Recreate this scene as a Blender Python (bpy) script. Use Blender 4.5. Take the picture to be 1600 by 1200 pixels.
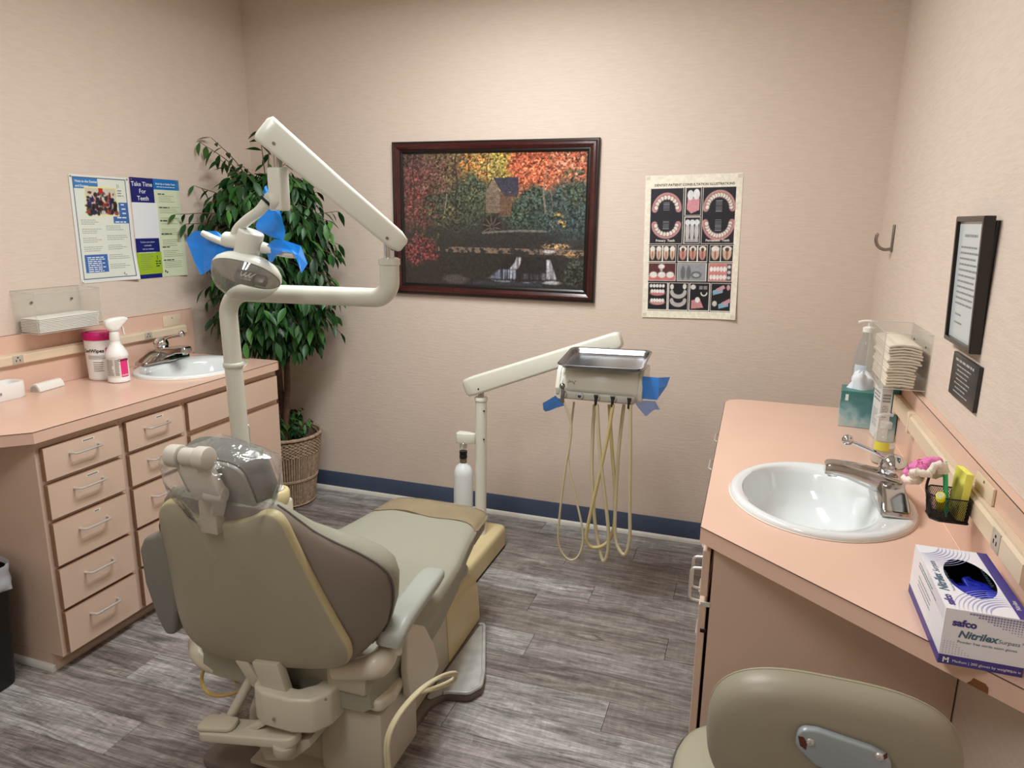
import bpy, bmesh, math, random
import numpy as np
from mathutils import Vector, Matrix

# ---------------------------------------------------------------- scene reset
for o in list(bpy.data.objects):
    bpy.data.objects.remove(o, do_unlink=True)
SC = bpy.context.scene
COL = SC.collection
R_ = math.radians
PI = math.pi
random.seed(7)
NR = np.random.RandomState(11)

# ---------------------------------------------------------------- camera
# world: left wall x=0, back wall y=0, floor z=0, right wall x=W
W = 3.236
D = 4.70            # room depth
HC = 2.75           # ceiling height
F_PX = 1114.03
CAM = Vector((2.738, -3.4903, 1.5921))
YAW, PITCH, ROLL = .3238, .2261, .0144
_f = Vector((-math.sin(YAW) * math.cos(PITCH), math.cos(YAW) * math.cos(PITCH), -math.sin(PITCH)))
_r = Vector((math.cos(YAW), math.sin(YAW), 0))
_u = _r.cross(_f)
_r, _u = (_r * math.cos(ROLL) + _u * math.sin(ROLL)), (_u * math.cos(ROLL) - _r * math.sin(ROLL))
cd = bpy.data.cameras.new('camera')
cd.sensor_fit = 'HORIZONTAL'
cd.sensor_width = 36.0
cd.lens = F_PX / 1600 * 36.0
cd.clip_start = .02
cam = bpy.data.objects.new('camera', cd)
COL.objects.link(cam)
cam.matrix_world = Matrix(((_r.x, _u.x, -_f.x, CAM.x), (_r.y, _u.y, -_f.y, CAM.y), (_r.z, _u.z, -_f.z, CAM.z), (0, 0, 0, 1)))
SC.camera = cam


def P(px, py, x=None, y=None, z=None):
    """point where the sight line of a photo pixel meets a plane x=, y= or z="""
    d = _f + _r * ((px - 800) / F_PX) + _u * (-(py - 600) / F_PX)
    if x is not None: t = (x - CAM.x) / d.x
    elif y is not None: t = (y - CAM.y) / d.y
    else: t = (z - CAM.z) / d.z
    return CAM + d * t


# ---------------------------------------------------------------- world, lights, exposure
SC.view_settings.view_transform = 'Standard'
SC.view_settings.look = 'None'
SC.view_settings.gamma = 1.0
SC.view_settings.use_curve_mapping = False
SC.view_settings.exposure = -.13
wd = bpy.data.worlds.new('world')
SC.world = wd
wd.use_nodes = True
wd.node_tree.nodes['Background'].inputs[0].default_value = (1.0, .96, .9, 1)
wd.node_tree.nodes['Background'].inputs[1].default_value = .05

SC.cycles.transparent_max_bounces = 24
LIGHT_COL = (.965, 1.0, 1.0)
TUBES = []          # (x, y, length along y, watts)
for fx_, fy_, pw in ((1.70, -1.35, 31.5), (1.60, -3.45, 14)):
    for sx in (-.13, .13):
        TUBES.append((fx_ + sx, fy_, 1.12, pw))
for i, (x, y, ln, pw) in enumerate(TUBES):
    ld = bpy.data.lights.new('tube_light', 'AREA')
    ld.shape = 'RECTANGLE'
    ld.size = .13
    ld.size_y = ln
    ld.energy = pw
    ld.color = LIGHT_COL
    lo = bpy.data.objects.new('tube_light', ld)
    lo.location = (x, y, HC - .035)
    COL.objects.link(lo)


# ---------------------------------------------------------------- materials
def lin(c):
    if isinstance(c, str):
        c = [int(c[i:i + 2], 16) for i in (0, 2, 4)]
    c = [v / 255.0 for v in c[:3]]
    return tuple(v / 12.92 if v <= .04045 else ((v + .055) / 1.055) ** 2.4 for v in c)


MATS = {}


def M(name, col='808080', rough=.5, metal=0.0, var=0.0, vscale=8.0, bump=0.0, bscale=60.0, stretch=(1, 1, 1),
      coat=0.0, emit=None, estr=0.0, trans=0.0, alpha=1.0, ior=1.45, spec=.5, col2=None, detail=4.0):
    if name in MATS: return MATS[name]
    m = bpy.data.materials.new(name)
    m.use_nodes = True
    nt = m.node_tree
    b = nt.nodes['Principled BSDF']
    c = lin(col)
    b.inputs['Base Color'].default_value = (*c, 1)
    b.inputs['Roughness'].default_value = rough
    b.inputs['Metallic'].default_value = metal
    b.inputs['Coat Weight'].default_value = coat
    b.inputs['Coat Roughness'].default_value = .12
    b.inputs['Specular IOR Level'].default_value = spec
    b.inputs['IOR'].default_value = ior
    b.inputs['Transmission Weight'].default_value = trans
    b.inputs['Alpha'].default_value = alpha
    if emit is not None:
        b.inputs['Emission Color'].default_value = (*lin(emit), 1)
        b.inputs['Emission Strength'].default_value = estr
    if var or bump:
        tc = nt.nodes.new('ShaderNodeTexCoord')
        mp = nt.nodes.new('ShaderNodeMapping')
        mp.inputs['Scale'].default_value = stretch
        nt.links.new(tc.outputs['Object'], mp.inputs['Vector'])
    if var:
        n = nt.nodes.new('ShaderNodeTexNoise')
        n.inputs['Scale'].default_value = vscale
        n.inputs['Detail'].default_value = detail
        nt.links.new(mp.outputs[0], n.inputs['Vector'])
        r = nt.nodes.new('ShaderNodeValToRGB')
        r.color_ramp.elements[0].position = .32
        r.color_ramp.elements[1].position = .68
        if col2 is not None:
            c2 = lin(col2)
            lo_, hi_ = c2, c
        else:
            lo_ = tuple(v * (1 - var) for v in c)
            hi_ = tuple(min(1, v * (1 + var)) for v in c)
        r.color_ramp.elements[0].color = (*lo_, 1)
        r.color_ramp.elements[1].color = (*hi_, 1)
        nt.links.new(n.outputs['Fac'], r.inputs[0])
        nt.links.new(r.outputs[0], b.inputs['Base Color'])
    if bump:
        n2 = nt.nodes.new('ShaderNodeTexNoise')
        n2.inputs['Scale'].default_value = bscale
        n2.inputs['Detail'].default_value = 3
        nt.links.new(mp.outputs[0], n2.inputs['Vector'])
        bp = nt.nodes.new('ShaderNodeBump')
        bp.inputs['Strength'].default_value = bump
        bp.inputs['Distance'].default_value = .002
        nt.links.new(n2.outputs['Fac'], bp.inputs['Height'])
        nt.links.new(bp.outputs[0], b.inputs['Normal'])
    MATS[name] = m
    return m


def M_clear(name, tint=(1, 1, 1), gloss=.08, rough=.05, milk=0.0, bump=0.0, bscale=40, frs=1.0):
    """thin clear plastic: transparent, with a fresnel gloss and a little milkiness"""
    m = bpy.data.materials.new(name)
    m.use_nodes = True
    nt = m.node_tree
    nt.nodes.clear()
    out = nt.nodes.new('ShaderNodeOutputMaterial')
    tr = nt.nodes.new('ShaderNodeBsdfTransparent')
    tr.inputs[0].default_value = (*tint, 1)
    gl = nt.nodes.new('ShaderNodeBsdfGlossy')
    gl.inputs['Roughness'].default_value = rough
    mx = nt.nodes.new('ShaderNodeMixShader')
    lw = nt.nodes.new('ShaderNodeLayerWeight')
    lw.inputs[0].default_value = .5
    pw_ = nt.nodes.new('ShaderNodeMath')
    pw_.operation = 'POWER'
    pw_.inputs[1].default_value = 4.0
    nt.links.new(lw.outputs['Facing'], pw_.inputs[0])
    ma = nt.nodes.new('ShaderNodeMath')
    ma.operation = 'MULTIPLY_ADD'
    ma.inputs[1].default_value = .45 * frs
    ma.inputs[2].default_value = gloss * .4
    nt.links.new(pw_.outputs[0], ma.inputs[0])
    nt.links.new(ma.outputs[0], mx.inputs[0])
    nt.links.new(tr.outputs[0], mx.inputs[1])
    nt.links.new(gl.outputs[0], mx.inputs[2])
    last = mx
    if milk:
        df = nt.nodes.new('ShaderNodeBsdfDiffuse')
        df.inputs[0].default_value = (.85, .86, .86, 1)
        m2 = nt.nodes.new('ShaderNodeMixShader')
        m2.inputs[0].default_value = milk
        nt.links.new(mx.outputs[0], m2.inputs[1])
        nt.links.new(df.outputs[0], m2.inputs[2])
        last = m2
    if bump:
        tc = nt.nodes.new('ShaderNodeTexCoord')
        n2 = nt.nodes.new('ShaderNodeTexNoise')
        n2.inputs['Scale'].default_value = bscale
        n2.inputs['Detail'].default_value = 3
        nt.links.new(tc.outputs['Object'], n2.inputs['Vector'])
        bp = nt.nodes.new('ShaderNodeBump')
        bp.inputs['Strength'].default_value = bump
        bp.inputs['Distance'].default_value = .01
        nt.links.new(n2.outputs['Fac'], bp.inputs['Height'])
        nt.links.new(bp.outputs[0], gl.inputs['Normal'])
        nt.links.new(bp.outputs[0], lw.inputs['Normal'])
    nt.links.new(last.outputs[0], out.inputs[0])
    MATS[name] = m
    return m


def M_print(name, rough=.35, coat=0.0):
    """flat print: colours come from the sheet's colour attribute"""
    m = bpy.data.materials.new(name)
    m.use_nodes = True
    nt = m.node_tree
    b = nt.nodes['Principled BSDF']
    a = nt.nodes.new('ShaderNodeVertexColor')
    a.layer_name = 'print'
    nt.links.new(a.outputs[0], b.inputs['Base Color'])
    b.inputs['Roughness'].default_value = rough
    b.inputs['Coat Weight'].default_value = coat
    b.inputs['Coat Roughness'].default_value = .05
    MATS[name] = m
    return m


# ---------------------------------------------------------------- geometry helpers: a geom is (verts, faces)
def J(*gs):
    V, Fc = [], []
    for g in gs:
        n = len(V)
        V += [Vector(v) for v in g[0]]
        Fc += [tuple(i + n for i in f) for f in g[1]]
    return V, Fc


def T(g, m):
    return [m @ Vector(v) for v in g[0]], g[1]


def Tr(x, y, z): return Matrix.Translation((x, y, z))


def Rz(a): return Matrix.Rotation(a, 4, 'Z')


def Rx(a): return Matrix.Rotation(a, 4, 'X')


def Ry(a): return Matrix.Rotation(a, 4, 'Y')


def Sc(x, y, z): return Matrix.Diagonal((x, y, z, 1))


def frame(o, ux, uy, uz):
    """matrix with given axes"""
    m = Matrix.Identity(4)
    for i, a in enumerate((ux, uy, uz)):
        for k in range(3): m[k][i] = a[k]
    for k in range(3): m[k][3] = o[k]
    return m


def frm_bm(bm):
    bm.verts.ensure_lookup_table()
    bm.verts.index_update()
    V = [v.co.copy() for v in bm.verts]
    Fc = [tuple(v.index for v in f.verts) for f in bm.faces]
    bm.free()
    return V, Fc


def to_bm(g):
    bm = bmesh.new()
    vs = [bm.verts.new(v) for v in g[0]]
    for f in g[1]:
        try: bm.faces.new([vs[i] for i in f])
        except ValueError: pass
    return bm


def box(x0, x1, y0, y1, z0, z1):
    V = [Vector((x, y, z)) for z in (z0, z1) for y in (y0, y1) for x in (x0, x1)]
    return V, [(0, 2, 3, 1), (4, 5, 7, 6), (0, 1, 5, 4), (1, 3, 7, 5), (3, 2, 6, 7), (2, 0, 4, 6)]


def bev(g, w, seg=2, ang=35):
    bm = to_bm(g)
    bmesh.ops.recalc_face_normals(bm, faces=bm.faces)
    ed = [e for e in bm.edges if len(e.link_faces) == 2 and e.calc_face_angle(0) > R_(ang)]
    bmesh.ops.bevel(bm, geom=ed, offset=w, segments=seg, affect='EDGES', profile=.5, clamp_overlap=True)
    return frm_bm(bm)


def rbox(x0, x1, y0, y1, z0, z1, r=.005, seg=2):
    return bev(box(x0, x1, y0, y1, z0, z1), r, seg)


def extr(poly, z0, z1):
    """polygon in xy extruded in z"""
    n = len(poly)
    V = [Vector((p[0], p[1], z0)) for p in poly] + [Vector((p[0], p[1], z1)) for p in poly]
    Fc = [tuple(range(n - 1, -1, -1)), tuple(range(n, 2 * n))]
    Fc += [(i, (i + 1) % n, n + (i + 1) % n, n + i) for i in range(n)]
    return V, Fc


def roundpoly(poly, radii, seg=6):
    """round the corners of a 2D polygon"""
    out = []
    n = len(poly)
    if not hasattr(radii, '__len__'): radii = [radii] * n
    for i in range(n):
        p = Vector(poly[i]).to_2d(); a = Vector(poly[i - 1]).to_2d(); b = Vector(poly[(i + 1) % n]).to_2d()
        r = radii[i]
        if r <= 0:
            out.append((p.x, p.y)); continue
        da = (a - p).normalized(); db = (b - p).normalized()
        h = max(1e-4, math.acos(max(-1, min(1, da.dot(db)))) / 2)
        t = min(r / math.tan(h), (a - p).length * .49, (b - p).length * .49)
        p0 = p + da * t; p1 = p + db * t
        for k in range(seg + 1):
            s = k / seg
            q = p0 * (1 - s) ** 2 + p * 2 * s * (1 - s) * .0 + p1 * s ** 2
            # circular-like blend: rational quadratic
            w = math.sin(h)
            den = (1 - s) ** 2 + 2 * w * s * (1 - s) + s ** 2
            q = (p0 * (1 - s) ** 2 + p * 2 * w * s * (1 - s) + p1 * s ** 2) / den
            out.append((q.x, q.y))
    return out


def loft(rings, caps=True, closed=True):
    n = len(rings[0])
    V = [Vector(v) for r in rings for v in r]
    Fc = []
    m = n if closed else n - 1
    for k in range(len(rings) - 1):
        for i in range(m):
            a = k * n + i; b = k * n + (i + 1) % n
            Fc.append((a, b, b + n, a + n))
    if caps and closed:
        Fc.append(tuple(range(n - 1, -1, -1)))
        Fc.append(tuple(range((len(rings) - 1) * n, len(rings) * n)))
    return V, Fc


def lathe(prof, n=24, a0=0.0, a1=2 * PI):
    """profile [(r, z)...]; closed turn; ends are capped if r>0"""
    rings = []
    for r, z in prof:
        rings.append([Vector((max(r, 1e-4) * math.cos(2 * PI * i / n), max(r, 1e-4) * math.sin(2 * PI * i / n), z)) for i in range(n)])
    return loft(rings)


def axis_mat(p0, p1):
    p0 = Vector(p0); d = (Vector(p1) - p0)
    q = d.to_track_quat('Z', 'Y')
    return Matrix.Translation(p0) @ q.to_matrix().to_4x4()


def cyl(p0, p1, r0, r1=None, n=20, bevel=0.0):
    if r1 is None: r1 = r0
    L = (Vector(p1) - Vector(p0)).length
    if bevel:
        pr_ = [(r0 - bevel, 0), (r0 - bevel * .3, bevel * .3), (r0, bevel), (r1, L - bevel), (r1 - bevel * .3, L - bevel * .3), (r1 - bevel, L)]
    else:
        pr_ = [(r0, 0), (r1, L)]
    return T(lathe(pr_, n), axis_mat(p0, p1))


def sphere(c, r, n=16, sx=1, sy=1, sz=1):
    prof = [(r * math.sin(PI * k / (n // 2)), -r * math.cos(PI * k / (n // 2))) for k in range(n // 2 + 1)]
    return T(lathe(prof, n), Tr(*c) @ Sc(sx, sy, sz))


def smooth_path(pts, sub=6):
    """Catmull-Rom through points"""
    pts = [Vector(p) for p in pts]
    if len(pts) < 3: return pts
    out = []
    ext = [pts[0] * 2 - pts[1]] + pts + [pts[-1] * 2 - pts[-2]]
    for i in range(1, len(ext) - 2):
        p0, p1, p2, p3 = ext[i - 1:i + 3]
        for k in range(sub):
            t = k / sub
            out.append(.5 * ((2 * p1) + (p2 - p0) * t + (2 * p0 - 5 * p1 + 4 * p2 - p3) * t * t + (-p0 + 3 * p1 - 3 * p2 + p3) * t ** 3))
    out.append(pts[-1])
    return out


def bend_path(pts, rad, seg=8):
    """polyline with rounded bends"""
    pts = [Vector(p) for p in pts]
    out = [pts[0]]
    for i in range(1, len(pts) - 1):
        p = pts[i]; da = (pts[i - 1] - p); db = (pts[i + 1] - p)
        la, lb = da.length, db.length
        da.normalize(); db.normalize()
        h = math.acos(max(-1, min(1, da.dot(db)))) / 2
        t = min(rad / math.tan(h), la * .49, lb * .49)
        p0 = p + da * t; p1 = p + db * t; w = math.sin(h)
        for k in range(seg + 1):
            s = k / seg
            den = (1 - s) ** 2 + 2 * w * s * (1 - s) + s ** 2
            out.append((p0 * (1 - s) ** 2 + p * 2 * w * s * (1 - s) + p1 * s ** 2) / den)
    out.append(pts[-1])
    return out


def sweep(path, sec, caps=True, up=None, scale=None):
    """sweep a 2D section (list of (a,b)) along a path, parallel-transport frame"""
    path = [Vector(p) for p in path]
    n = len(path)
    tans = []
    for i in range(n):
        d = path[min(i + 1, n - 1)] - path[max(i - 1, 0)]
        tans.append(d.normalized())
    t0 = tans[0]
    ref = Vector(up) if up is not None else (Vector((0, 0, 1)) if abs(t0.z) < .9 else Vector((1, 0, 0)))
    nrm = (ref - t0 * ref.dot(t0)).normalized()
    rings = []
    for i in range(n):
        t = tans[i]
        if i:
            nrm = (nrm - t * nrm.dot(t))
            nrm = nrm.normalized() if nrm.length > 1e-6 else t.orthogonal().normalized()
        bn = t.cross(nrm)
        k = scale[i] if scale is not None else 1.0
        rings.append([path[i] + (bn * a + nrm * b) * k for a, b in sec])
    return loft(rings, caps)


def circ(r, n=12, ry=None):
    ry = r if ry is None else ry
    return [(r * math.cos(2 * PI * i / n), ry * math.sin(2 * PI * i / n)) for i in range(n)]


def tube(path, r, n=12, scale=None): return sweep(path, circ(r, n), scale=scale)


def rrect(w, h, r, seg=4):
    return roundpoly([(-w / 2, -h / 2), (w / 2, -h / 2), (w / 2, h / 2), (-w / 2, h / 2)], r, seg)


def supell(a, b, p, n=32):
    out = []
    for i in range(n):
        t = 2 * PI * i / n
        c, s = math.cos(t), math.sin(t)
        out.append((a * math.copysign(abs(c) ** (2 / p), c), b * math.copysign(abs(s) ** (2 / p), s)))
    return out


# ---------------------------------------------------------------- objects
def root_loc(o):
    return Vector(o['_base']) if o is not None and '_base' in o else Vector((0, 0, 0))


BASE = {}


def base_of(o):
    return BASE.get(o.name, Vector((0, 0, 0))) if o is not None else Vector((0, 0, 0))


def tag(o, label=None, cat=None, group=None, kind=None):
    if label: o['label'] = label
    if cat: o['category'] = cat
    if group: o['group'] = group
    if kind: o['kind'] = kind
    return o


def thing(name, loc, label, cat, group=None):
    o = bpy.data.objects.new(name, None)
    o.empty_display_size = .05
    o.location = loc
    COL.objects.link(o)
    BASE[o.name] = Vector(loc)
    return tag(o, label, cat, group)


def ob(name, g, mat, parent=None, label=None, cat=None, group=None, kind=None, smooth=35, loc=None, mats=None, fmat=None):
    """geometry g is in world coordinates; parent chain is translation only"""
    b = base_of(parent) if parent is not None else (Vector(loc) if loc is not None else Vector((0, 0, 0)))
    me = bpy.data.meshes.new(name)
    me.from_pydata([tuple(Vector(v) - b) for v in g[0]], [], g[1])
    if mats:
        for m in mats: me.materials.append(m)
        if fmat is not None: me.polygons.foreach_set('material_index', fmat)
    else:
        me.materials.append(mat)
    bm = bmesh.new(); bm.from_mesh(me)
    bmesh.ops.recalc_face_normals(bm, faces=bm.faces)
    bm.to_mesh(me); bm.free()
    if smooth:
        me.polygons.foreach_set('use_smooth', [True] * len(me.polygons))
        me.set_sharp_from_angle(angle=R_(smooth))
    me.update()
    o = bpy.data.objects.new(name, me)
    COL.objects.link(o)
    if parent is not None:
        o.parent = parent
    elif loc is not None:
        o.location = loc
    BASE[o.name] = b
    return tag(o, label, cat, group, kind)


def clone(root, loc, label=None, group=None):
    c = root.copy(); COL.objects.link(c); c.location = loc
    BASE[c.name] = Vector(loc)
    if label: c['label'] = label
    if group: c['group'] = group
    def rec(src, dst):
        for ch in list(src.children):
            k = ch.copy(); COL.objects.link(k); k.parent = dst
            rec(ch, k)
    rec(root, c)
    return c


def textgeom(s, size=.02, align='LEFT', bold=0.0, shear=0.0, spacing=1.0):
    cu = bpy.data.curves.new('t', 'FONT')
    cu.body = s
    cu.size = size
    cu.align_x = align
    cu.offset = bold
    cu.shear = shear
    cu.space_character = spacing
    cu.resolution_u = 3
    o = bpy.data.objects.new('t', cu)
    COL.objects.link(o)
    dg = bpy.context.evaluated_depsgraph_get()
    me = bpy.data.meshes.new_from_object(o.evaluated_get(dg))
    V = [v.co.copy() for v in me.vertices]
    Fc = [tuple(p.vertices) for p in me.polygons]
    bpy.data.objects.remove(o, do_unlink=True)
    bpy.data.curves.remove(cu)
    bpy.data.meshes.remove(me)
    return V, Fc


class Sheet:
    """a flat printed surface: origin (lower left), unit axes u, v, normal n; curl(u,v) lifts it"""
    def __init__(s, o, u, v, w, h, curl=None):
        s.o = Vector(o); s.u = Vector(u).normalized(); s.v = Vector(v).normalized(); s.n = s.u.cross(s.v).normalized()
        s.w = w; s.h = h; s.curl = curl

    def pt(s, a, b, off=0.0):
        c = s.curl(a / s.w, b / s.h) if s.curl else 0.0
        return s.o + s.u * a + s.v * b + s.n * (off + c)

    def map(s, g, a, b, off=.0004):
        return [s.pt(v[0] + a, v[1] + b, off + v[2]) for v in g[0]], g[1]

    def text(s, t, a, b, size, align='LEFT', bold=0.0, off=.0005, shear=0.0, spacing=1.0):
        return s.map(textgeom(t, size, align, bold, shear, spacing), a, b, off)

    def rect(s, a0, b0, a1, b1, off=.0004, r=0.0, div=1):
        if r:
            p = roundpoly([(a0, b0), (a1, b0), (a1, b1), (a0, b1)], r, 4)
            return [s.pt(x, y, off) for x, y in p], [tuple(range(len(p)))]
        return [s.pt(a0, b0, off), s.pt(a1, b0, off), s.pt(a1, b1, off), s.pt(a0, b1, off)], [(0, 1, 2, 3)]

    def lines(s, a0, a1, b_top, n, pitch, th, rag=.25, off=.0005, seed=1):
        rr = random.Random(seed)
        gs = []
        for i in range(n):
            b = b_top - i * pitch
            e = a1 - (a1 - a0) * rag * rr.random()
            x = a0
            while x < e - th:          # words
                wl = min(e - x, th * rr.uniform(2.0, 6.5))
                gs.append(s.rect(x, b - th, x + wl, b, off))
                x += wl + th * .9
        return J(*gs) if gs else ([], [])


def painted(sheet, img, mat, parent, name='print', thick=0.0, **kw):
    """grid mesh whose vertices carry the colours of img[rows, cols, 3] (sRGB 0..1, row 0 on top)"""
    h, w = img.shape[:2]
    me = bpy.data.meshes.new(name)
    b = base_of(parent)
    us = np.linspace(0, sheet.w, w); vs = np.linspace(sheet.h, 0, h)
    V = np.empty((h, w, 3))
    for j in range(h):
        for k in range(3):
            V[j, :, k] = sheet.o[k] + sheet.u[k] * us + sheet.v[k] * vs[j] - b[k]
    if sheet.curl:
        C = np.array([[sheet.curl(a / sheet.w, c / sheet.h) for a in us] for c in vs])
        for k in range(3): V[:, :, k] += sheet.n[k] * C
    idx = np.arange(h * w).reshape(h, w)
    Fq = np.stack([idx[1:, :-1], idx[1:, 1:], idx[:-1, 1:], idx[:-1, :-1]], -1).reshape(-1, 4)
    me.vertices.add(h * w); me.vertices.foreach_set('co', V.reshape(-1))
    nf = len(Fq)
    me.loops.add(nf * 4); me.loops.foreach_set('vertex_index', Fq.reshape(-1).astype(np.int32))
    me.polygons.add(nf); me.polygons.foreach_set('loop_start', np.arange(0, nf * 4, 4, dtype=np.int32))
    me.update(calc_edges=True)
    ca = me.color_attributes.new('print', 'FLOAT_COLOR', 'POINT')
    c = np.clip(img, 0, 1)
    l = np.where(c <= .04045, c / 12.92, ((c + .055) / 1.055) ** 2.4)
    rgba = np.ones((h * w, 4), np.float32); rgba[:, :3] = l.reshape(-1, 3)
    ca.data.foreach_set('color', rgba.reshape(-1))
    me.materials.append(mat)
    o = bpy.data.objects.new(name, me)
    COL.objects.link(o)
    if parent is not None: o.parent = parent
    BASE[o.name] = b
    return tag(o, **kw) if kw else o

# ================================================================ SETTING
def M_wall():
    m = M('wallpaper', 'dbcabc', rough=.75, spec=.25)
    nt = m.node_tree; b = nt.nodes['Principled BSDF']
    tc = nt.nodes.new('ShaderNodeTexCoord')
    geo = nt.nodes.new('ShaderNodeNewGeometry')
    mp = nt.nodes.new('ShaderNodeMapping')
    mp.inputs['Scale'].default_value = (14, 14, 120)
    nt.links.new(tc.outputs['Object'], mp.inputs['Vector'])
    n = nt.nodes.new('ShaderNodeTexNoise'); n.inputs['Scale'].default_value = 1.0; n.inputs['Detail'].default_value = 4
    nt.links.new(mp.outputs[0], n.inputs['Vector'])
    mp2 = nt.nodes.new('ShaderNodeMapping'); mp2.inputs['Scale'].default_value = (90, 90, 260)
    nt.links.new(tc.outputs['Object'], mp2.inputs['Vector'])
    n3 = nt.nodes.new('ShaderNodeTexNoise'); n3.inputs['Scale'].default_value = 1.0; n3.inputs['Detail'].default_value = 2
    nt.links.new(mp2.outputs[0], n3.inputs['Vector'])
    add = nt.nodes.new('ShaderNodeMath'); add.operation = 'ADD'
    nt.links.new(n.outputs['Fac'], add.inputs[0]); nt.links.new(n3.outputs['Fac'], add.inputs[1])
    bp = nt.nodes.new('ShaderNodeBump'); bp.inputs['Strength'].default_value = .35; bp.inputs['Distance'].default_value = .0022
    nt.links.new(add.outputs[0], bp.inputs['Height']); nt.links.new(bp.outputs[0], b.inputs['Normal'])
    r = nt.nodes.new('ShaderNodeValToRGB')
    r.color_ramp.elements[0].position = .38; r.color_ramp.elements[1].position = .62
    c = lin('dbcabc')
    r.color_ramp.elements[0].color = (c[0] * .955, c[1] * .95, c[2] * .945, 1)
    r.color_ramp.elements[1].color = (*c, 1)
    nt.links.new(n.outputs['Fac'], r.inputs[0]); nt.links.new(r.outputs[0], b.inputs['Base Color'])
    return m


M_WALL = M_wall()
M_CEIL = M('ceiling_paint', 'e9e6df', .9, bump=.4, bscale=120)
M_BLUE = M('blue_vinyl', '49566e', .4, var=.06, vscale=5)
M_WTRIM = M('white_trim', 'd9d5cc', .45, var=.05, vscale=20)


def struct(name, g, mat, parent=None):
    return ob(name, g, mat, parent, kind='structure', smooth=30)


struct('wall_back', box(-.1, W + .1, 0, .1, 0, HC), M_WALL)
struct('wall_left', box(-.1, 0, -D, 0, 0, HC), M_WALL)
struct('wall_right', box(W, W + .1, -D, 0, 0, HC), M_WALL)
struct('wall_front', box(-.1, W + .1, -D - .1, -D, 0, HC), M_WALL)
struct('ceiling', box(-.1, W + .1, -D - .1, .1, HC, HC + .1), M_CEIL)
struct('baseboard_back', rbox(0, W, -.006, 0, .02, .1137, .0015), M_BLUE)


def quarter(p0, p1, nrm, r=.017, h=.0245):
    """quarter-round shoe moulding along p0-p1 on the floor, bulging towards nrm"""
    p0, p1, nrm = Vector(p0), Vector(p1), Vector(nrm)
    sec = [(0, 0)] + [(r * math.cos(a), h * math.sin(a)) for a in [R_(v) for v in (0, 22, 45, 67, 90)]]
    r0 = [p0 + nrm * a + Vector((0, 0, b)) for a, b in sec]
    r1 = [p1 + nrm * a + Vector((0, 0, b)) for a, b in sec]
    return loft([r0, r1])


struct('trim_1', quarter((0, 0, 0), (W, 0, 0), (0, -1, 0)), M_WTRIM)
for nm, x0, x1, ya, yb in (('baseboard_left', 0, .006, -.585, 0), ('baseboard_right', W - .006, W, -.56, -.006), ('baseboard_left_near', 0, .006, -D, -1.9),
                           ('baseboard_right_near', W - .006, W, -D, -1.9)):
    struct(nm, rbox(x0, x1, ya, yb - (.006 if x0 == 0 and yb == 0 else 0), .02, .1137, .0015), M_BLUE)


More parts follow.
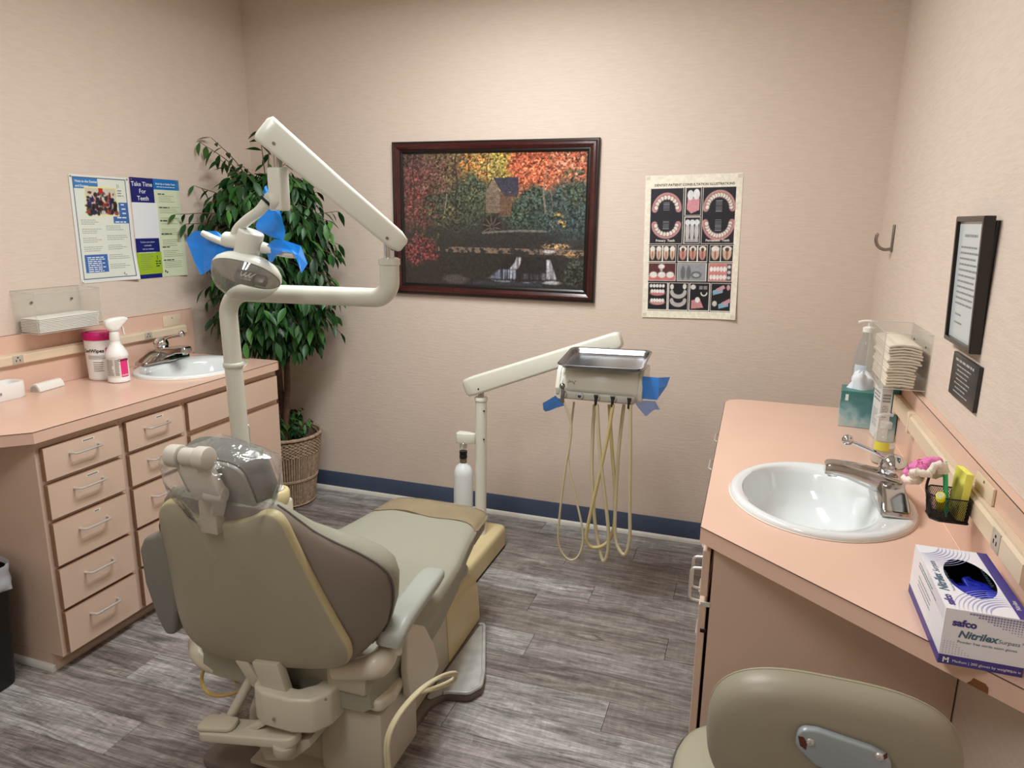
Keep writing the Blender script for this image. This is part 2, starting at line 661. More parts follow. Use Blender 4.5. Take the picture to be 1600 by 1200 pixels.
# floor: grey weathered vinyl planks running along x
def M_plank():
    m = M('grey_plank', '8d8783', .42, spec=.45)
    nt = m.node_tree; b = nt.nodes['Principled BSDF']
    tc = nt.nodes.new('ShaderNodeTexCoord')
    oi = nt.nodes.new('ShaderNodeObjectInfo')
    mul = nt.nodes.new('ShaderNodeVectorMath'); mul.operation = 'SCALE'
    cb = nt.nodes.new('ShaderNodeCombineXYZ')
    for k, f in enumerate((37.0, 91.0, 13.0)):
        mm = nt.nodes.new('ShaderNodeMath'); mm.operation = 'MULTIPLY'; mm.inputs[1].default_value = f
        nt.links.new(oi.outputs['Random'], mm.inputs[0]); nt.links.new(mm.outputs[0], cb.inputs[k])
    add = nt.nodes.new('ShaderNodeVectorMath'); add.operation = 'ADD'
    nt.links.new(tc.outputs['Object'], add.inputs[0]); nt.links.new(cb.outputs[0], add.inputs[1])

    def noise(sc, det, dist=0.0, rough=.55):
        mp = nt.nodes.new('ShaderNodeMapping'); mp.inputs['Scale'].default_value = sc
        nt.links.new(add.outputs[0], mp.inputs['Vector'])
        n = nt.nodes.new('ShaderNodeTexNoise'); n.inputs['Scale'].default_value = 1; n.inputs['Detail'].default_value = det
        n.inputs['Distortion'].default_value = dist; n.inputs['Roughness'].default_value = rough
        nt.links.new(mp.outputs[0], n.inputs['Vector'])
        return n

    def ramp(n, p0, c0, p1, c1):
        r = nt.nodes.new('ShaderNodeValToRGB')
        r.color_ramp.elements[0].position = p0; r.color_ramp.elements[1].position = p1
        r.color_ramp.elements[0].color = (*c0, 1); r.color_ramp.elements[1].color = (*c1, 1)
        nt.links.new(n.outputs[0], r.inputs[0])
        return r

    def mix(mode, fac, a, bb):
        x = nt.nodes.new('ShaderNodeMix'); x.data_type = 'RGBA'; x.blend_type = mode
        if isinstance(fac, float): x.inputs[0].default_value = fac
        else: nt.links.new(fac, x.inputs[0])
        nt.links.new(a, x.inputs[6]); nt.links.new(bb, x.inputs[7])
        return x.outputs[2]
    tone = nt.nodes.new('ShaderNodeValToRGB')               # each plank its own tone
    els = tone.color_ramp.elements
    els[0].color = (*lin('8d8680'), 1); els[1].color = (*lin('b5b3b1'), 1)
    e = els.new(.4); e.color = (*lin('9d9792'), 1)
    e = els.new(.7); e.color = (*lin('a5a19f'), 1)
    nt.links.new(oi.outputs['Random'], tone.inputs[0])
    g1 = ramp(noise((2.6, 20, 1), 7, 1.6, .72), .36, (.30, .285, .275), .64, (1.22, 1.21, 1.20))      # broad grain
    g2 = ramp(noise((7, 150, 1), 5, .6, .7), .40, (.55, .53, .52), .60, (1.1, 1.1, 1.1))            # fine streaks
    g3 = ramp(noise((46, 12, 1), 5, .8, .75), .42, (.86, .86, .86), .66, (1.36, 1.38, 1.40))                # pale saw marks across
    g4 = ramp(noise((5, 16, 1), 3, 2.5), .62, (1, 1, 1), .74, (.36, .33, .31))                      # dark knots
    c = mix('MULTIPLY', .85, tone.outputs[0], g1.outputs[0])
    c = mix('MULTIPLY', .75, c, g2.outputs[0])
    c = mix('MULTIPLY', .55, c, g3.outputs[0])
    c = mix('MULTIPLY', .8, c, g4.outputs[0])
    nt.links.new(c, b.inputs['Base Color'])
    bp = nt.nodes.new('ShaderNodeBump'); bp.inputs['Strength'].default_value = .25; bp.inputs['Distance'].default_value = .001
    nt.links.new(g2.outputs[0], bp.inputs['Height']); nt.links.new(bp.outputs[0], b.inputs['Normal'])
    return m


M_PLANK = M_plank()
fl = struct('floor', box(0, W, -D, 0, -.05, -.0035), M('plank_joint', '2a2624', .9))
PW, PL = .152, .914
pl_mesh = {}
rr = random.Random(3)
y = 0.0
row = 0
while y > -D + .001:
    y1 = max(-D, y - PW)
    x = -PL * ((row * .37 + rr.uniform(0, .22)) % 1.0)
    while x < W - .001:
        a, b = max(0, x), min(W, x + PL)
        if b - a > .02:
            key = (round(b - a, 3), round(y - y1, 3))
            if key not in pl_mesh:
                L, w_ = b - a, y - y1
                g = bev(box(.0006, L - .0006, .0006, w_ - .0006, -.0035, 0), .0009, 1)
                o = ob('plank', g, M_PLANK, fl, smooth=0)
                pl_mesh[key] = o.data
            else:
                o = bpy.data.objects.new('plank', pl_mesh[key]); COL.objects.link(o); o.parent = fl
            o.location = (a, y1, 0)
        x += PL
    y -= PW
    row += 1

# ceiling troffers (above the frame): metal pan with two lit tubes each
M_PAN = M('troffer_white', 'f0f0ec', .5)
M_TUBE = M('tube_glow', 'ffffff', .5, emit='fff4e4', estr=3.0)
for k, (fx_, fy_) in enumerate(((1.70, -1.35), (1.60, -3.45))):
    t = thing('ceiling_light', (fx_, fy_, HC), ('white two tube ceiling light over the dental chair', 'white two tube ceiling light by the room entrance')[k], 'ceiling light')
    ob('pan', J(rbox(fx_ - .3, fx_ + .3, fy_ - .6, fy_ + .6, HC - .012, HC - .001, .003)), M_PAN, t)
    ob('frame', J(*[rbox(*q, HC - .05, HC - .001, .003) for q in ((fx_ - .31, fx_ - .29, fy_ - .61, fy_ + .61), (fx_ + .29, fx_ + .31, fy_ - .61, fy_ + .61),
                                                                  (fx_ - .29, fx_ + .29, fy_ - .61, fy_ - .59), (fx_ - .29, fx_ + .29, fy_ + .59, fy_ + .61))]), M_PAN, t)
    for sx in (-.13, .13):
        ob('tube', cyl((fx_ + sx, fy_ - .57, HC - .026), (fx_ + sx, fy_ + .57, HC - .026), .0127, n=10), M_TUBE, t)

# ================================================================ CABINETS AND WORKTOPS
M_LAM = M('peach_laminate', 'deb9a5', .26, var=.03, vscale=3, spec=.5)
M_CAB = M('cabinet_peach', 'd5b9a5', .45, var=.025, vscale=4)
M_CABD = M('cabinet_edge', '8f6a50', .5)
M_SEAM = M('laminate_seam', '4a3329', .6)
M_STEEL = M('brushed_nickel', 'd8d6d2', .38, .75)
M_LABEL = M('paper_label', 'e6ddd2', .6)
M_INK = M('ink_dark', '2d2b2b', .6)
M_BEIGE = M('beige_plastic', 'dcc8ae', .45, var=.03, vscale=12)
M_SCREW = M('screw_metal', '8f8a80', .35, 1.0)
M_DARKGAP = M('dark_gap', '1c1512', .9)


def handle(xf, horizontal, c0, c1, fixed, sgn, stand=.028, r=.0042):
    """wire pull on a cabinet face at x=xf; runs along y (horizontal) or z"""
    if sgn < 0: stand = .037
    if horizontal:
        a = (xf, c0, fixed); b = (xf, c1, fixed)
        pts = [a, (xf + sgn * stand, c0 + .006, fixed), (xf + sgn * stand, c1 - .006, fixed), b]
    else:
        pts = [(xf, fixed, c0), (xf + sgn * stand, fixed, c0 - .004), (xf + sgn * stand, fixed, c1 + .004), (xf, fixed, c1)]
    return tube(bend_path(pts, .012, 5), r, 8)


DZ = [(.831, .716), (.702, .577), (.563, .406), (.394, .243), (.231, .072)]   # the five drawers


def front_panel(name, g, t, edge=None):
    """laminate face with brown edge banding on the sides"""
    bm = to_bm(g); bmesh.ops.recalc_face_normals(bm, faces=bm.faces); bm.normal_update()
    fm = [0 if abs(f.normal.x) > .9 else 1 for f in bm.faces]
    g2 = frm_bm(bm)
    return ob(name, g2, None, t, smooth=30, mats=[M_CAB, edge or M_CABD], fmat=fm)


def drawer_unit(sgn, xf, xb, y0, y1, label, group, ends=(False, False), labels=(1, 1, 1, 0, 0), toe=.055):
    """five drawer base cabinet; sgn=+1 faces +x"""
    lo, hi = min(xb, xf), max(xb, xf)
    t = thing('drawer_cabinet', (xf, (y0 + y1) / 2, 0), label, 'cabinet', group)
    kick = xf - sgn * toe
    klo, khi = min(xb, kick), max(xb, kick)
    ob('body', J(bev(box(lo, hi, y0, y1, .062, .86), .0012, 1)), M_CAB, t)
    ob('toe_kick', box(klo, khi, y0, y1, 0, .0618), M_CAB, t)
    for k, (za, zb) in enumerate(DZ):
        fx0, fx1 = xf + sgn * .0005, xf + sgn * .0185
        d = front_panel('drawer', bev(box(min(fx0, fx1), max(fx0, fx1), y0 + .0145, y1 - .0145, zb, za), .0016, 1), t, M_CABD if sgn > 0 else M_CAB)
        yc = (y0 + y1) / 2
        zc = za - .042 if k < 2 else za - .055
        ob('handle', handle(fx1, True, yc - .058, yc + .058, zc, sgn), M_STEEL, d)
        if labels[k]:
            lw = (.05, .05, .028)[k] / 2 * labels[k]
            ob('name_label', box(min(fx1, fx1 + sgn * .0005), max(fx1, fx1 + sgn * .0005), yc - lw + .02, yc + lw + .02, za - .02, za - .011), M_LABEL, d)
            ob('lettering', J(*[box(min(fx1, fx1 + sgn * .0008), max(fx1, fx1 + sgn * .0008), yc - lw + .024 + i * .006, yc - lw + .0285 + i * .006, za - .0175, za - .0135)
                                for i in range(int(lw * 2 / .006) - 1)]), M_INK, d)
    return t


def sink_unit(sgn, xf, xb, y0, y1, label, toe=.055, open_gap=0.0):
    lo, hi = min(xb, xf), max(xb, xf)
    t = thing('sink_cabinet', (xf, (y0 + y1) / 2, 0), label, 'cabinet')
    kick = xf - sgn * toe
    # body as a shell: open under the basin so the bowl has room
    th = .018
    ym = (y0 + y1) / 2
    ob('body', J(box(lo, hi, y0, y0 + th, .062, .86), box(lo, hi, y1 - th, y1, .062, .86), box(lo, hi, y0 + th, y1 - th, .062, .08),
                 box(min(xf, xf - sgn * th), max(xf, xf - sgn * th), y0 + th, y1 - th, .08, .11), box(min(xf, xf - sgn * th), max(xf, xf - sgn * th), y0 + th, y1 - th, .68, .72),
                 box(min(xf, xf - sgn * th), max(xf, xf - sgn * th), y0 + th, y1 - th, .83, .86),
                 box(min(xf, xf - sgn * th), max(xf, xf - sgn * th), ym - .02, ym + .02, .11, .68)), M_CAB, t)
    ob('toe_kick', box(min(xb, kick), max(xb, kick), y0, y1, 0, .0618), M_CAB, t)
    f0, f1 = xf + sgn * (.0005 + open_gap), xf + sgn * (.0185 + open_gap)
    front_panel('false_front', bev(box(min(f0, f1), max(f0, f1), y0 + .0145, y1 - .010, .712, .831), .0016, 1), t, M_CABD if sgn > 0 else M_CAB)
    for s in (0, 1):
        a, b = (y0 + .0145, ym - .003) if s == 0 else (ym + .003, y1 - .010)
        d = front_panel('door', bev(box(min(f0, f1), max(f0, f1), a, b, .072, .69), .0016, 1), t, M_CABD if sgn > 0 else M_CAB)
        yh = ym - .036 if s == 0 else ym + .036
        ob('handle', handle(f1, False, .657, .555, yh, sgn), M_STEEL, d)
    return t, f0, f1


# left run, facing +x
XFL = .5345
drawer_unit(1, XFL, .004, -1.870, -1.5345, 'peach five drawer base cabinet at the end of the run, beside the black bin', None)
drawer_unit(1, XFL, .004, -1.5340, -1.2225, 'peach five drawer base cabinet between another drawer cabinet and sink cabinet', None, labels=(.8, 0, 0, 0, 0))
sink_unit(1, XFL, .004, -1.2220, -.605, 'peach two door sink cabinet under the basin by the potted ficus')
struct('trim_2', quarter((XFL - .055, -1.870, 0), (XFL - .055, -.605, 0), (1, 0, 0), .014, .02), M('kick_trim', 'b9a595', .5))
struct('trim_3', quarter((.01, -1.8702, 0), (XFL - .042, -1.8702, 0), (0, -1, 0), .014, .022), M_WTRIM)
# right run, facing -x
XFR = 2.702
t_, f0_, f1_ = sink_unit(-1, XFR, W - .004, -1.870, -1.25, 'peach two door sink cabinet beside the grey-beige wheeled stool', open_gap=.0075)
sk = t_
ob('hinge', J(rbox(f0_ - .014, XFR + .001, -1.8725, -1.868, .694, .706, .001)), M_STEEL, sk)
ob('bumper', J(rbox(f0_ - .010, f0_ + .004, -1.8735, -1.869, .625, .634, .001)), M_DARKGAP, sk)
drawer_unit(-1, XFR, W - .004, -1.2495, -.92, 'peach five drawer base cabinet next to the sink cabinet with the open door gap', None, labels=(0, 0, 0, 0, 0))
drawer_unit(-1, XFR, W - .004, -.9195, -.585, 'peach five drawer base cabinet at the far end below the tissue box', None, labels=(0, 0, 0, 0, 0))

# worktops: polygon with a cut for the basin
SINK_L = (.297, -.895); SINK_R = (2.944, -1.592)
SA, SB = .222, .263         # half sizes of basin rim (x, y)


def worktop(name, poly, hole, z0, z1, label, front):
    bm = bmesh.new()
    hp = [(hole[0] + (SA - .02) * math.cos(2 * PI * i / 40), hole[1] + (SB - .02) * math.sin(2 * PI * i / 40)) for i in range(40)]
    def ring(pts, z):
        vs = [bm.verts.new((p[0], p[1], z)) for p in pts]
        es = [bm.edges.new((vs[i], vs[(i + 1) % len(vs)])) for i in range(len(vs))]
        return vs, es
    tops = []
    for z in (z1, z0):
        vo, eo = ring(poly, z); vh, eh = ring(hp, z)
        bmesh.ops.triangle_fill(bm, use_beauty=True, use_dissolve=False, edges=eo + eh)
        tops.append((vo, vh))
    for k in (0, 1):
        a, b = tops[0][k], tops[1][k]
        n = len(a)
        for i in range(n): bm.faces.new((a[i], a[(i + 1) % n], b[(i + 1) % n], b[i]))
    g = frm_bm(bm)
    t = thing(name, (hole[0], hole[1], z0), label, 'countertop')
    ob('slab', g, M_LAM, t, smooth=30)
    # dark laminate joint along the front arris
    ob('edge_seam', tube([(p[0], p[1], z1 - .0007) for p in front], .0011, 5), M_SEAM, t)
    return t


polyL = [(.001, -2.40), (.05, -2.40), (.567, -1.889), (.563, -.62), (.553, -.597), (.53, -.588), (.001, -.588)]
polyL = roundpoly(polyL, [0, 0, 0, .03, 0, 0, 0], 4)
worktop('countertop', polyL, SINK_L, .8605, .90, 'peach laminate countertop with the spray bottle and wipes tub on it',
        [(.05, -2.40), (.5675, -1.889), (.5635, -.62), (.5533, -.5965)])
polyR = [(W - .001, -.547), (2.75, -.547), (2.712, -.553), (2.682, -.575), (2.668, -.62), (2.6675, -1.878), (3.19, -2.326), (3.213, -2.36), (W - .001, -2.36)]
worktop('countertop', polyR, SINK_R, .8605, .90, 'peach laminate countertop with the glove box and tissue box on it',
        [(2.6675, -.62), (2.667, -1.8785), (3.1895, -2.3265)])
# chipped notch in the front edge, showing the wood core
ob('edge_chip', extr([(0, 0), (.032, 0), (.031, .010), (.026, .014), (.008, .0135), (.006, .008)], 0, .002), M('chip_wood', '7a4a26', .8), bpy.data.objects['countertop.001'])
ch = bpy.data.objects['edge_chip']
dv = Vector((3.19 - 2.6675, -2.326 + 1.878, 0)).normalized()
nv = Vector((dv.y, -dv.x, 0))
nv = nv if nv.y < 0 else -nv
pc = P(1507, 1069, z=.862)
fm = frame(pc, dv, Vector((0, 0, 1)), nv)
me = ch.data
b_ = base_of(ch.parent)
for v in me.vertices:
    w_ = fm @ (v.co + b_)
    # lay against the front face
    q = Vector((2.6675, -1.878, 0)); tt = (w_ - q).dot(dv)
    base = q + dv * tt
    v.co = Vector((base.x, base.y, w_.z)) + nv * (.0004 + (w_ - fm.translation).dot(nv)) - b_

# backsplashes, raceways, cover plates
sp = thing('backsplash', (.01, -1.4, .90), 'peach laminate backsplash behind the spray bottle and wipes tub', 'backsplash')
ob('panel', bev(box(.0005, .0195, -2.40, -.563, .9005, 1.1285), .001, 1), M_LAM, sp)
ob('seam', tube([(.0196, -2.40, 1.1285), (.0196, -.563, 1.1285)], .0009, 5), M_SEAM, sp)
sp2 = thing('backsplash', (W - .01, -1.4, .90), 'peach laminate backsplash behind the tissue and glove boxes', 'backsplash')
ob('panel', bev(box(W - .021, W - .0005, -2.30, -.549, .9005, 1.108), .001, 1), M_LAM, sp2)
ob('seam', tube([(W - .0212, -2.30, 1.108), (W - .0212, -.549, 1.108)], .0010, 5), M_SEAM, sp2)
ob('caulk', tube([(W - .0222, -2.30, .9015), (W - .0222, -.549, .9015)], .0016, 5), M('caulk_cream', 'e9cdb2', .5), sp2)


def raceway(xs, sgn, y0, y1, z0, z1, label, outlets, clips=()):
    """metal power raceway: back channel + raised cover; xs = face of the splash"""
    t = thing('power_raceway', (xs, (y0 + y1) / 2, z0), label, 'power strip')
    xa, xb = xs + sgn * .0003, xs + sgn * .020
    zc = (z0 + z1) / 2
    sec = [(0, 0), (.013, 0), (.020, .005), (.020, z1 - z0 - .011), (.014, z1 - z0 - .006), (.014, z1 - z0), (0, z1 - z0)]
    ob('channel', loft([[Vector((xs + sgn * (.0003 + a), y, z0 + b)) for a, b in sec] for y in (y0, y1)]), M_BEIGE, t, smooth=20)
    for yo in outlets:
        p = ob('outlet', rbox(min(xb, xb + sgn * .0015), max(xb, xb + sgn * .0015), yo - .022, yo + .022, z0 + .004, z1 - .008, .001), M('outlet_face', 'b9ada0', .4), t)
        ob('slot', J(*[box(min(xb, xb + sgn * .0022), max(xb, xb + sgn * .0022), yo + a, yo + a + .003, zc - .009 + c, zc - .001 + c) for a, c in ((-.009, 0), (.006, 0))] +
                     [box(min(xb, xb + sgn * .0022), max(xb, xb + sgn * .0022), yo - .003, yo + .003, zc + .004, zc + .009)]), M_DARKGAP, p)
    for yo in clips:
        ob('joint_clip', rbox(min(xa, xb + sgn * .002), max(xa, xb + sgn * .002), yo - .014, yo + .014, z0 - .006, z1 + .002, .0015), M_BEIGE, t)
    return t


raceway(.0195, 1, -2.30, -.63, 1.012, 1.0575, 'beige power raceway running behind the wipes tub', (-1.518, -.875), ())
raceway(W - .021, -1, -2.20, -.93, 1.010, 1.062, 'beige power raceway running behind the black mesh cup', (-2.065,), (-1.0, -1.225))


def plate(xs, sgn, y0, y1, z0, z1, label):
    t = thing('cover_plate', (xs, (y0 + y1) / 2, z0), label, 'wall plate')
    ob('plate', rbox(min(xs + sgn * .0003, xs + sgn * .006), max(xs + sgn * .0003, xs + sgn * .006), y0, y1, z0, z1, .0018), M_BEIGE, t)
    ob('screw', cyl((xs + sgn * .0058, (y0 + y1) / 2, (z0 + z1) / 2 + .012), (xs + sgn * .0072, (y0 + y1) / 2, (z0 + z1) / 2 + .012), .0028, n=10), M_SCREW, t)


plate(.0195, 1, -.763, -.648, 1.0585, 1.111, 'blank beige cover plate above the chrome faucet by the ficus')
plate(W - .021, -1, -1.962, -1.846, 1.0632, 1.098, 'blank beige cover plate above the raceway beside the yellow notepad')

# ================================================================ BASINS AND FAUCETS
M_PORC = M('white_porcelain', 'e2e6e6', .08, coat=.6, spec=.6)
M_CHROME = M('chrome', 'd8d8da', .06, 1.0)
M_CHROME2 = M('brushed_chrome', 'c2c1c0', .10, 1.0)
M_BLACK = M('black_plastic', '141416', .4)
M_DEEPBLUE = M('drain_metal', '9a9a9a', .25, 1.0)


def basin(c, sgn, label):
    """oval drop-in basin; sgn=+1: wall on the -x side (left run), front towards +x"""
    cx, cy = c
    zt = .9005
    t = thing('sink_basin', (cx, cy, zt), label, 'sink')
    n = 56
    def el(a, b, z, ox=0.0):
        return [Vector((cx + ox * sgn + a * math.cos(2 * PI * i / n), cy + b * math.sin(2 * PI * i / n), zt + z)) for i in range(n)]
    # outer rim up, over and down into the bowl (bowl set towards the room side)
    o = .030
    rings = [el(SA, SB, 0), el(SA + .001, SB + .001, .006), el(SA - .004, SB - .004, .0125), el(SA - .012, SB - .012, .0155), el(SA - .022, SB - .022, .0145, .002),
             el(SA - .048, SB - .034, .011, .018), el(SA - .056, SB - .042, .006, o - .004), el(SA - .062, SB - .050, -.008, o), el(SA - .072, SB - .062, -.045, o), el(SA - .09, SB - .085, -.085, o),
             el(SA - .12, SB - .13, -.118, o), el(.055, .07, -.136, o), el(.024, .024, -.142, o)]
    inner = [el(.024, .024, -.150, o), el(.065, .08, -.146, o), el(SA - .105, SB - .115, -.126, o), el(SA - .07, SB - .065, -.085, o), el(SA - .045, SB - .038, -.02, o * .7), el(SA - .028, SB - .028, -.001)]
    ob('bowl', loft(rings + inner + [rings[0]], caps=False), M_PORC, t, smooth=60)
    ob('drain', T(lathe([(0, -.001), (.024, -.001), (.026, .003), (.022, .004), (.016, .001), (0, .0005)], 24), Tr(cx + o * sgn, cy, zt - .1435)), M_DEEPBLUE, t)
    # overflow slot on the front side of the bowl
    ox = cx + sgn * (SA - .0695 + o)
    ob('overflow', T(sphere((0, 0, 0), 1, 12), Tr(ox, cy, zt - .032) @ Sc(.004, .011, .005)), M_DARKGAP, t)
    ob('caulk_line', tube([v + Vector((0, 0, .0012)) for v in el(SA + .0015, SB + .0015, 0)] + [el(SA + .0015, SB + .0015, .0012)[0]], .0016, 5), M('caulk_white', 'efe6d6', .5), t)
    return t


basin(SINK_L, 1, 'white oval drop-in sink basin in the counter by the ficus')
basin(SINK_R, -1, 'white oval drop-in sink basin in the counter beside the glove box')


def faucet(cx, cy, sgn, label):
    """centre-set lever faucet; spout points to +x*sgn"""
    z0 = .9165
    t = thing('faucet', (cx, cy, z0), label, 'faucet')
    K = 1.14
    q = lambda x, y, z: Vector((cx + sgn * x * K, cy + y * K, z0 + z * K))
    # base: long boat shaped plate
    bot = roundpoly([(-.030, -.122), (.030, -.122), (.036, 0), (.030, .122), (-.030, .122), (-.034, 0)], [.01, .01, .03, .01, .01, .03], 4)
    rings = []
    for k, (sx, sy, z) in enumerate(((1, 1, 0), (1, 1, .008), (.95, .98, .013), (.86, .84, .023), (.78, .60, .035), (.70, .36, .046))):
        rings.append([q(p[0] * sx, p[1] * sy, z) for p in bot])
    ob('base_plate', loft(rings), M_CHROME2, t, smooth=30)
    # wedge spout
    secs = []
    for x, w, zb, zt_ in ((-.018, .036, .012, .050), (.02, .034, .014, .058), (.06, .030, .026, .064), (.105, .0265, .040, .069), (.135, .0245, .043, .070), (.150, .0235, .042, .068), (.155, .022, .043, .063)):
        p = roundpoly([(-w, zb), (w, zb), (w * .86, zt_), (-w * .86, zt_)], .005, 3)
        secs.append([q(x * .87, a, b) for a, b in p])
    ob('spout', loft(secs), M_CHROME2, t, smooth=30)
    ob('aerator', J(cyl(q(.117, 0, .049), q(.117, 0, .035), .0140, .0130, 18, .002)), M_CHROME, t)
    # body dome with lever and ball
    ob('dome', T(lathe([(.0, .03), (.029, .03), (.029, .045), (.026, .052), (.027, .058), (.030, .066), (.0295, .078), (.024, .090), (.013, .098), (0, .1005)], 28), Tr(cx - sgn * .004, cy, z0) @ Sc(K, K, K)), M_CHROME, t, smooth=50)
    a = q(.012, 0, .086); b = q(.085, .012, .116)
    lv = ob('lever', tube(smooth_path([a, q(.035, .004, .099), q(.06, .008, .108), b], 4), .0048, 10), M_CHROME, t)
    ob('lever_ball', sphere(q(.093, .013, .119), .0145, 18), M_CHROME, lv, smooth=60)
    ob('lift_rod', J(cyl(q(-.030, .004, .0), q(-.030, .004, .05), .003, n=8), sphere(q(-.030, .004, .054), .0065, 12)), M_CHROME, t)
    return t


faucet(.108, -.868, 1, 'chrome lever faucet on the basin by the ficus')
faucet(3.105, -1.562, -1, 'chrome lever faucet on the basin beside the glove box')

# ================================================================ ITEMS ON THE LEFT COUNTER
ZC = .9006
M_WHITE = M('white_plastic', 'eceae4', .35)
M_WHITE2 = M('white_bottle', 'f0efec', .3)
M_MAG = M('magenta_plastic', 'c2186a', .35)
M_PINK = M('label_pink', 'e0357f', .45)
M_INKP = M('ink_purple', '43255c', .5)
M_INKG = M('ink_grey', '8d8d8d', .6)
M_ACR = M_clear('clear_acrylic', (.97, .98, .975), gloss=.06, rough=.03, milk=.015)
M_ACRE = M('acrylic_edge', 'cfd6d2', .2, alpha=.45)
M_PAPER = M('tissue_paper', 'efebe4', .85, bump=.3, bscale=90)
M_KRAFT = M('paper_towel', 'e8dccb', .9, bump=.3, bscale=90)


def arc_label(c, r, z0, z1, a0, a1, n=14, off=.0004):
    rr_ = r + off
    V, Fc = [], []
    for i in range(n + 1):
        a = a0 + (a1 - a0) * i / n
        V += [Vector((c[0] + rr_ * math.cos(a), c[1] + rr_ * math.sin(a), z)) for z in (z0, z1)]
    Fc = [(2 * i, 2 * i + 2, 2 * i + 3, 2 * i + 1) for i in range(n)]
    return V, Fc


def arc_map(g, c, r, a_mid, z, off=.0007):
    """wrap flat text geometry (x right, y up) around a cylinder, facing outwards at angle a_mid"""
    return [Vector((c[0] + (r + off) * math.cos(a_mid + v[0] / r), c[1] + (r + off) * math.sin(a_mid + v[0] / r), z + v[1])) for v in g[0]], g[1]


def arc_lines(c, r, a0, a1, z_top, n, pitch, th, seed=1, rag=.3, off=.0007):
    rr_ = random.Random(seed)
    gs = []
    for i in range(n):
        z = z_top - i * pitch
        e = a1 - (a1 - a0) * rag * rr_.random()
        gs.append(arc_label(c, r, z - th, z, a0, e, 6, off))
    return J(*gs)


CAMDIR = lambda x, y: math.atan2(CAM.y - y, CAM.x - x)
# wipes tub
cx, cy = .106, -1.200
t = thing('wipes_tub', (cx, cy, ZC), 'white disinfectant wipes tub with a magenta lid', 'wipes tub')
ob('tub', T(lathe([(0, 0), (.052, 0), (.055, .003), (.0565, .010), (.0555, .013), (.060, .155), (.0605, .160), (.0605, .178), (0, .178)], 40), Tr(cx, cy, ZC)), M_WHITE2, t, smooth=30)
ob('lid', T(lathe([(.061, .172), (.0645, .174), (.0645, .196), (.062, .201), (.054, .203), (.052, .199), (.046, .199), (.044, .204), (0, .205)], 40), Tr(cx, cy, ZC)), M_MAG, t, smooth=30)
ob('lid_tab', T(rbox(-.012, .012, -.008, .008, 0, .012, .003), Tr(cx + .058, cy - .020, ZC + .186) @ Rz(-.5)), M_MAG, t)
am = CAMDIR(cx, cy)
rl = .0592
g = [arc_map(textgeom('CaviWipes', .0205, 'RIGHT', .0006), (cx, cy), rl, am + .20, ZC + .122)]
ob('lettering', J(*g, arc_lines((cx, cy), .0585, am - .95, am + .45, ZC + .108, 3, .006, .0016, 3), arc_lines((cx, cy), .0577, am - .6, am + .25, ZC + .080, 5, .009, .002, 5)), M_INK, t, smooth=0)
ob('label_badge', arc_label((cx, cy), rl, ZC + .118, ZC + .140, am + .27, am + .72), M_PINK, t)
ob('badge_text', arc_map(textgeom('2.0', .017, 'CENTER', .0005), (cx, cy), rl + .0003, am + .49, ZC + .1225), M_WHITE, t, smooth=0)
ob('small_text', J(arc_map(textgeom('2', .016, 'CENTER', .0004), (cx, cy), .0585, am + .42, ZC + .098), arc_lines((cx, cy), .0588, am + .55, am + .85, ZC + .110, 3, .005, .0018, 9)), M_PINK, t, smooth=0)
ob('hazard_mark', J(*[arc_label((cx, cy), .0577, ZC + z, ZC + z + .013, am + .50, am + .72) for z in (.075, .055)]), M_INK, t)

# spray bottle
cx, cy = .222, -1.190
cx, cy = .216, -1.222
t = thing('spray_bottle', (cx, cy, ZC), 'white trigger spray bottle with a pink label beside the wipes tub', 'spray bottle')
ob('bottle', T(lathe([(0, 0), (.038, 0), (.0425, .003), (.0435, .009), (.0415, .013), (.0415, .105), (.0435, .108), (.044, .116), (.041, .126), (.030, .148), (.0205, .162), (.0185, .172), (.0185, .182), (0, .182)], 36), Tr(cx, cy, ZC)), M_WHITE2, t, smooth=40)
ob('collar', T(lathe([(0, .176), (.0195, .176), (.0205, .18), (.019, .205), (.0165, .213), (0, .213)], 28), Tr(cx, cy, ZC)), M_WHITE, t, smooth=40)
am = CAMDIR(cx, cy)
hd = Vector((.30, .95, 0)).normalized()      # nozzle points away along the wall
hs = hd.cross(Vector((0, 0, 1)))
def hp(a, z, w): return Vector((cx, cy, ZC)) + hd * a + Vector((0, 0, z)) + hs * w
secs = []
for a, zb, zt_, w in ((-.036, .240, .251, .010), (-.032, .229, .262, .0155), (-.012, .213, .270, .018), (.012, .213, .272, .0165), (.034, .236, .2725, .0135), (.046, .246, .2715, .0105), (.050, .249, .270, .008)):
    p = roundpoly([(-w, zb), (w, zb), (w, zt_), (-w, zt_)], min(w, (zt_ - zb) / 2) * .75, 4)
    secs.append([hp(a, b, c) for c, b in p])
ob('trigger_head', loft(secs), M_WHITE, t, smooth=50)
ob('trigger', sweep(smooth_path([hp(.028, .240, 0), hp(.036, .226, 0), hp(.036, .210, 0), hp(.041, .196, 0)], 4), rrect(.012, .005, .002, 2)), M_WHITE, t)
ob('nozzle', cyl(hp(.048, .260, 0), hp(.058, .260, 0), .0085, .0075, 14, .001), M_WHITE, t)
ob('label_panel', arc_label((cx, cy), .0415, ZC + .024, ZC + .102, am + .25, am + 1.05), M_PINK, t)
ob('text_panel', arc_label((cx, cy), .0415, ZC + .024, ZC + .102, am - 1.3, am + .22), M('label_cream', 'e4e0d6', .5), t)
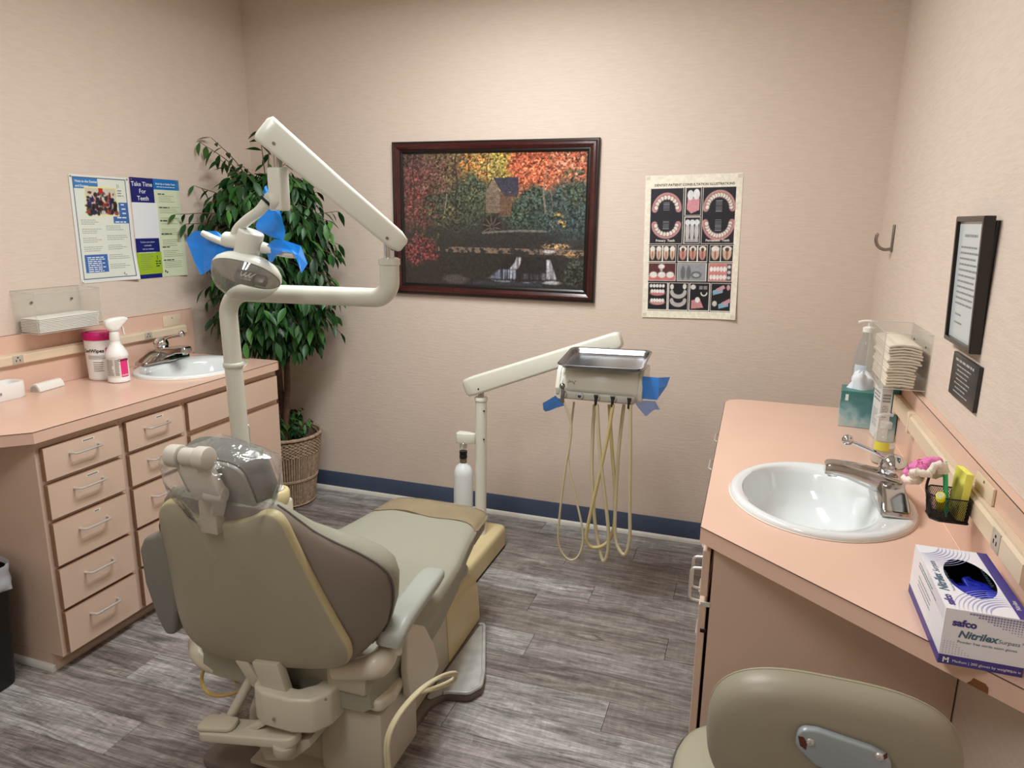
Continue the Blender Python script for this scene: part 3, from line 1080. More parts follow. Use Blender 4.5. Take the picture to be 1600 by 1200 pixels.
ob('lettering', J(arc_map(textgeom('CaviCide', .013, 'CENTER', .0005), (cx, cy), .0419, am + .62, ZC + .0925), arc_lines((cx, cy), .0419, am - 1.2, am - .35, ZC + .098, 15, .0046, .0014, 4), arc_lines((cx, cy), .0419, am - .28, am + .18, ZC + .098, 15, .0046, .0015, 6)), M_INK, t, smooth=0)
ob('small_lettering', arc_map(textgeom('CaviCide', .008, 'CENTER', .0003), (cx, cy), .0419, am + .66, ZC + .030), M_WHITE, t, smooth=0)

# white instrument box, cut by the frame edge
t = thing('white_container', (.11, -1.68, ZC), 'rounded white plastic container standing beside the small white tube', 'container')
poly = roundpoly([(.05, -1.82), (.15, -1.82), (.15, -1.548), (.05, -1.548)], .028, 6)
p0 = P(33, 617, z=ZC)
cs = [(.022 + (p[0] - .05) * .85, p[1] + .004) for p in poly]
r1 = [Vector((a, b, ZC)) for a, b in cs]; r2 = [Vector((a, b, ZC + .062)) for a, b in cs]
cc = (sum(a for a, b in cs) / len(cs), sum(b for a, b in cs) / len(cs))
sh = lambda s, z: [Vector((cc[0] + (a - cc[0]) * s, cc[1] + (b - cc[1]) * s, ZC + z)) for a, b in cs]
ob('body', loft([sh(.96, 0), sh(1, .004), sh(1, .058), sh(.985, .062), sh(.90, .0625), sh(.88, .058), sh(.88, .03)], True), M_WHITE2, t, smooth=40)
ob('latch', T(rbox(-.004, .004, -.012, .012, -.004, .004, .001), Tr(.107, -1.66, ZC + .03)), M_INKG, t)

# small white half-round tube lying on the counter
t = thing('tube_holder', (.06, -1.43, ZC), 'small white half-round plastic tube lying beside the white container', 'holder')
a = P(45, 611, z=ZC); b = P(76, 601, z=ZC)
a = Vector((.075, -1.495, 0)); b = Vector((.055, -1.372, 0))
dv = (b - a).normalized(); nv = Vector((-dv.y, dv.x, 0))
sec = roundpoly([(-.027, 0), (.027, 0), (.019, .020), (.010, .031), (-.010, .031), (-.020, .020)], [.003, .003, .01, .008, .008, .01], 3)
ob('shell', loft([[Vector((a + dv * s + nv * p[0]).to_tuple()) + Vector((0, 0, ZC + p[1])) for p in sec] for s in (.0, .126)]), M_WHITE, t, smooth=40)
ob('end_cap', loft([[Vector((a - dv * .0015 + nv * p[0] * .7).to_tuple()) + Vector((0, 0, ZC + .003 + p[1] * .7)) for p in sec], [Vector((a + dv * .001 + nv * p[0] * .7).to_tuple()) + Vector((0, 0, ZC + .003 + p[1] * .7)) for p in sec]]), M('grey_cap', 'b7b3ab', .5), t)


# ================================================================ ACRYLIC HOLDERS
def acrylic_bin(t, x0, x1, y0, y1, z0, z1, front_h, wall_x, th=.003):
    """open-top clear box fixed to the wall; panels are separate parts"""
    xf = x1 if wall_x == x0 else x0
    ob('back_panel', box(min(wall_x, wall_x + (th if xf > wall_x else -th)), max(wall_x, wall_x + (th if xf > wall_x else -th)), y0, y1, z0, z1), M_ACR, t, smooth=0)
    ob('front_panel', box(min(xf, xf - (th if xf > wall_x else -th)), max(xf, xf - (th if xf > wall_x else -th)), y0, y1, z0, z0 + front_h), M_ACR, t, smooth=0)
    for ya in (y0, y1 - th):
        ob('side_panel', box(x0 + th, x1 - th, ya, ya + th, z0, z1), M_ACR, t, smooth=0)
    ob('floor_panel', box(x0 + th, x1 - th, y0 + th, y1 - th, z0, z0 + th), M_ACR, t, smooth=0)
    # polished edges catch the light
    e = .0013
    pts = [[(xf, y0, z0 + front_h), (xf, y1, z0 + front_h)], [(xf, y0, z0), (xf, y0, z0 + front_h)], [(xf, y1, z0), (xf, y1, z0 + front_h)], [(xf, y0, z0), (xf, y1, z0)],
           [(wall_x, y0, z1), (xf, y0, z0 + front_h)], [(wall_x, y1, z1), (xf, y1, z0 + front_h)], [(x0, y0, z0), (x1, y0, z0)], [(x0, y1, z0), (x1, y1, z0)],
           [(wall_x, y0, z1), (wall_x, y1, z1)]]
    ob('polished_edge', J(*[tube([Vector(p), Vector(q)], e, 4) for p, q in pts]), M_ACRE, t, smooth=0)


t = thing('napkin_holder', (.06, -1.33, 1.131), 'clear acrylic wall bin holding a flat stack of white bibs', 'holder')
acrylic_bin(t, .002, .122, -1.482, -1.186, 1.131, 1.296, .156, .002)
for yy in (-1.405, -1.225):
    ob('screw', J(cyl((.0048, yy, 1.243), (.008, yy, 1.243), .0055, n=12, bevel=.001)), M_SCREW, t)
rr = random.Random(4)
for k in range(9):
    z = 1.1345 + k * .0062
    j = rr.uniform(-.0025, .0025)
    g = bev(box(.014 + j, .114 + j * .5, -1.468, -1.196 + j, z, z + .0046), .0018, 2)
    for v in g[0]: v.z += .004 * max(0, (v.y + 1.30)) * k / 2
    lb = 'topmost white paper bib of the stack in the acrylic bin' if k == 8 else 'folded white paper bib inside the stack in the acrylic bin'
    ob('paper_bib', g, M_PAPER, None, label=lb, cat='paper bib', group='white bibs stacked in the acrylic bin', loc=(.064, -1.33, z))

t = thing('towel_holder', (W - .06, -1.06, 1.125), 'clear acrylic wall bin full of folded paper towels above the tissue box', 'holder')
acrylic_bin(t, W - .124, W - .002, -1.200, -.915, 1.124, 1.288, .164, W - .002)
for yy, zz in ((-1.15, 1.245), (-.98, 1.245), (-1.15, 1.16)):
    ob('screw', cyl((W - .005, yy, zz), (W - .009, yy, zz), .0035, n=10, bevel=.001), M_SCREW, t)
rr = random.Random(9)
nT = 15
for k in range(nT):
    z = 1.128 + k * .0082
    j = rr.uniform(-.004, .004); w0 = W - .108 + j; w1 = W - .020 + (-.012 if k < 8 else 0) + j
    n = 7
    rows = []
    for i in range(n + 1):                       # wavy folded sheet, hump in the middle
        u = i / n
        x = w0 + (w1 - w0) * u
        hump = .0055 * math.sin(PI * u) * (.4 + .06 * k) + rr.uniform(-.0008, .0008)
        rows.append((x, z + hump))
    ring0 = [Vector((x, -1.193 + j * .4, zz)) for x, zz in rows] + [Vector((x, -1.193 + j * .4, zz + .0064)) for x, zz in reversed(rows)]
    ring1 = [Vector((p.x, -.93, p.z)) for p in ring0]
    g = bev(loft([ring0, ring1]), .0018, 2, 50)
    lb = 'topmost folded cream paper towel of the stack in the acrylic bin' if k == nT - 1 else 'folded cream paper towel inside the stack in the acrylic bin'
    ob('paper_towel', g, M_KRAFT, None, label=lb, cat='paper towel', group='paper towels stacked in the acrylic bin', loc=(W - .066, -1.06, z))

# ================================================================ ITEMS ON THE RIGHT COUNTER
# ---- glove box: long side along y, big opening on top
gx0, gx1, gy0, gy1, gz1 = 3.072, 3.190, -2.290, -2.046, .9985
M_GBOX = M('glove_box_card', 'e9e8ee', .4)
M_GPUR = M('box_violet', '443a86', .4)
M_GTXT = M('box_teal_ink', '4a6c80', .45)
M_GLOV = M('blue_nitrile', '1c2bb0', .45, bump=.4, bscale=40)
t = thing('glove_box', ((gx0 + gx1) / 2, (gy0 + gy1) / 2, ZC), 'white and violet carton of blue nitrile gloves lying on the counter', 'glove box')
ex, ey, ea, eb = (gx0 + gx1) / 2 + .003, (gy0 + gy1) / 2 + .003, .037, .074
bm = bmesh.new()
n = 36
hole = [bm.verts.new((ex + ea * math.cos(2 * PI * i / n), ey + eb * math.sin(2 * PI * i / n), gz1)) for i in range(n)]
outer = [bm.verts.new(p) for p in ((gx0, gy0, gz1), (gx1, gy0, gz1), (gx1, gy1, gz1), (gx0, gy1, gz1))]
ed = [bm.edges.new((hole[i], hole[(i + 1) % n])) for i in range(n)] + [bm.edges.new((outer[i], outer[(i + 1) % 4])) for i in range(4)]
bmesh.ops.triangle_fill(bm, use_beauty=True, edges=ed)
low = [bm.verts.new((v.co.x, v.co.y, ZC)) for v in outer]
for i in range(4): bm.faces.new((outer[i], outer[(i + 1) % 4], low[(i + 1) % 4], low[i]))
bm.faces.new(low[::-1])
ob('carton', frm_bm(bm), M_GBOX, t, smooth=20)
# black inner walls painted for the shade inside, and gloves seen through the opening
_lv, _lf = box(gx0 + .002, gx1 - .002, gy0 + .002, gy1 - .002, ZC + .001, gz1 - .0012)
ob('shade_lining', (_lv, [f_ for k_, f_ in enumerate(_lf) if k_ != 1]), M('carton_inside_shade', '15161c', .8), t)
rr = random.Random(5)
gl = []
for k in range(16):
    c = (ex + rr.uniform(-.035, .035), ey + rr.uniform(-.085, .05) - .02, ZC + .045 + rr.uniform(0, .022))
    pts = [Vector(c) + Vector((rr.uniform(-.04, .04), rr.uniform(-.05, .05), rr.uniform(-.012, .012))) for _ in range(4)]
    gl.append(sweep([Vector((min(max(v.x, gx0 + .018), gx1 - .018), min(max(v.y, gy0 + .018), gy1 - .018), min(v.z, gz1 - .02))) for v in smooth_path(pts, 5)], rrect(.022, .008, .003, 2)))
ob('glove_wad', J(*gl, T(sphere((0, 0, 0), 1, 16), Tr(ex + .004, ey - .028, ZC + .046) @ Sc(.048, .080, .034))), M_GLOV, t, smooth=50)
# printing: top, near end, long side facing the room
top = Sheet((gx0, gy0, gz1), (1, 0, 0), (0, 1, 0), gx1 - gx0, gy1 - gy0)
side = Sheet((gx0, gy1, ZC), (0, -1, 0), (0, 0, 1), gy1 - gy0, gz1 - ZC)
end = Sheet((gx0, gy0, ZC), (1, 0, 0), (0, 0, 1), gx1 - gx0, gz1 - ZC)
wT, hT = top.w, top.h
def rot_text(sh, s, a, b, size, bold=0.0, align='LEFT', shear=0.0):
    g = textgeom(s, size, align, bold, shear)
    g = T(g, Rz(PI / 2))
    return sh.map(g, a, b, .0005)
ob('violet_band', J(top.rect(wT - .017, 0, wT, hT), end.rect(0, 0, end.w, .0165), side.rect(0, 0, side.w, .0165)), M_GPUR, t, smooth=0)
ob('brand_text', rot_text(top, 'safco', .016, .014, .017, .0007), M_GPUR, t, smooth=0, kind='stuff')
ob('brand_text', end.text('safco', .012, .070, .0165, bold=.0007), M_GPUR, t, smooth=0, kind='stuff')
ob('product_text', rot_text(top, 'Nitrilex', .018, .062, .020, .0006, shear=.25), M_GTXT, t, smooth=0, kind='stuff')
ob('product_text', end.text('Nitrilex', .022, .051, .0172, bold=.0005, shear=.25), M_GTXT, t, smooth=0, kind='stuff')
ob('line_text', J(rot_text(top, 'Surpass', .018, .132, .0145, 0, shear=.2), end.text('Surpass\u2122', .0775, .0515, .0098, shear=.2),
                  end.text('Powder free nitrile exam gloves', .0225, .041, .0064), rot_text(top, 'Powder free nitrile exam gloves', .0285, .066, .006),
                  side.lines(.05, .19, .085, 2, .006, .002, seed=2), side.lines(.06, .16, .062, 3, .008, .0016, seed=4), top.lines(wT - .03, wT - .024, .17, 12, .006, .0012, seed=3)), M_GTXT, t, smooth=0, kind='stuff')
ob('band_text', J(end.text('M', .006, .0035, .0125, bold=.0004), end.text('Medium | 200 gloves by weight |', .020, .0055, .0064), end.text('Made in', .097, .0055, .0058),
                  rot_text(top, 'Nitrilex', wT - .006, .03, .010)), M_WHITE, t, smooth=0, kind='stuff')
arcs = []
for cxx, cyy, aa in ((0.0, hT, -PI / 2), (wT - .017, 0.0, PI / 2)):
    for k in range(9):                                  # fans of pale stripes in two corners
        r0 = .038 + k * .0062
        pts = []
        for i in range(13):
            a = aa + (PI / 2) * i / 12
            pts.append((cxx + r0 * math.cos(a), cyy + r0 * math.sin(a)))
        V = []; Fc = []
        wdt = .0032 * (1 - k / 12)
        for i, (x, y) in enumerate(pts):
            dx, dy = x - cxx, y - cyy; L = math.hypot(dx, dy)
            ww = wdt * math.sin(PI * (i + .5) / 13)
            for s_ in (-1, 1):
                qx, qy = x + dx / L * ww * s_ * .5, y + dy / L * ww * s_ * .5
                V.append(top.pt(min(max(qx, .0005), wT - .0175), min(max(qy, .0005), hT - .0005), .0004))
        Fc = [(2 * i, 2 * i + 1, 2 * i + 3, 2 * i + 2) for i in range(12)]
        arcs.append((V, Fc))
dots = []
for i in range(26):
    for j in range(7):
        if i * .0042 > .025 + j * .011:
            s_ = .0005 + .0011 * max(0, 1 - j / 7)
            a, b = .010 + i * .0042, end.h - .004 - j * .0042
            if a < end.w - .002: dots.append(end.rect(a - s_, b - s_, a + s_, b + s_))
        if i < 9 and j < 6 and i + j < 9:
            dots.append(end.rect(.004 + i * .0045, .020 + j * .004, .0052 + i * .0045, .0212 + j * .004))
for i in range(40):
    for j in range(5):
        a, b = .10 + i * .0035, side.h - .003 - j * .0045
        if a < side.w - .002 and i > j * 5: dots.append(side.rect(a, b - .0012, a + .0012, b))
ob('stripe_fan', J(*arcs[:9]), M('box_pale_violet', 'a9aad6', .45), t, smooth=0, kind='stuff')
ob('stripe_fan', J(*arcs[9:]), MATS['box_pale_violet'], t, smooth=0, kind='stuff')
ob('dot_pattern', J(*dots), M('box_dot_violet', '8d8cb4', .45), t, smooth=0, kind='stuff')

# ---- wire mesh cup clipped on the raceway, with its contents
M_MESH = M('black_wire', '26282a', .45, .4)
cx0, cx1, cy0, cy1 = 3.122, 3.192, -1.912, -1.842      # room-ward x0, wall x1
cz0, cz1 = 1.000, 1.052
cup = thing('pen_cup', ((cx0 + cx1) / 2, (cy0 + cy1) / 2, cz0), 'black wire mesh pen cup hung on the raceway', 'pen cup')
def cup_ring(z, gr): return roundpoly([(cx0 + .014 - gr, cy0 - gr), (cx1, cy0 - gr), (cx1, cy1 + gr), (cx0 + .014 - gr, cy1 + gr), (cx0 - gr, cy1 - .016), (cx0 - gr, cy0 + .016)], .004, 3)
rim = [Vector((a, b, cz1)) for a, b in cup_ring(0, .004)]
foot = [Vector((a, b, cz0)) for a, b in cup_ring(0, -.003)]
ob('rim', tube(rim + [rim[0]], .0016, 6), M_MESH, cup)
ob('base', J(tube(foot + [foot[0]], .002, 6), extr([(v.x, v.y) for v in foot], cz0 - .001, cz0 + .001)), M_MESH, cup)
wires = []
NW = 72
def samp(ring, s):
    L = [0]
    for i in range(len(ring)): L.append(L[-1] + (ring[(i + 1) % len(ring)] - ring[i]).length)
    d = (s % 1.0) * L[-1]
    for i in range(len(ring)):
        if d <= L[i + 1]:
            f = (d - L[i]) / max(1e-9, L[i + 1] - L[i])
            return ring[i].lerp(ring[(i + 1) % len(ring)], f)
for i in range(NW):                                   # two families of crossing wires
    for sg in (-1, 1):
        p = [samp(foot, i / NW + sg * .10 * k / 4).lerp(samp(rim, i / NW + sg * .10 * k / 4), k / 4) for k in range(5)]
        wires.append(sweep(p, circ(.00055, 3), caps=False))
ob('mesh', J(*wires), M_MESH, cup, kind='stuff', smooth=0)
# yellow sticky notes
M_YEL = M('sticky_yellow', 'f2ee72', .7)
nt_ = thing('sticky_notes', (3.176, -1.873, 1.003), 'yellow pad of sticky notes standing in the mesh cup', 'sticky notes')
mm = Tr(3.176, -1.873, 1.0035) @ Rz(R_(2)) @ Rx(R_(-3)) @ Ry(R_(4))
ob('pad', T(rbox(-.007, .007, -.035, .035, 0, .099, .0008), mm), M_YEL, nt_)
ob('sheet_edges', T(J(*[box(-.007 + k * .0024, -.0066 + k * .0024, -.0354, .0354, .001, .0993) for k in range(6)]), mm), M('sticky_edge', 'dcd65a', .8), nt_, smooth=0)
# green pen
M_GRN = M('green_pen', '3fc98f', .3)
pn = thing('pen', (3.156, -1.89, 1.003), 'mint green ballpoint pen standing in the mesh cup', 'pen')
a = Vector((3.156, -1.890, 1.003)); b = Vector((3.150, -1.845, 1.110))
dd = (b - a).normalized()
ob('barrel', J(cyl(a, a + dd * .012, .0012, .0042, 12), cyl(a + dd * .012, a + dd * .098, .0046, .0048, 14), cyl(a + dd * .098, a + dd * .116, .0044, .0034, 14, .001)), M_GRN, pn)
ob('clip', T(rbox(-.0016, .0016, -.0068, -.0054, .074, .108, .0005), axis_mat(a, b)), M_GRN, pn)
ob('grip', cyl(a + dd * .022, a + dd * .050, .0050, .0050, 14, .0005), M('green_grip', '2fb27c', .6), pn)
# yellow highlighter
hl = thing('highlighter', (3.14, -1.89, 1.003), 'short yellow highlighter tilted in the mesh cup', 'highlighter')
a = Vector((3.150, -1.868, 1.012)); b = Vector((3.132, -1.922, 1.060))
dd = (b - a).normalized()
ob('barrel', cyl(a, b, .0085, .0088, 18, .001), M('highlighter_yellow', 'e6e81a', .35), hl)
ob('end_plug', cyl(b - dd * .002, b + dd * .0008, .0068, .0062, 16), M('pale_plug', 'd8d6b8', .4), hl)
# crocheted flower on a black stem
fw = thing('crochet_flower', (3.10, -1.83, 1.05), 'crocheted pink and white flower on a black stem in the cup', 'flower')
a = Vector((3.134, -1.862, 1.004)); fc = P(1446, 737, x=3.112)
M_YP = M('pink_yarn', 'e583b8', .9, bump=.8, bscale=300)
M_YW = M('white_yarn', 'efe3d6', .9, bump=.8, bscale=300)
M_YD = M('rose_yarn', 'd0788f', .9, bump=.8, bscale=300)
ob('stem', tube(smooth_path([a, a.lerp(fc, .5) + Vector((-.004, 0, .004)), fc + Vector((.008, -.004, -.004))], 4), .0028, 8), M_BLACK, fw)
fdir = (fc - a).normalized()
fm = axis_mat(fc, fc + Vector((-.40, .45, .75))) @ Sc(1.32, 1.32, 1.32)
pink, whit, rose = [], [], []
def yarn_ring(r, z, rad, lst, waves, amp, n=64, ph=0):
    pts = []
    for i in range(n + 1):
        a_ = 2 * PI * i / n
        pts.append(Vector((r * math.cos(a_) * (1 + .12 * math.sin(waves * a_ + ph)), r * math.sin(a_) * (1 + .12 * math.sin(waves * a_ + ph)), z + amp * math.sin(waves * a_ + ph + 1))))
    lst.append(sweep(pts, circ(rad, 7), caps=False, scale=[1 + .22 * math.sin(i * 2.6) for i in range(n + 1)]))
yarn_ring(.010, .004, .0055, rose, 3, .001)
yarn_ring(.016, .001, .006, rose, 4, .002)
yarn_ring(.022, -.002, .006, whit, 5, .004)
yarn_ring(.0275, -.003, .006, whit, 5, .005)
yarn_ring(.023, .007, .0058, pink, 5, .004, ph=.6)
yarn_ring(.016, .011, .0058, pink, 5, .003, ph=.6)
yarn_ring(.008, .013, .0060, pink, 4, .002)
ob('pink_petals', T(J(*pink), fm), M_YP, fw, smooth=60)
ob('white_petals', T(J(*whit), fm), M_YW, fw, smooth=60)
ob('rose_underside', T(J(*rose), fm), M_YD, fw, smooth=60)

# ---- tissue box with a tissue
def M_teal():
    m = M('tissue_print', '4f8f8e', .4)
    nt = m.node_tree; b = nt.nodes['Principled BSDF']
    tc = nt.nodes.new('ShaderNodeTexCoord')
    n = nt.nodes.new('ShaderNodeTexNoise'); n.inputs['Scale'].default_value = 16; n.inputs['Detail'].default_value = 4; n.inputs['Distortion'].default_value = .8
    nt.links.new(tc.outputs['Object'], n.inputs['Vector'])
    sp_ = nt.nodes.new('ShaderNodeSeparateXYZ'); nt.links.new(tc.outputs['Object'], sp_.inputs[0])
    ma = nt.nodes.new('ShaderNodeMath'); ma.operation = 'MULTIPLY_ADD'; ma.inputs[1].default_value = 5.5; ma.inputs[2].default_value = -.12
    nt.links.new(sp_.outputs[2], ma.inputs[0])
    ad = nt.nodes.new('ShaderNodeMath'); ad.operation = 'MULTIPLY_ADD'; ad.inputs[1].default_value = .9
    nt.links.new(n.outputs['Fac'], ad.inputs[0]); nt.links.new(ma.outputs[0], ad.inputs[2])
    r = nt.nodes.new('ShaderNodeValToRGB')
    els = r.color_ramp.elements
    els[0].position = .30; els[0].color = (*lin('c3c9bd'), 1)
    els[1].position = .95; els[1].color = (*lin('3f7a76'), 1)
    for p_, c_ in ((.45, 'a9c0bf'), (.58, '86acb2'), (.72, '5b8b90')):
        e = els.new(p_); e.color = (*lin(c_), 1)
    nt.links.new(ad.outputs[0], r.inputs[0]); nt.links.new(r.outputs[0], b.inputs['Base Color'])
    return m
M_TEAL = M_teal()
tx, ty, ts, th_ = 3.118, -.775, .109, .128
t = thing('tissue_box', (tx, ty, ZC), 'teal and white cube tissue box with a tissue pulled up', 'tissue box')
mm = Tr(tx, ty, ZC) @ Rz(R_(-6))
ob('carton', T(rbox(-ts / 2, ts / 2, -ts / 2, ts / 2, 0, th_, .0015, 1), mm), M_TEAL, t, smooth=20)
ob('logo', T(J(box(-.040, -.030, -ts / 2 - .0006, -ts / 2, th_ - .034, th_ - .012), box(-ts / 2 - .0006, -ts / 2, -.038, -.026, th_ - .036, th_ - .014)), mm), M('logo_pale', 'dfe9e4', .5), t, smooth=0)
tp = []
n = 20
for k, (r, z) in enumerate(((.030, .0), (.027, .012), (.025, .026), (.026, .040), (.022, .052), (.012, .058))):
    tp.append([Vector((r * (1.25 + .28 * math.sin(3 * a_ + k * .5) + .15 * math.sin(7 * a_ + k)) * math.cos(a_), r * (.62 + .25 * math.sin(4 * a_ + 1 + k * .4)) * math.sin(a_), z + (.010 * math.sin(3 * a_) if k > 3 else 0))) for a_ in [2 * PI * i / n for i in range(n)]])
ob('tissue', T(loft(tp), mm @ Tr(.005, 0, th_ - .001)), M('tissue_white', 'e3e7ee', .8), t, smooth=60)
# ---- white carton of refills beside it, standing on end
bx, by = 3.182, -.932
t = thing('wipe_carton', (bx, by, ZC), 'narrow teal and white carton with printed panel by the tissue box', 'carton')
mm = Tr(bx, by, ZC) @ Rz(R_(4))
bw, bd, bh = .052, .105, .198
ob('carton', T(rbox(-bw / 2, bw / 2, -bd / 2, bd / 2, 0, bh, .0015, 1), mm), M_TEAL, t, smooth=20)
fr = Sheet(mm @ Vector((-bw / 2, bd / 2, 0)), mm.to_3x3() @ Vector((0, -1, 0)), (0, 0, 1), bd, bh)
fe = Sheet(mm @ Vector((-bw / 2, -bd / 2, 0)), mm.to_3x3() @ Vector((1, 0, 0)), (0, 0, 1), bw, bh)
ob('panel', J(fr.rect(.0, .004, bd, bh - .004), fe.rect(0, .004, .030, bh - .004)), M('carton_pale', 'd5d8d6', .5), t, smooth=0)
ob('small_print', J(fe.lines(.003, .028, .160, 3, .010, .006, .1, off=.001, seed=5), fe.lines(.004, .026, .122, 7, .006, .0022, .3, off=.001, seed=6), fr.lines(.01, .09, .16, 3, .012, .006, .2, off=.001, seed=7),
                  fr.lines(.012, .08, .10, 9, .007, .0022, .3, off=.001, seed=8)), M_INKG, t, smooth=0)
# ---- clear pump bottle by the faucet
def pump_bottle(c, r, h, label, mat_b, mat_p, cat, ang, mat_l=None, fill=None):
    t = thing('pump_bottle', (c[0], c[1], ZC), label, cat)
    m0 = Tr(c[0], c[1], ZC)
    ob('bottle', T(lathe([(0, 0), (r * .9, 0), (r, .004), (r, h * .62), (r * .93, h * .74), (r * .62, h * .88), (r * .42, h * .95), (r * .42, h), (0, h)], 28), m0), mat_b, t, smooth=50)
    if fill: ob('liquid', T(lathe([(0, .003), (r * .86, .003), (r * .9, .007), (r * .9, h * fill), (0, h * fill)], 24), m0), M('soap_gel', 'cfc9b8', .2, trans=.0), t, smooth=50)
    ob('collar', T(lathe([(0, h - .004), (r * .5, h - .004), (r * .52, h + .012), (r * .3, h + .016), (.004, h + .017), (.004, h + .034), (0, h + .034)], 20), m0), mat_p, t, smooth=40)
    d = Vector((math.cos(ang), math.sin(ang), 0)); tp_ = Vector((c[0], c[1], ZC + h + .034))
    ob('pump_head', sweep(smooth_path([tp_ - d * .014, tp_ + Vector((0, 0, .002)), tp_ + d * .018 + Vector((0, 0, .001)), tp_ + d * .036 - Vector((0, 0, .004))], 4), rrect(.013, .008, .003, 3)), mat_p, t)
    if mat_l: ob('label_panel', arc_label(c, r, ZC + h * .28, ZC + h * .62, CAMDIR(*c) - .9, CAMDIR(*c) + .9), mat_l, t)
    return t
M_CLR = M_clear('clear_bottle', (.93, .95, .93), gloss=.12, rough=.06, milk=.10)
M_CLRP = M_clear('clear_pump', (.95, .96, .96), gloss=.12, rough=.1, milk=.35)
pb = pump_bottle((3.143, -1.212), .031, .112, 'small clear soap pump bottle behind the chrome faucet', M_CLR, M_CLRP, 'pump bottle', R_(200), None, fill=.45)
ob('label_panel', arc_label((3.143, -1.212), .0312, ZC + .044, ZC + .070, CAMDIR(3.143, -1.212) - .9, CAMDIR(3.143, -1.212) + .5), M('label_yellow', 'd8d24a', .5), pb)
# ---- tall sanitizer bottle behind the acrylic bin
hb = P(1357, 500, y=-.66)
pump_bottle((hb.x + .005, -.655), .038, hb.z - ZC - .040, 'tall clear sanitizer pump bottle behind the tissue box', M_clear('clear_tall', (.82, .85, .86), gloss=.15, rough=.05, milk=.12), M_WHITE, 'pump bottle', R_(185), M('label_blue_white', 'c9d6df', .5), fill=.5)

# ================================================================ THINGS ON THE WALLS
M_PRINT = M_print('printed_sheet', .45)
M_PICT = M_print('printed_picture', .22, coat=.25)
M_PAPERB = M('poster_back', 'ece5d3', .7)
M_PIN = M('pin_metal', '9a968c', .3, 1.0)


# ---- little raster painter (sRGB, row 0 on top)
def canvas(h, w, col): return np.ones((h, w, 3)) * np.array(col).reshape(1, 1, 3) / 255.0


def grid(img):
    h, w = img.shape[:2]
    yy, xx = np.mgrid[0:h, 0:w]
    return (xx + .5) / w, (yy + .5) / h


def put(img, mask, col, a=1.0):
    c = np.array(col) / 255.0
    m = np.clip(mask, 0, 1)[..., None] * a
    img[:] = img * (1 - m) + c * m


def rect_(img, u0, v0, u1, v1, col, a=1.0):
    u, v = grid(img)
    put(img, ((u >= u0) & (u <= u1) & (v >= v0) & (v <= v1)).astype(float), col, a)


def ell_(img, cu, cv, ru, rv, col, a=1.0, soft=.1):
    u, v = grid(img)
    d = np.sqrt(((u - cu) / ru) ** 2 + ((v - cv) / rv) ** 2)
    put(img, np.clip((1 - d) / soft + .5, 0, 1), col, a)


def vnoise(h, w, cells, seed):
    rs = np.random.RandomState(seed)
    ch, cw = cells
    g = rs.rand(ch + 2, cw + 2)
    y = np.linspace(0, ch, h); x = np.linspace(0, cw, w)
    yi = y.astype(int); xi = x.astype(int)
    fy = (y - yi)[:, None]; fx = (x - xi)[None, :]
    fy = fy * fy * (3 - 2 * fy); fx = fx * fx * (3 - 2 * fx)
    a = g[yi][:, xi]; b = g[yi][:, xi + 1]; c = g[yi + 1][:, xi]; d = g[yi + 1][:, xi + 1]
    return (a * (1 - fx) + b * fx) * (1 - fy) + (c * (1 - fx) + d * fx) * fy


def fbm(h, w, base, seed, octs=4):
    t = 0; s = 0; amp = 1
    for k in range(octs):
        t = t + amp * vnoise(h, w, (int(base[0] * 2 ** k), int(base[1] * 2 ** k)), seed + k)
        s += amp; amp *= .62
    return t / s


def poly_(img, pts, col, a=1.0):
    u, v = grid(img)
    ins = np.zeros(u.shape, bool)
    n = len(pts)
    for i in range(n):
        x0, y0 = pts[i]; x1, y1 = pts[(i + 1) % n]
        c = ((y0 > v) != (y1 > v)) & (u < (x1 - x0) * (v - y0) / (y1 - y0 + 1e-12) + x0)
        ins ^= c
    put(img, ins.astype(float), col, a)


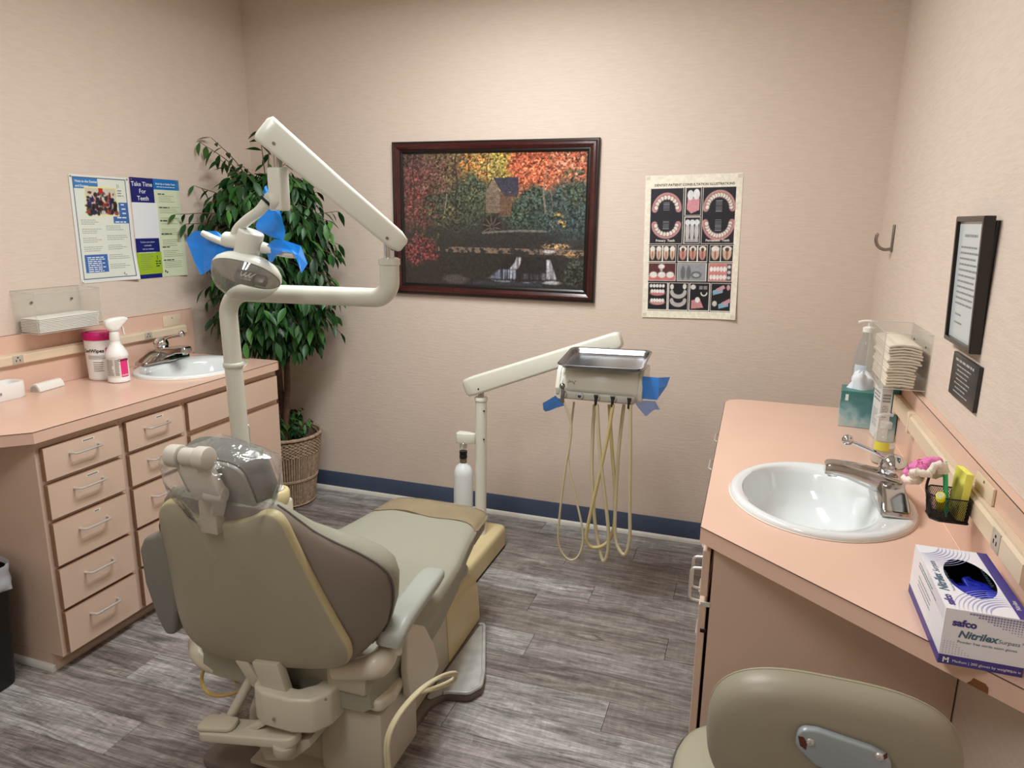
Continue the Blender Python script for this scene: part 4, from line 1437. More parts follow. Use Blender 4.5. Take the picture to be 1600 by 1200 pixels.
# ---- framed autumn landscape: woodland, small timber mill, stream with falls
def autumn():
    h, w = 290, 412
    img = canvas(h, w, (58, 60, 52))
    u, v = grid(img)
    def patch(cu, cv, ru, rv, col, seed, dens=.5, cells=(40, 56)):
        d = np.sqrt(((u - cu) / ru) ** 2 + ((v - cv) / rv) ** 2) + (fbm(h, w, (6, 8), seed + 50, 3) - .5) * .9
        n = fbm(h, w, cells, seed, 3)
        m = np.clip((1 - d) * 3, 0, 1) * np.clip((n - (1 - dens) + .12) * 6, 0, 1)
        n2 = fbm(h, w, (85, 120), seed + 7, 2)
        cc = np.array(col).reshape(1, 1, 3) / 255.0 * (.35 + 1.25 * np.clip((n2[..., None] - .2) * 1.6, 0, 1.2))
        mm_ = np.clip(m, 0, 1)[..., None]
        img[:] = img * (1 - mm_) + cc * mm_
    # layered foliage
    patch(.12, .12, .34, .42, (96, 62, 58), 1, .75); patch(.35, .15, .22, .4, (120, 104, 62), 2, .65)
    patch(.52, .08, .16, .32, (168, 142, 66), 3, .7); patch(.63, .05, .12, .3, (186, 160, 60), 4, .6)
    patch(.42, .10, .10, .26, (190, 120, 52), 5, .5); patch(.82, .10, .28, .36, (196, 82, 48), 6, .85)
    patch(.78, .18, .2, .22, (222, 104, 62), 7, .55); patch(.93, .08, .14, .24, (208, 120, 84), 8, .5)
    patch(.08, .35, .2, .3, (128, 62, 58), 9, .55); patch(.22, .25, .16, .3, (112, 74, 62), 10, .55)
    patch(.10, .42, .14, .16, (150, 66, 60), 11, .45); patch(.36, .32, .2, .2, (70, 82, 62), 12, .7)
    patch(.72, .42, .18, .2, (62, 80, 66), 13, .75); patch(.90, .45, .18, .26, (58, 78, 72), 14, .75); patch(.95, .25, .08, .14, (70, 84, 60), 15, .5)
    patch(.30, .45, .22, .16, (66, 70, 54), 16, .6); patch(.22, .47, .1, .1, (140, 122, 60), 17, .35)
    # trunks
    for tu, v0, v1, tw, c in ((.305, .0, .5, .004, (52, 42, 36)), (.06, 0, .6, .004, (60, 46, 42)), (.785, .12, .45, .005, (150, 128, 104)), (.82, .2, .46, .003, (120, 104, 88)), (.245, .3, .46, .004, (150, 140, 120)), (.48, .0, .3, .003, (80, 66, 44))):
        wob = tu + .006 * np.sin(v * 22 + tu * 30)
        put(img, ((np.abs(u - wob) < tw) & (v > v0) & (v < v1)).astype(float), c, .75)
    # shaded undergrowth
    put(img, np.clip((v - .46) * 5, 0, 1) * np.clip((.80 - v) * 6, 0, 1), (44, 46, 44), .72)
    put(img, np.clip((v - .62) * 6, 0, 1), (40, 38, 37), .8)
    # timber mill house, generic
    poly_(img, [(.470, .285), (.510, .190), (.548, .285), (.548, .44), (.470, .44)], (132, 112, 92))
    for k in range(14):
        rect_(img, .470, .285 + k * .0115, .548, .288 + k * .0115, (84, 66, 52), .8)
    poly_(img, [(.548, .285), (.615, .300), (.608, .47), (.548, .47)], (116, 84, 62))
    for k in range(7):
        rect_(img, .552 + k * .0085, .30, .554 + k * .0085, .465, (78, 56, 42), .8)
    poly_(img, [(.508, .182), (.645, .180), (.648, .292), (.552, .282)], (58, 58, 78))
    poly_(img, [(.552, .284), (.648, .292), (.640, .325), (.575, .318)], (70, 66, 74))
    poly_(img, [(.508, .182), (.500, .188), (.462, .292), (.470, .288)], (70, 62, 62))
    ell_(img, .505, .545, .052, .085, (46, 38, 34), 1, .2)               # wheel in shade
    for k in range(10):
        a_ = 2 * PI * k / 10 + .2
        for s_ in np.linspace(.2, 1, 12): ell_(img, .505 + .048 * s_ * math.cos(a_), .545 + .078 * s_ * math.sin(a_), .0035, .0045, (104, 92, 80), .7)
    # stream and rock ledges
    n = fbm(h, w, (60, 10), 31, 3); n2 = fbm(h, w, (30, 40), 33, 3)
    put(img, ((v > .60) & (v < .72) & (u > .36) & (u < .86)).astype(float) * .8, (50, 46, 46))
    put(img, ((v > .705) & (v < .745) & (u > .20)).astype(float) * np.clip((n2 - .45) * 8, 0, 1), (150, 120, 96), .8)
    put(img, ((np.abs(v - (.600 - .03 * np.sin((u - .4) * 5))) < .008) & (u > .45) & (u < .80)).astype(float), (134, 126, 120), .7)
    put(img, ((v > .75) & (u < .58)).astype(float), (46, 42, 40), .7)
    patch(.10, .73, .14, .14, (128, 52, 52), 40, .55); patch(.07, .66, .12, .08, (150, 70, 64), 41, .4); patch(.16, .62, .08, .05, (96, 82, 44), 42, .4)
    patch(.85, .68, .10, .03, (176, 132, 84), 43, .5); patch(.93, .73, .08, .04, (150, 112, 74), 44, .5); patch(.86, .5, .04, .08, (190, 150, 78), 45, .4)
    # falls
    rect_(img, .56, .765, .87, .95, (38, 34, 35), .6)
    st = np.clip((vnoise(h, w, (5, 150), 61) - .25) * 1.7, 0, 1)
    def water(cu, hw, va, vb, col, a, k=1.0):
        e_ = np.clip((hw - np.abs(u - cu)) / (hw * .35 + 1e-6), 0, 1) * np.clip((v - va) / .012, 0, 1) * np.clip((vb - v) / .014, 0, 1)
        put(img, e_ * (1 - k + k * st), col, a)
    sv = np.clip((v - .765) / .1, 0, 1)
    water(.655 - .035 * sv ** 2, .016 + .012 * sv, .762, .868, (228, 228, 238), .9, .5)
    sv = np.clip((v - .86) / .085, 0, 1)
    water(.592 - .030 * sv, .050 + .045 * sv, .858, .945, (158, 176, 216), .85, .85)
    water(.620, .022, .86, .94, (214, 220, 238), .7, .7)
    water(.725, .06, .885, .94, (120, 128, 146), .5, .9)
    sv = np.clip((v - .775) / .16, 0, 1)
    water(.812 + .022 * sv, .012 + .022 * sv, .775, .935, (232, 232, 242), .9, .45)
    water(.785, .018, .875, .94, (186, 192, 208), .6, .8)
    put(img, np.clip(1 - np.abs(v - .955) / .012, 0, 1) * ((u > .50) & (u < .86)) * np.clip((n2 - .45) * 5, 0, 1), (190, 200, 226), .7)
    put(img, np.clip(1 - np.abs(v - .972) / .022, 0, 1) * ((u > .40) & (u < .78)), (64, 74, 104), .5)
    ell_(img, .838, .952, .04, .014, (224, 226, 236), .8, .8)
    ell_(img, .815, .72, .03, .012, (214, 214, 222), .8, .6)
    patch(.95, .88, .07, .12, (56, 60, 52), 70, .7)
    ell_(img, .30, .955, .07, .035, (92, 84, 76), .8, .5)
    # fine leaf grain and slight shade of the glass
    g = (fbm(h, w, (95, 130), 90, 2) - .5)[..., None]
    img *= (1 + g * .55)
    lum = img.mean(-1, keepdims=True)
    img = lum + (img - lum) * .78
    return np.clip(img * .92 + .02, 0, 1)


fx0, fx1, fz0, fz1 = .897, 1.993, 1.197, 1.976
pf = thing('framed_picture', ((fx0 + fx1) / 2, 0, fz0), 'framed autumn woodland picture with a mill and waterfall', 'picture')
M_MAHOG = M('mahogany_frame', '3a0f0d', .25, coat=.4, var=.25, vscale=14, stretch=(1, 1, 1))
M_FBLK = M('black_frame', '120d0d', .3, coat=.3)


def frame_ring(x0, x1, z0, z1, sec, mk):
    """moulding: sec = [(inset, depth)...] swept round a rectangle; mk(x, d, z) builds the point"""
    rings = []
    for a, d in sec:
        rings.append([mk(x0 + a, d, z0 + a), mk(x1 - a, d, z0 + a), mk(x1 - a, d, z1 - a), mk(x0 + a, d, z1 - a)])
    return loft(rings + [rings[0]], caps=False)


mkb = lambda x, d, z: Vector((x, -d, z))
ob('outer_moulding', frame_ring(fx0, fx1, fz0, fz1, [(0, .001), (0, .020), (.004, .024), (.010, .0245), (.011, .001)], mkb), M_FBLK, pf, smooth=25)
ob('moulding', frame_ring(fx0 + .0105, fx1 - .0105, fz0 + .0105, fz1 - .0105, [(0, .002), (0, .025), (.006, .030), (.016, .031), (.026, .027), (.033, .021), (.034, .002)], mkb), M_MAHOG, pf, smooth=25)
ob('inner_moulding', frame_ring(fx0 + .044, fx1 - .044, fz0 + .044, fz1 - .044, [(0, .002), (0, .0205), (.005, .021), (.008, .017), (.016, .013), (.0165, .002)], mkb), M_FBLK, pf, smooth=25)
ip = .059
shp = Sheet((fx0 + ip, -.010, fz0 + ip), (1, 0, 0), (0, 0, 1), fx1 - fx0 - 2 * ip, fz1 - fz0 - 2 * ip)
painted(shp, autumn(), M_PICT, pf, 'picture_print')
ob('backing', box(fx0 + .02, fx1 - .02, -.006, -.001, fz0 + .02, fz1 - .02), M_FBLK, pf)


# ---- dental consultation chart
def chart():
    h, w = 330, 220
    img = canvas(h, w, (240, 232, 210))
    rect_(img, .058, .087, .942, .947, (30, 30, 40))
    def tile(u0, v0, u1, v1, bg):
        rect_(img, u0 - .006, v0 - .004, u1 + .006, v1 + .004, (232, 224, 212)); rect_(img, u0, v0, u1, v1, bg)
    DK = (26, 26, 38)
    tile(.065, .090, .405, .470, DK); tile(.430, .090, .585, .275, (30, 30, 36)); tile(.430, .290, .585, .470, (40, 40, 46)); tile(.610, .090, .935, .470, DK)
    def arch(cu, cv, ru, rv, up, nt_, gum=(204, 132, 134)):
        for s_ in np.linspace(0, PI, 60):
            a_ = -s_ if up else s_
            ell_(img, cu + ru * math.cos(a_), cv + rv * math.sin(a_), .030, .020, gum, 1, .3)
        for k in range(nt_):
            s_ = PI * (k + .5) / nt_
            a_ = -s_ if up else s_
            ell_(img, cu + ru * .90 * math.cos(a_), cv + rv * .88 * math.sin(a_), .0245, .019, (120, 84, 80), .8, .4)
            ell_(img, cu + ru * .90 * math.cos(a_), cv + rv * .88 * math.sin(a_), .019, .0145, (232, 222, 208), 1, .4)
    arch(.235, .235, .125, .095, True, 10); arch(.235, .335, .125, .080, False, 10)
    arch(.775, .235, .135, .105, True, 14, (196, 140, 132)); arch(.775, .325, .135, .105, False, 14)
    for cu, cv, k in ((.235, .185, 6), (.235, .315, 6), (.775, .180, 8), (.775, .31, 8)):
        for i in range(k): rect_(img, cu - .035, cv + i * .010, cu + .03, cv + i * .010 + .0035, (170, 170, 176), .8)
    # tooth studies
    poly_(img, [(.45, .165), (.57, .155), (.575, .24), (.49, .265), (.445, .235)], (220, 140, 152)); ell_(img, .478, .14, .032, .034, (222, 224, 226)); ell_(img, .54, .135, .034, .036, (226, 226, 228))
    for k in range(3): ell_(img, .46 + k * .048, .385, .022, .068, (196, 192, 190), 1, .3); ell_(img, .46 + k * .048, .325, .026, .02, (218, 222, 226))
    rect_(img, .44, .435, .575, .462, (190, 186, 184), .8)
    y0, y1 = .485, .595
    xs = [(.065, .20), (.212, .345), (.375, .470), (.482, .570), (.582, .672), (.705, .810), (.820, .935)]
    for i, (a, b) in enumerate(xs):
        tile(a, y0, b, y1, (34, 30, 32))
        n = 2 if b - a > .12 else 1
        for k in range(n):
            c = a + (b - a) * (k + .5) / n
            ell_(img, c, .535, (b - a) / n * .40, .050, (214, 178, 150) if i not in (2, 3, 4) else (206, 140, 124), 1, .2)
            ell_(img, c, .507, (b - a) / n * .42, .018, (232, 226, 216), 1, .3)
            ell_(img, c, .55, (b - a) / n * .10, .03, (150, 74, 66), .7, .5)
            if i in (2, 3, 4, 6): ell_(img, c, .513, (b - a) / n * .18, .014, (70, 40, 36), .9, .4)
    tile(.065, .610, .350, .730, (96, 40, 46)); tile(.375, .610, .670, .730, (150, 154, 158)); tile(.700, .610, .935, .730, (210, 120, 116))
    rect_(img, .065, .695, .350, .730, (214, 110, 112))
    for k in range(3): ell_(img, .115 + k * .09, .69, .042, .022, (232, 228, 220), 1, .3)
    ell_(img, .20, .632, .035, .018, (228, 224, 214), 1, .3); ell_(img, .20, .655, .015, .012, (180, 176, 170), 1, .3)
    for k in range(2): ell_(img, .43 + k * .06, .675, .024, .048, (104, 108, 112), 1, .3)
    ell_(img, .57, .69, .055, .026, (96, 102, 108), 1, .3); ell_(img, .57, .69, .035, .014, (176, 180, 184), 1, .3)
    for r_ in range(2):
        for k in range(6): ell_(img, .725 + k * .034, .648 + r_ * .056, .0165, .018, (236, 234, 226), 1, .3)
    rect_(img, .70, .668, .88, .682, (226, 130, 128)); rect_(img, .885, .612, .932, .728, (60, 62, 66))
    for k in range(3): ell_(img, .908, .632 + k * .038, .018, .012, (198, 204, 208), 1, .4)
    for a, b in ((.065, .270), (.290, .490), (.512, .715), (.737, .935)): tile(a, .748, b, .940, (20, 20, 28))
    for k in range(5): ell_(img, .095 + k * .033, .770, .016, .013, (228, 226, 220), 1, .3)
    for cv, g in ((.822, (206, 116, 118)), (.888, (206, 140, 138))):
        ell_(img, .165, cv, .085, .020, g, 1, .3)
        for k in range(5): ell_(img, .105 + k * .03, cv - .014, .016, .014, (232, 228, 222), 1, .3)
    for cu, cv, up in ((.39, .83, False), (.39, .89, False)):
        for s_ in np.linspace(0, PI, 30): ell_(img, cu + .07 * math.cos(s_), cv - .02 + .035 * math.sin(s_), .018, .014, (186, 178, 176), 1, .4)
    for cu, cv in ((.32, .775), (.455, .772)): ell_(img, cu, cv, .02, .02, (222, 218, 210), 1, .3)
    ell_(img, .545, .775, .028, .018, (220, 216, 212), 1, .3); poly_(img, [(.53, .87), (.62, .86), (.66, .92), (.53, .93)], (212, 136, 140)); ell_(img, .595, .865, .026, .02, (232, 226, 220), 1, .3)
    for k in range(2): rect_(img, .61 + k * .045, .768, .645 + k * .045, .790, (150, 150, 156), .9)
    for s_ in np.linspace(0, PI, 20): ell_(img, .66 + .03 * math.cos(s_), .815 + .02 * math.sin(s_), .006, .005, (220, 218, 214), 1, .5)
    for cu, cv in ((.80, .80), (.865, .895)):
        poly_(img, [(cu - .05, cv), (cu + .05, cv - .03), (cu + .055, cv + .012), (cu - .045, cv + .03)], (120, 176, 204))
        poly_(img, [(cu - .02, cv - .012), (cu + .06, cv - .042), (cu + .08, cv - .02), (cu + .01, cv + .008)], (206, 150, 158))
    ell_(img, .775, .89, .025, .02, (214, 206, 204), 1, .3); ell_(img, .91, .775, .018, .02, (206, 152, 160), 1, .3)
    img *= 1 + (fbm(h, w, (60, 44), 5, 2)[..., None] - .5) * .12
    lum = img.mean(-1, keepdims=True)
    img = lum + (img - lum) * .80
    return np.clip(img, 0, 1)


cp = thing('dental_chart', (2.43, 0, 1.14), 'dentist patient consultation chart with tooth pictures taped to the wall', 'poster')
p_tl = Vector((2.213, 0, 1.802)); p_bl = Vector((2.231, 0, 1.140)); p_br = Vector((2.662, 0, 1.140))
vv = (p_tl - p_bl).normalized(); uu = Vector((vv.z, 0, -vv.x))
def curlC(a, b): return .0015 + .010 * max(0, (a - .75) / .25) ** 2 * max(0, .45 - b) / .45 + .004 * max(0, (.12 - b) / .12) ** 2
cs_ = Sheet(p_bl + Vector((0, -.0006, 0)), uu, vv, .436, .662, curlC)
painted(cs_, chart(), M_PRINT, cp, 'chart_sheet')
M_INKB = M('ink_black', '242022', .6)
ob('title_text', cs_.text('DENTIST-PATIENT CONSULTATION ILLUSTRATIONS', .222, .6125, .0152, 'CENTER', .0003), M_INKB, cp, smooth=0)
ob('caption_text', J(cs_.text('Primary  Teeth', .100, .360, .0145, 'CENTER', .0004), cs_.text('Permanent  Teeth', .338, .360, .0145, 'CENTER', .0004)), M('caption_white', 'e2ded4', .5), cp, smooth=0)
for a, b in ((.012, .650), (.424, .650), (.012, .012), (.424, .012)):
    ob('tape', cs_.rect(a - .010, b - .008, a + .010, b + .008, .0008), M_clear('tape_clear_%d' % int(a * 1000 + b), (.93, .9, .84), .1, .3, milk=.25), cp, smooth=0)


# ---- two dental posters on the left wall; u runs towards the back (+y), seen from the room
def sheet_left(y0, z0, w, h, curl, off=.0008): return Sheet((off, y0, z0), (0, 1, 0), (0, 0, 1), w, h, curl)


def poster_visit():
    h, w = 230, 150
    img = canvas(h, w, (226, 228, 222))
    rect_(img, .055, .020, .945, .965, (70, 84, 130)); rect_(img, .068, .029, .932, .956, (222, 226, 214))
    rect_(img, .068, .029, .46, .125, (62, 124, 186))
    rect_(img, .225, .105, .765, .375, (230, 226, 150))
    # group photo as loose patches of colour
    rect_(img, .240, .118, .750, .362, (206, 200, 180))
    rr_ = np.random.RandomState(2)
    pal = [(30, 26, 30), (24, 40, 90), (120, 34, 40), (196, 168, 140), (60, 48, 44), (150, 60, 52), (70, 90, 80), (210, 206, 190), (40, 34, 36), (20, 30, 70)]
    for k in range(150):
        cu, cv = .25 + .49 * rr_.rand(), .15 + .20 * rr_.rand() ** .6
        ell_(img, cu, cv, .012 + .03 * rr_.rand(), .010 + .02 * rr_.rand(), pal[rr_.randint(len(pal))], .9, .4)
    rect_(img, .46, .118, .53, .17, (176, 44, 40))
    rect_(img, .78, .245, .932, .445, (66, 108, 172)); rect_(img, .665, .380, .932, .445, (66, 108, 172))
    rect_(img, .105, .735, .49, .905, (64, 108, 176))
    return img


def poster_teeth():
    h, w = 230, 150
    img = canvas(h, w, (214, 222, 190))
    rect_(img, 0, 0, .46, .245, (30, 34, 108)); rect_(img, .46, 0, 1, .108, (24, 110, 186))
    rect_(img, .0, .245, .50, .595, (232, 234, 236)); rect_(img, 0, .595, .47, 1.0, (28, 36, 112))
    rect_(img, .0, .735, .49, .955, (160, 190, 44))
    u, v = grid(img)
    put(img, ((u > .47)).astype(float) * np.clip((u - .9) * 6, 0, 1), (176, 184, 160), .6)
    return img


M_TXW = M('print_white', 'e6ebf0', .5)
M_TXG = M('print_grey', '8f948c', .6)
M_TXD = M('print_dark', '2a2c3c', .6)
def curlV(a, b): return .0012 + .016 * max(0, (a - .55) / .45) ** 2 * max(0, (.3 - b) / .3) + .002 * abs(a - .5)
vp = thing('visit_poster', (0, -1.02, 1.30), 'blue bordered dental poster with a group photo and text columns', 'poster')
s1 = sheet_left(-1.168, 1.299, .302, .455, curlV)
painted(s1, poster_visit(), M_PRINT, vp, 'poster_sheet')
ob('heading', J(s1.text('Visits to the Dentist', .026, .4235, .0135, bold=.0003), s1.text('and Doctor', .026, .4045, .0135, bold=.0003)), M_TXW, vp, smooth=0)
ob('side_text', J(*[s1.lines(.272 - q_, .272, .338 - k * .019, 1, .01, .0052, .05, seed=70 + k) for k, q_ in enumerate((.024, .022, .02, .05, .062))], s1.lines(.045, .135, .110, 8, .0085, .0042, .3, seed=3)), M_TXW, vp, smooth=0)
ob('body_text', J(*[s1.lines(.034, .140, .268 - k * .038, 3, .0082, .0022, .35, seed=k) for k in range(4)], *[s1.lines(.158, .268, .243 - k * .042, 3, .0082, .0022, .35, seed=20 + k) for k in range(5)]), M_TXG, vp, smooth=0, kind='stuff')
ob('emblem', J(s1.rect(.236, .405, .239, .425), s1.rect(.244, .408, .247, .422), *[s1.lines(.236, .268, .398 - k * .011, 1, .01, .005, .2, seed=80 + k) for k in range(3)], s1.rect(.225, .026, .231, .036), s1.rect(.233, .022, .240, .028)), M_TXG, vp, smooth=0, kind='stuff')
ob('pushpin', J(*[T(sphere((0, 0, 0), .004, 8), Tr(*(s1.pt(a, b, .002)))) for a, b in ((.008, .447), (.294, .447), (.008, .008))]), M_PIN, vp)
def curlT(a, b): return .0010 + .010 * max(0, (a - .7) / .3) ** 2 * (1 - b) + .003 * max(0, b - .9)
tp_ = thing('teeth_poster', (0, -.71, 1.297), 'navy and lime poster headed Take Time For Teeth by the ficus', 'poster')
s2 = sheet_left(-.857, 1.297, .297, .462, curlT)
painted(s2, poster_teeth(), M_PRINT, tp_, 'poster_sheet')
ob('heading', J(s2.text('Take Time', .068, .424, .0285, 'CENTER', .0002), s2.text('For', .068, .392, .0285, 'CENTER', .0002), s2.text('Teeth', .068, .360, .0285, 'CENTER', .0002)), M_TXW, tp_, smooth=0)
ob('sub_heading', J(s2.text('Brush Up on Healthy Teeth', .150, .436, .0108, bold=.0003), s2.lines(.155, .27, .427, 1, .01, .003, .1, seed=1), s2.text('To learn more about', .069, .166, .010, 'CENTER'), s2.text('oral health', .069, .150, .010, 'CENTER'), s2.text('visit our website', .069, .134, .010, 'CENTER'), s2.lines(.012, .125, .122, 1, .01, .003, .1, seed=2)), M_TXW, tp_, smooth=0)
ob('body_text', J(*[s2.lines(.162, .285, .385 - k * .052, 4, .0088, .0022, .4, seed=30 + k) for k in range(7)], s2.lines(.02, .095, .112, 8, .0098, .0024, .4, seed=50)), M('print_olive', '8a9472', .6), tp_, smooth=0, kind='stuff')
ob('bold_text', J(*[s2.lines(.158, .158 + .05 + .02 * (k % 2), .395 - k * .0625, 1, .01, .0048, .1, seed=60 + k) for k in range(6)], s2.rect(.118, .085, .121, .105), *[s2.lines(.108, .140, .080 - k * .011, 1, .01, .005, .2, seed=90 + k) for k in range(3)], s2.rect(.160, .022, .167, .033), s2.rect(.170, .018, .178, .026)), M_TXD, tp_, smooth=0, kind='stuff')
ob('picture_panel', s2.rect(.006, .190, .142, .345, .0004), M('panel_white', 'e4e6ea', .5), tp_, smooth=0)
ob('pushpin', J(*[T(sphere((0, 0, 0), .004, 8), Tr(*(s2.pt(a, b, .002)))) for a, b in ((.008, .452), (.287, .452))]), M_PIN, tp_)

# ---- framed notice on the right wall (tilts out at the top) and the black plaque below it
fy0, fy1, fzb, fzt = -1.648, -1.408, 1.310, 1.616
nf = thing('framed_notice', (W, (fy0 + fy1) / 2, fzb), 'black framed printed notice hanging over the black plaque', 'picture frame')
tl = .012
mkr = lambda x, d, z: Vector((W - d - tl * max(0, (z - fzb) / (fzt - fzb)), -x, z))
ob('frame', frame_ring(-fy1, -fy0, fzb, fzt, [(0, .001), (0, .022), (.002, .024), (.012, .024), (.013, .018), (.0135, .002)], mkr), M_FBLK, nf, smooth=25)
sN = Sheet(Vector((W - .0165, fy1 - .012, fzb + .012)), (0, -1, 0), Vector((-tl / (fzt - fzb), 0, 1)).normalized(), fy1 - fy0 - .024, fzt - fzb - .024)
ob('notice_paper', sN.rect(0, 0, sN.w, sN.h, 0), M('notice_paper', 'cdd4d6', .3, coat=.5), nf, smooth=0)
ob('notice_text', J(sN.lines(.055, .165, .252, 1, .01, .006, .05, seed=1), *[sN.lines(.030, .190, .224 - k * .0135, 1, .01, .0045, .15, seed=k) for k in range(11)], sN.lines(.04, .10, .062, 1, .01, .004, .1, seed=40), sN.lines(.04, .11, .042, 1, .01, .004, .1, seed=41)), M('notice_ink', '8b9194', .6), nf, smooth=0, kind='stuff')
ob('backing', box(W - .008, W - .001, fy0 + .01, fy1 - .01, fzb + .01, fzt - .01), M_FBLK, nf)
pq = thing('black_plaque', (W, -1.576, 1.183), 'flat black plaque with small white lettering below the framed notice', 'plaque')
ob('plate', rbox(W - .009, W - .0008, -1.688, -1.464, 1.183, 1.288, .001), M('plaque_black', '2c2c2e', .3, var=.25, vscale=6, stretch=(1, 2, 8)), pq)
sQ = Sheet(Vector((W - .0091, -1.464, 1.183)), (0, -1, 0), (0, 0, 1), .224, .105)
ob('lettering', J(sQ.lines(.03, .20, .094, 1, .01, .006, .02, seed=3), *[sQ.lines(.045 + .01 * (k % 2), .18 - .012 * (k % 3), .080 - k * .0105, 1, .01, .0034, .1, seed=k + 5) for k in range(7)]), M('plaque_ink', 'a9a9a8', .5), pq, smooth=0)

# ---- coat hook on the right wall
hk = thing('coat_hook', (W, -.33, 1.54), 'brushed metal coat hook screwed to the wall near the corner', 'hook')
M_HOOK = M('hook_metal', '97938a', .3, 1.0)
yh = -.335
ob('back_plate', T(rbox(-.011, .011, -.0035, .0035, -.053, .053, .0034, 3), Tr(W - .0045, yh, 1.543) @ Rz(PI / 2)), M_HOOK, hk)
ob('arm', sweep(smooth_path([(W - .006, yh, 1.502), (W - .030, yh, 1.500), (W - .052, yh, 1.512), (W - .062, yh, 1.535), (W - .060, yh, 1.556)], 5), circ(.0062, 10)), M_HOOK, hk)
ob('arm_tip', sphere((W - .060, yh, 1.556), .0066, 12), M_HOOK, hk)

# ================================================================ DENTAL CHAIR
M_VINYL = M('grey_beige_vinyl', '9b9a8a', .42, bump=.12, bscale=220, spec=.4)
M_VINYLB = M('taupe_vinyl', '857a70', .45, bump=.12, bscale=220, spec=.4)
M_PIPE = M('vinyl_piping', '5f5b54', .5)
M_TOE = M('toe_cover_vinyl', '8f7f62', .22, coat=.3, var=.08, vscale=9)
M_SHELL = M('cream_shell', 'a8a28c', .38, var=.05, vscale=3)
M_SHELLR = M('yellowed_rim', 'bdb28a', .4)
M_CREAM = M('cream_plastic', 'cfc7b4', .35, coat=.15, var=.03, vscale=5)
M_CREAM2 = M('cream_metal', 'bfb6a4', .38)
M_YCREAM = M('yellowed_plastic', 'd5c598', .35, var=.04, vscale=6)
M_ARM = M('arm_pad_grey', 'a7aba2', .38, spec=.45)
M_BASEG = M('base_grey', '6f655d', .5, var=.08, vscale=7)
M_TREAD = M('tread_grey', 'b4b5b0', .42, var=.12, vscale=22)
M_DARK = M('dark_rubber_and_shade', '1b1a19', .7)
M_HOSE = M('cream_hose', 'c8be9c', .4)
M_HOSEY = M('yellow_hose', 'c9ac66', .4)
XC = 1.58
chair = thing('dental_chair', (XC, -1.55, 0), 'grey-beige vinyl dental chair with cream back shell and long leg rest', 'dental chair')


def closed_smooth(pts, sub=4):
    n = len(pts); out = []
    for i in range(n):
        p0, p1, p2, p3 = [Vector(pts[(i + k - 1) % n]) for k in range(4)]
        for k in range(sub):
            t_ = k / sub
            out.append(.5 * ((2 * p1) + (p2 - p0) * t_ + (2 * p0 - 5 * p1 + 4 * p2 - p3) * t_ * t_ + (-p0 + 3 * p1 - 3 * p2 + p3) * t_ ** 3))
    return out


# seat + leg rest, one long upholstered shape
def seat_ring(y, hw, zt, th, crown=.008, grow=0.0, taper=.03):
    hw += grow
    pts = [(-hw + taper, zt - th), (-hw + .012, zt - th * .62), (-hw, zt - th * .36), (-hw + .004, zt - .022), (-hw + .028, zt - .004), (-hw * .5, zt + crown * .8), (0, zt + crown),
           (hw * .5, zt + crown * .8), (hw - .028, zt - .004), (hw - .004, zt - .022), (hw, zt - th * .36), (hw - .012, zt - th * .62), (hw - taper, zt - th), (0, zt - th)]
    if grow: pts = [(a, b + (grow if b > zt - th * .5 else -grow)) for a, b in pts]
    return [Vector((XC + v.x, y, v.y)) for v in closed_smooth([(a, b, 0) for a, b in pts], 3)]


SEAT = [(-.945, .150, .428, .030), (-.950, .190, .438, .052), (-.965, .213, .445, .066), (-1.0, .222, .449, .076), (-1.10, .228, .452, .086), (-1.25, .250, .453, .100), (-1.42, .283, .452, .125),
        (-1.60, .300, .448, .150), (-1.80, .308, .443, .165), (-1.95, .300, .440, .160), (-2.02, .285, .438, .15)]
ob('seat_cushion', loft([seat_ring(*s) for s in SEAT]), M_VINYL, chair, smooth=50)
TOE = [(-.942, .150, .428, .030), (-.948, .190, .438, .052), (-.963, .213, .445, .066), (-1.0, .222, .449, .076), (-1.125, .2305, .4525, .088)]
rings = [seat_ring(*s, grow=.0025) for s in TOE]
lastr = rings[-1]
for i, v in enumerate(lastr): v.y += .012 * math.sin(i * .9) - .02 * (v.x - XC)
ob('toe_cover', loft(rings, caps=True), M_TOE, chair, smooth=50, label='brown plastic toe cover')

# back: shell plane leans towards the camera
B0 = Vector((XC, -2.085, .452)); B1 = Vector((XC, -2.235, .925))
bup = (B1 - B0).normalized()
bx = Vector((1, 0, 0))
bn = bx.cross(bup).normalized()            # points away from camera? check sign
bn = bn if bn.y > 0 else -bn               # forward (towards the patient)
LB = (B1 - B0).length


def on_shell(px, py):
    d = _f + _r * ((px - 800) / F_PX) + _u * (-(py - 600) / F_PX)
    t_ = (B0 - CAM).dot(bn) / d.dot(bn)
    return CAM + d * t_


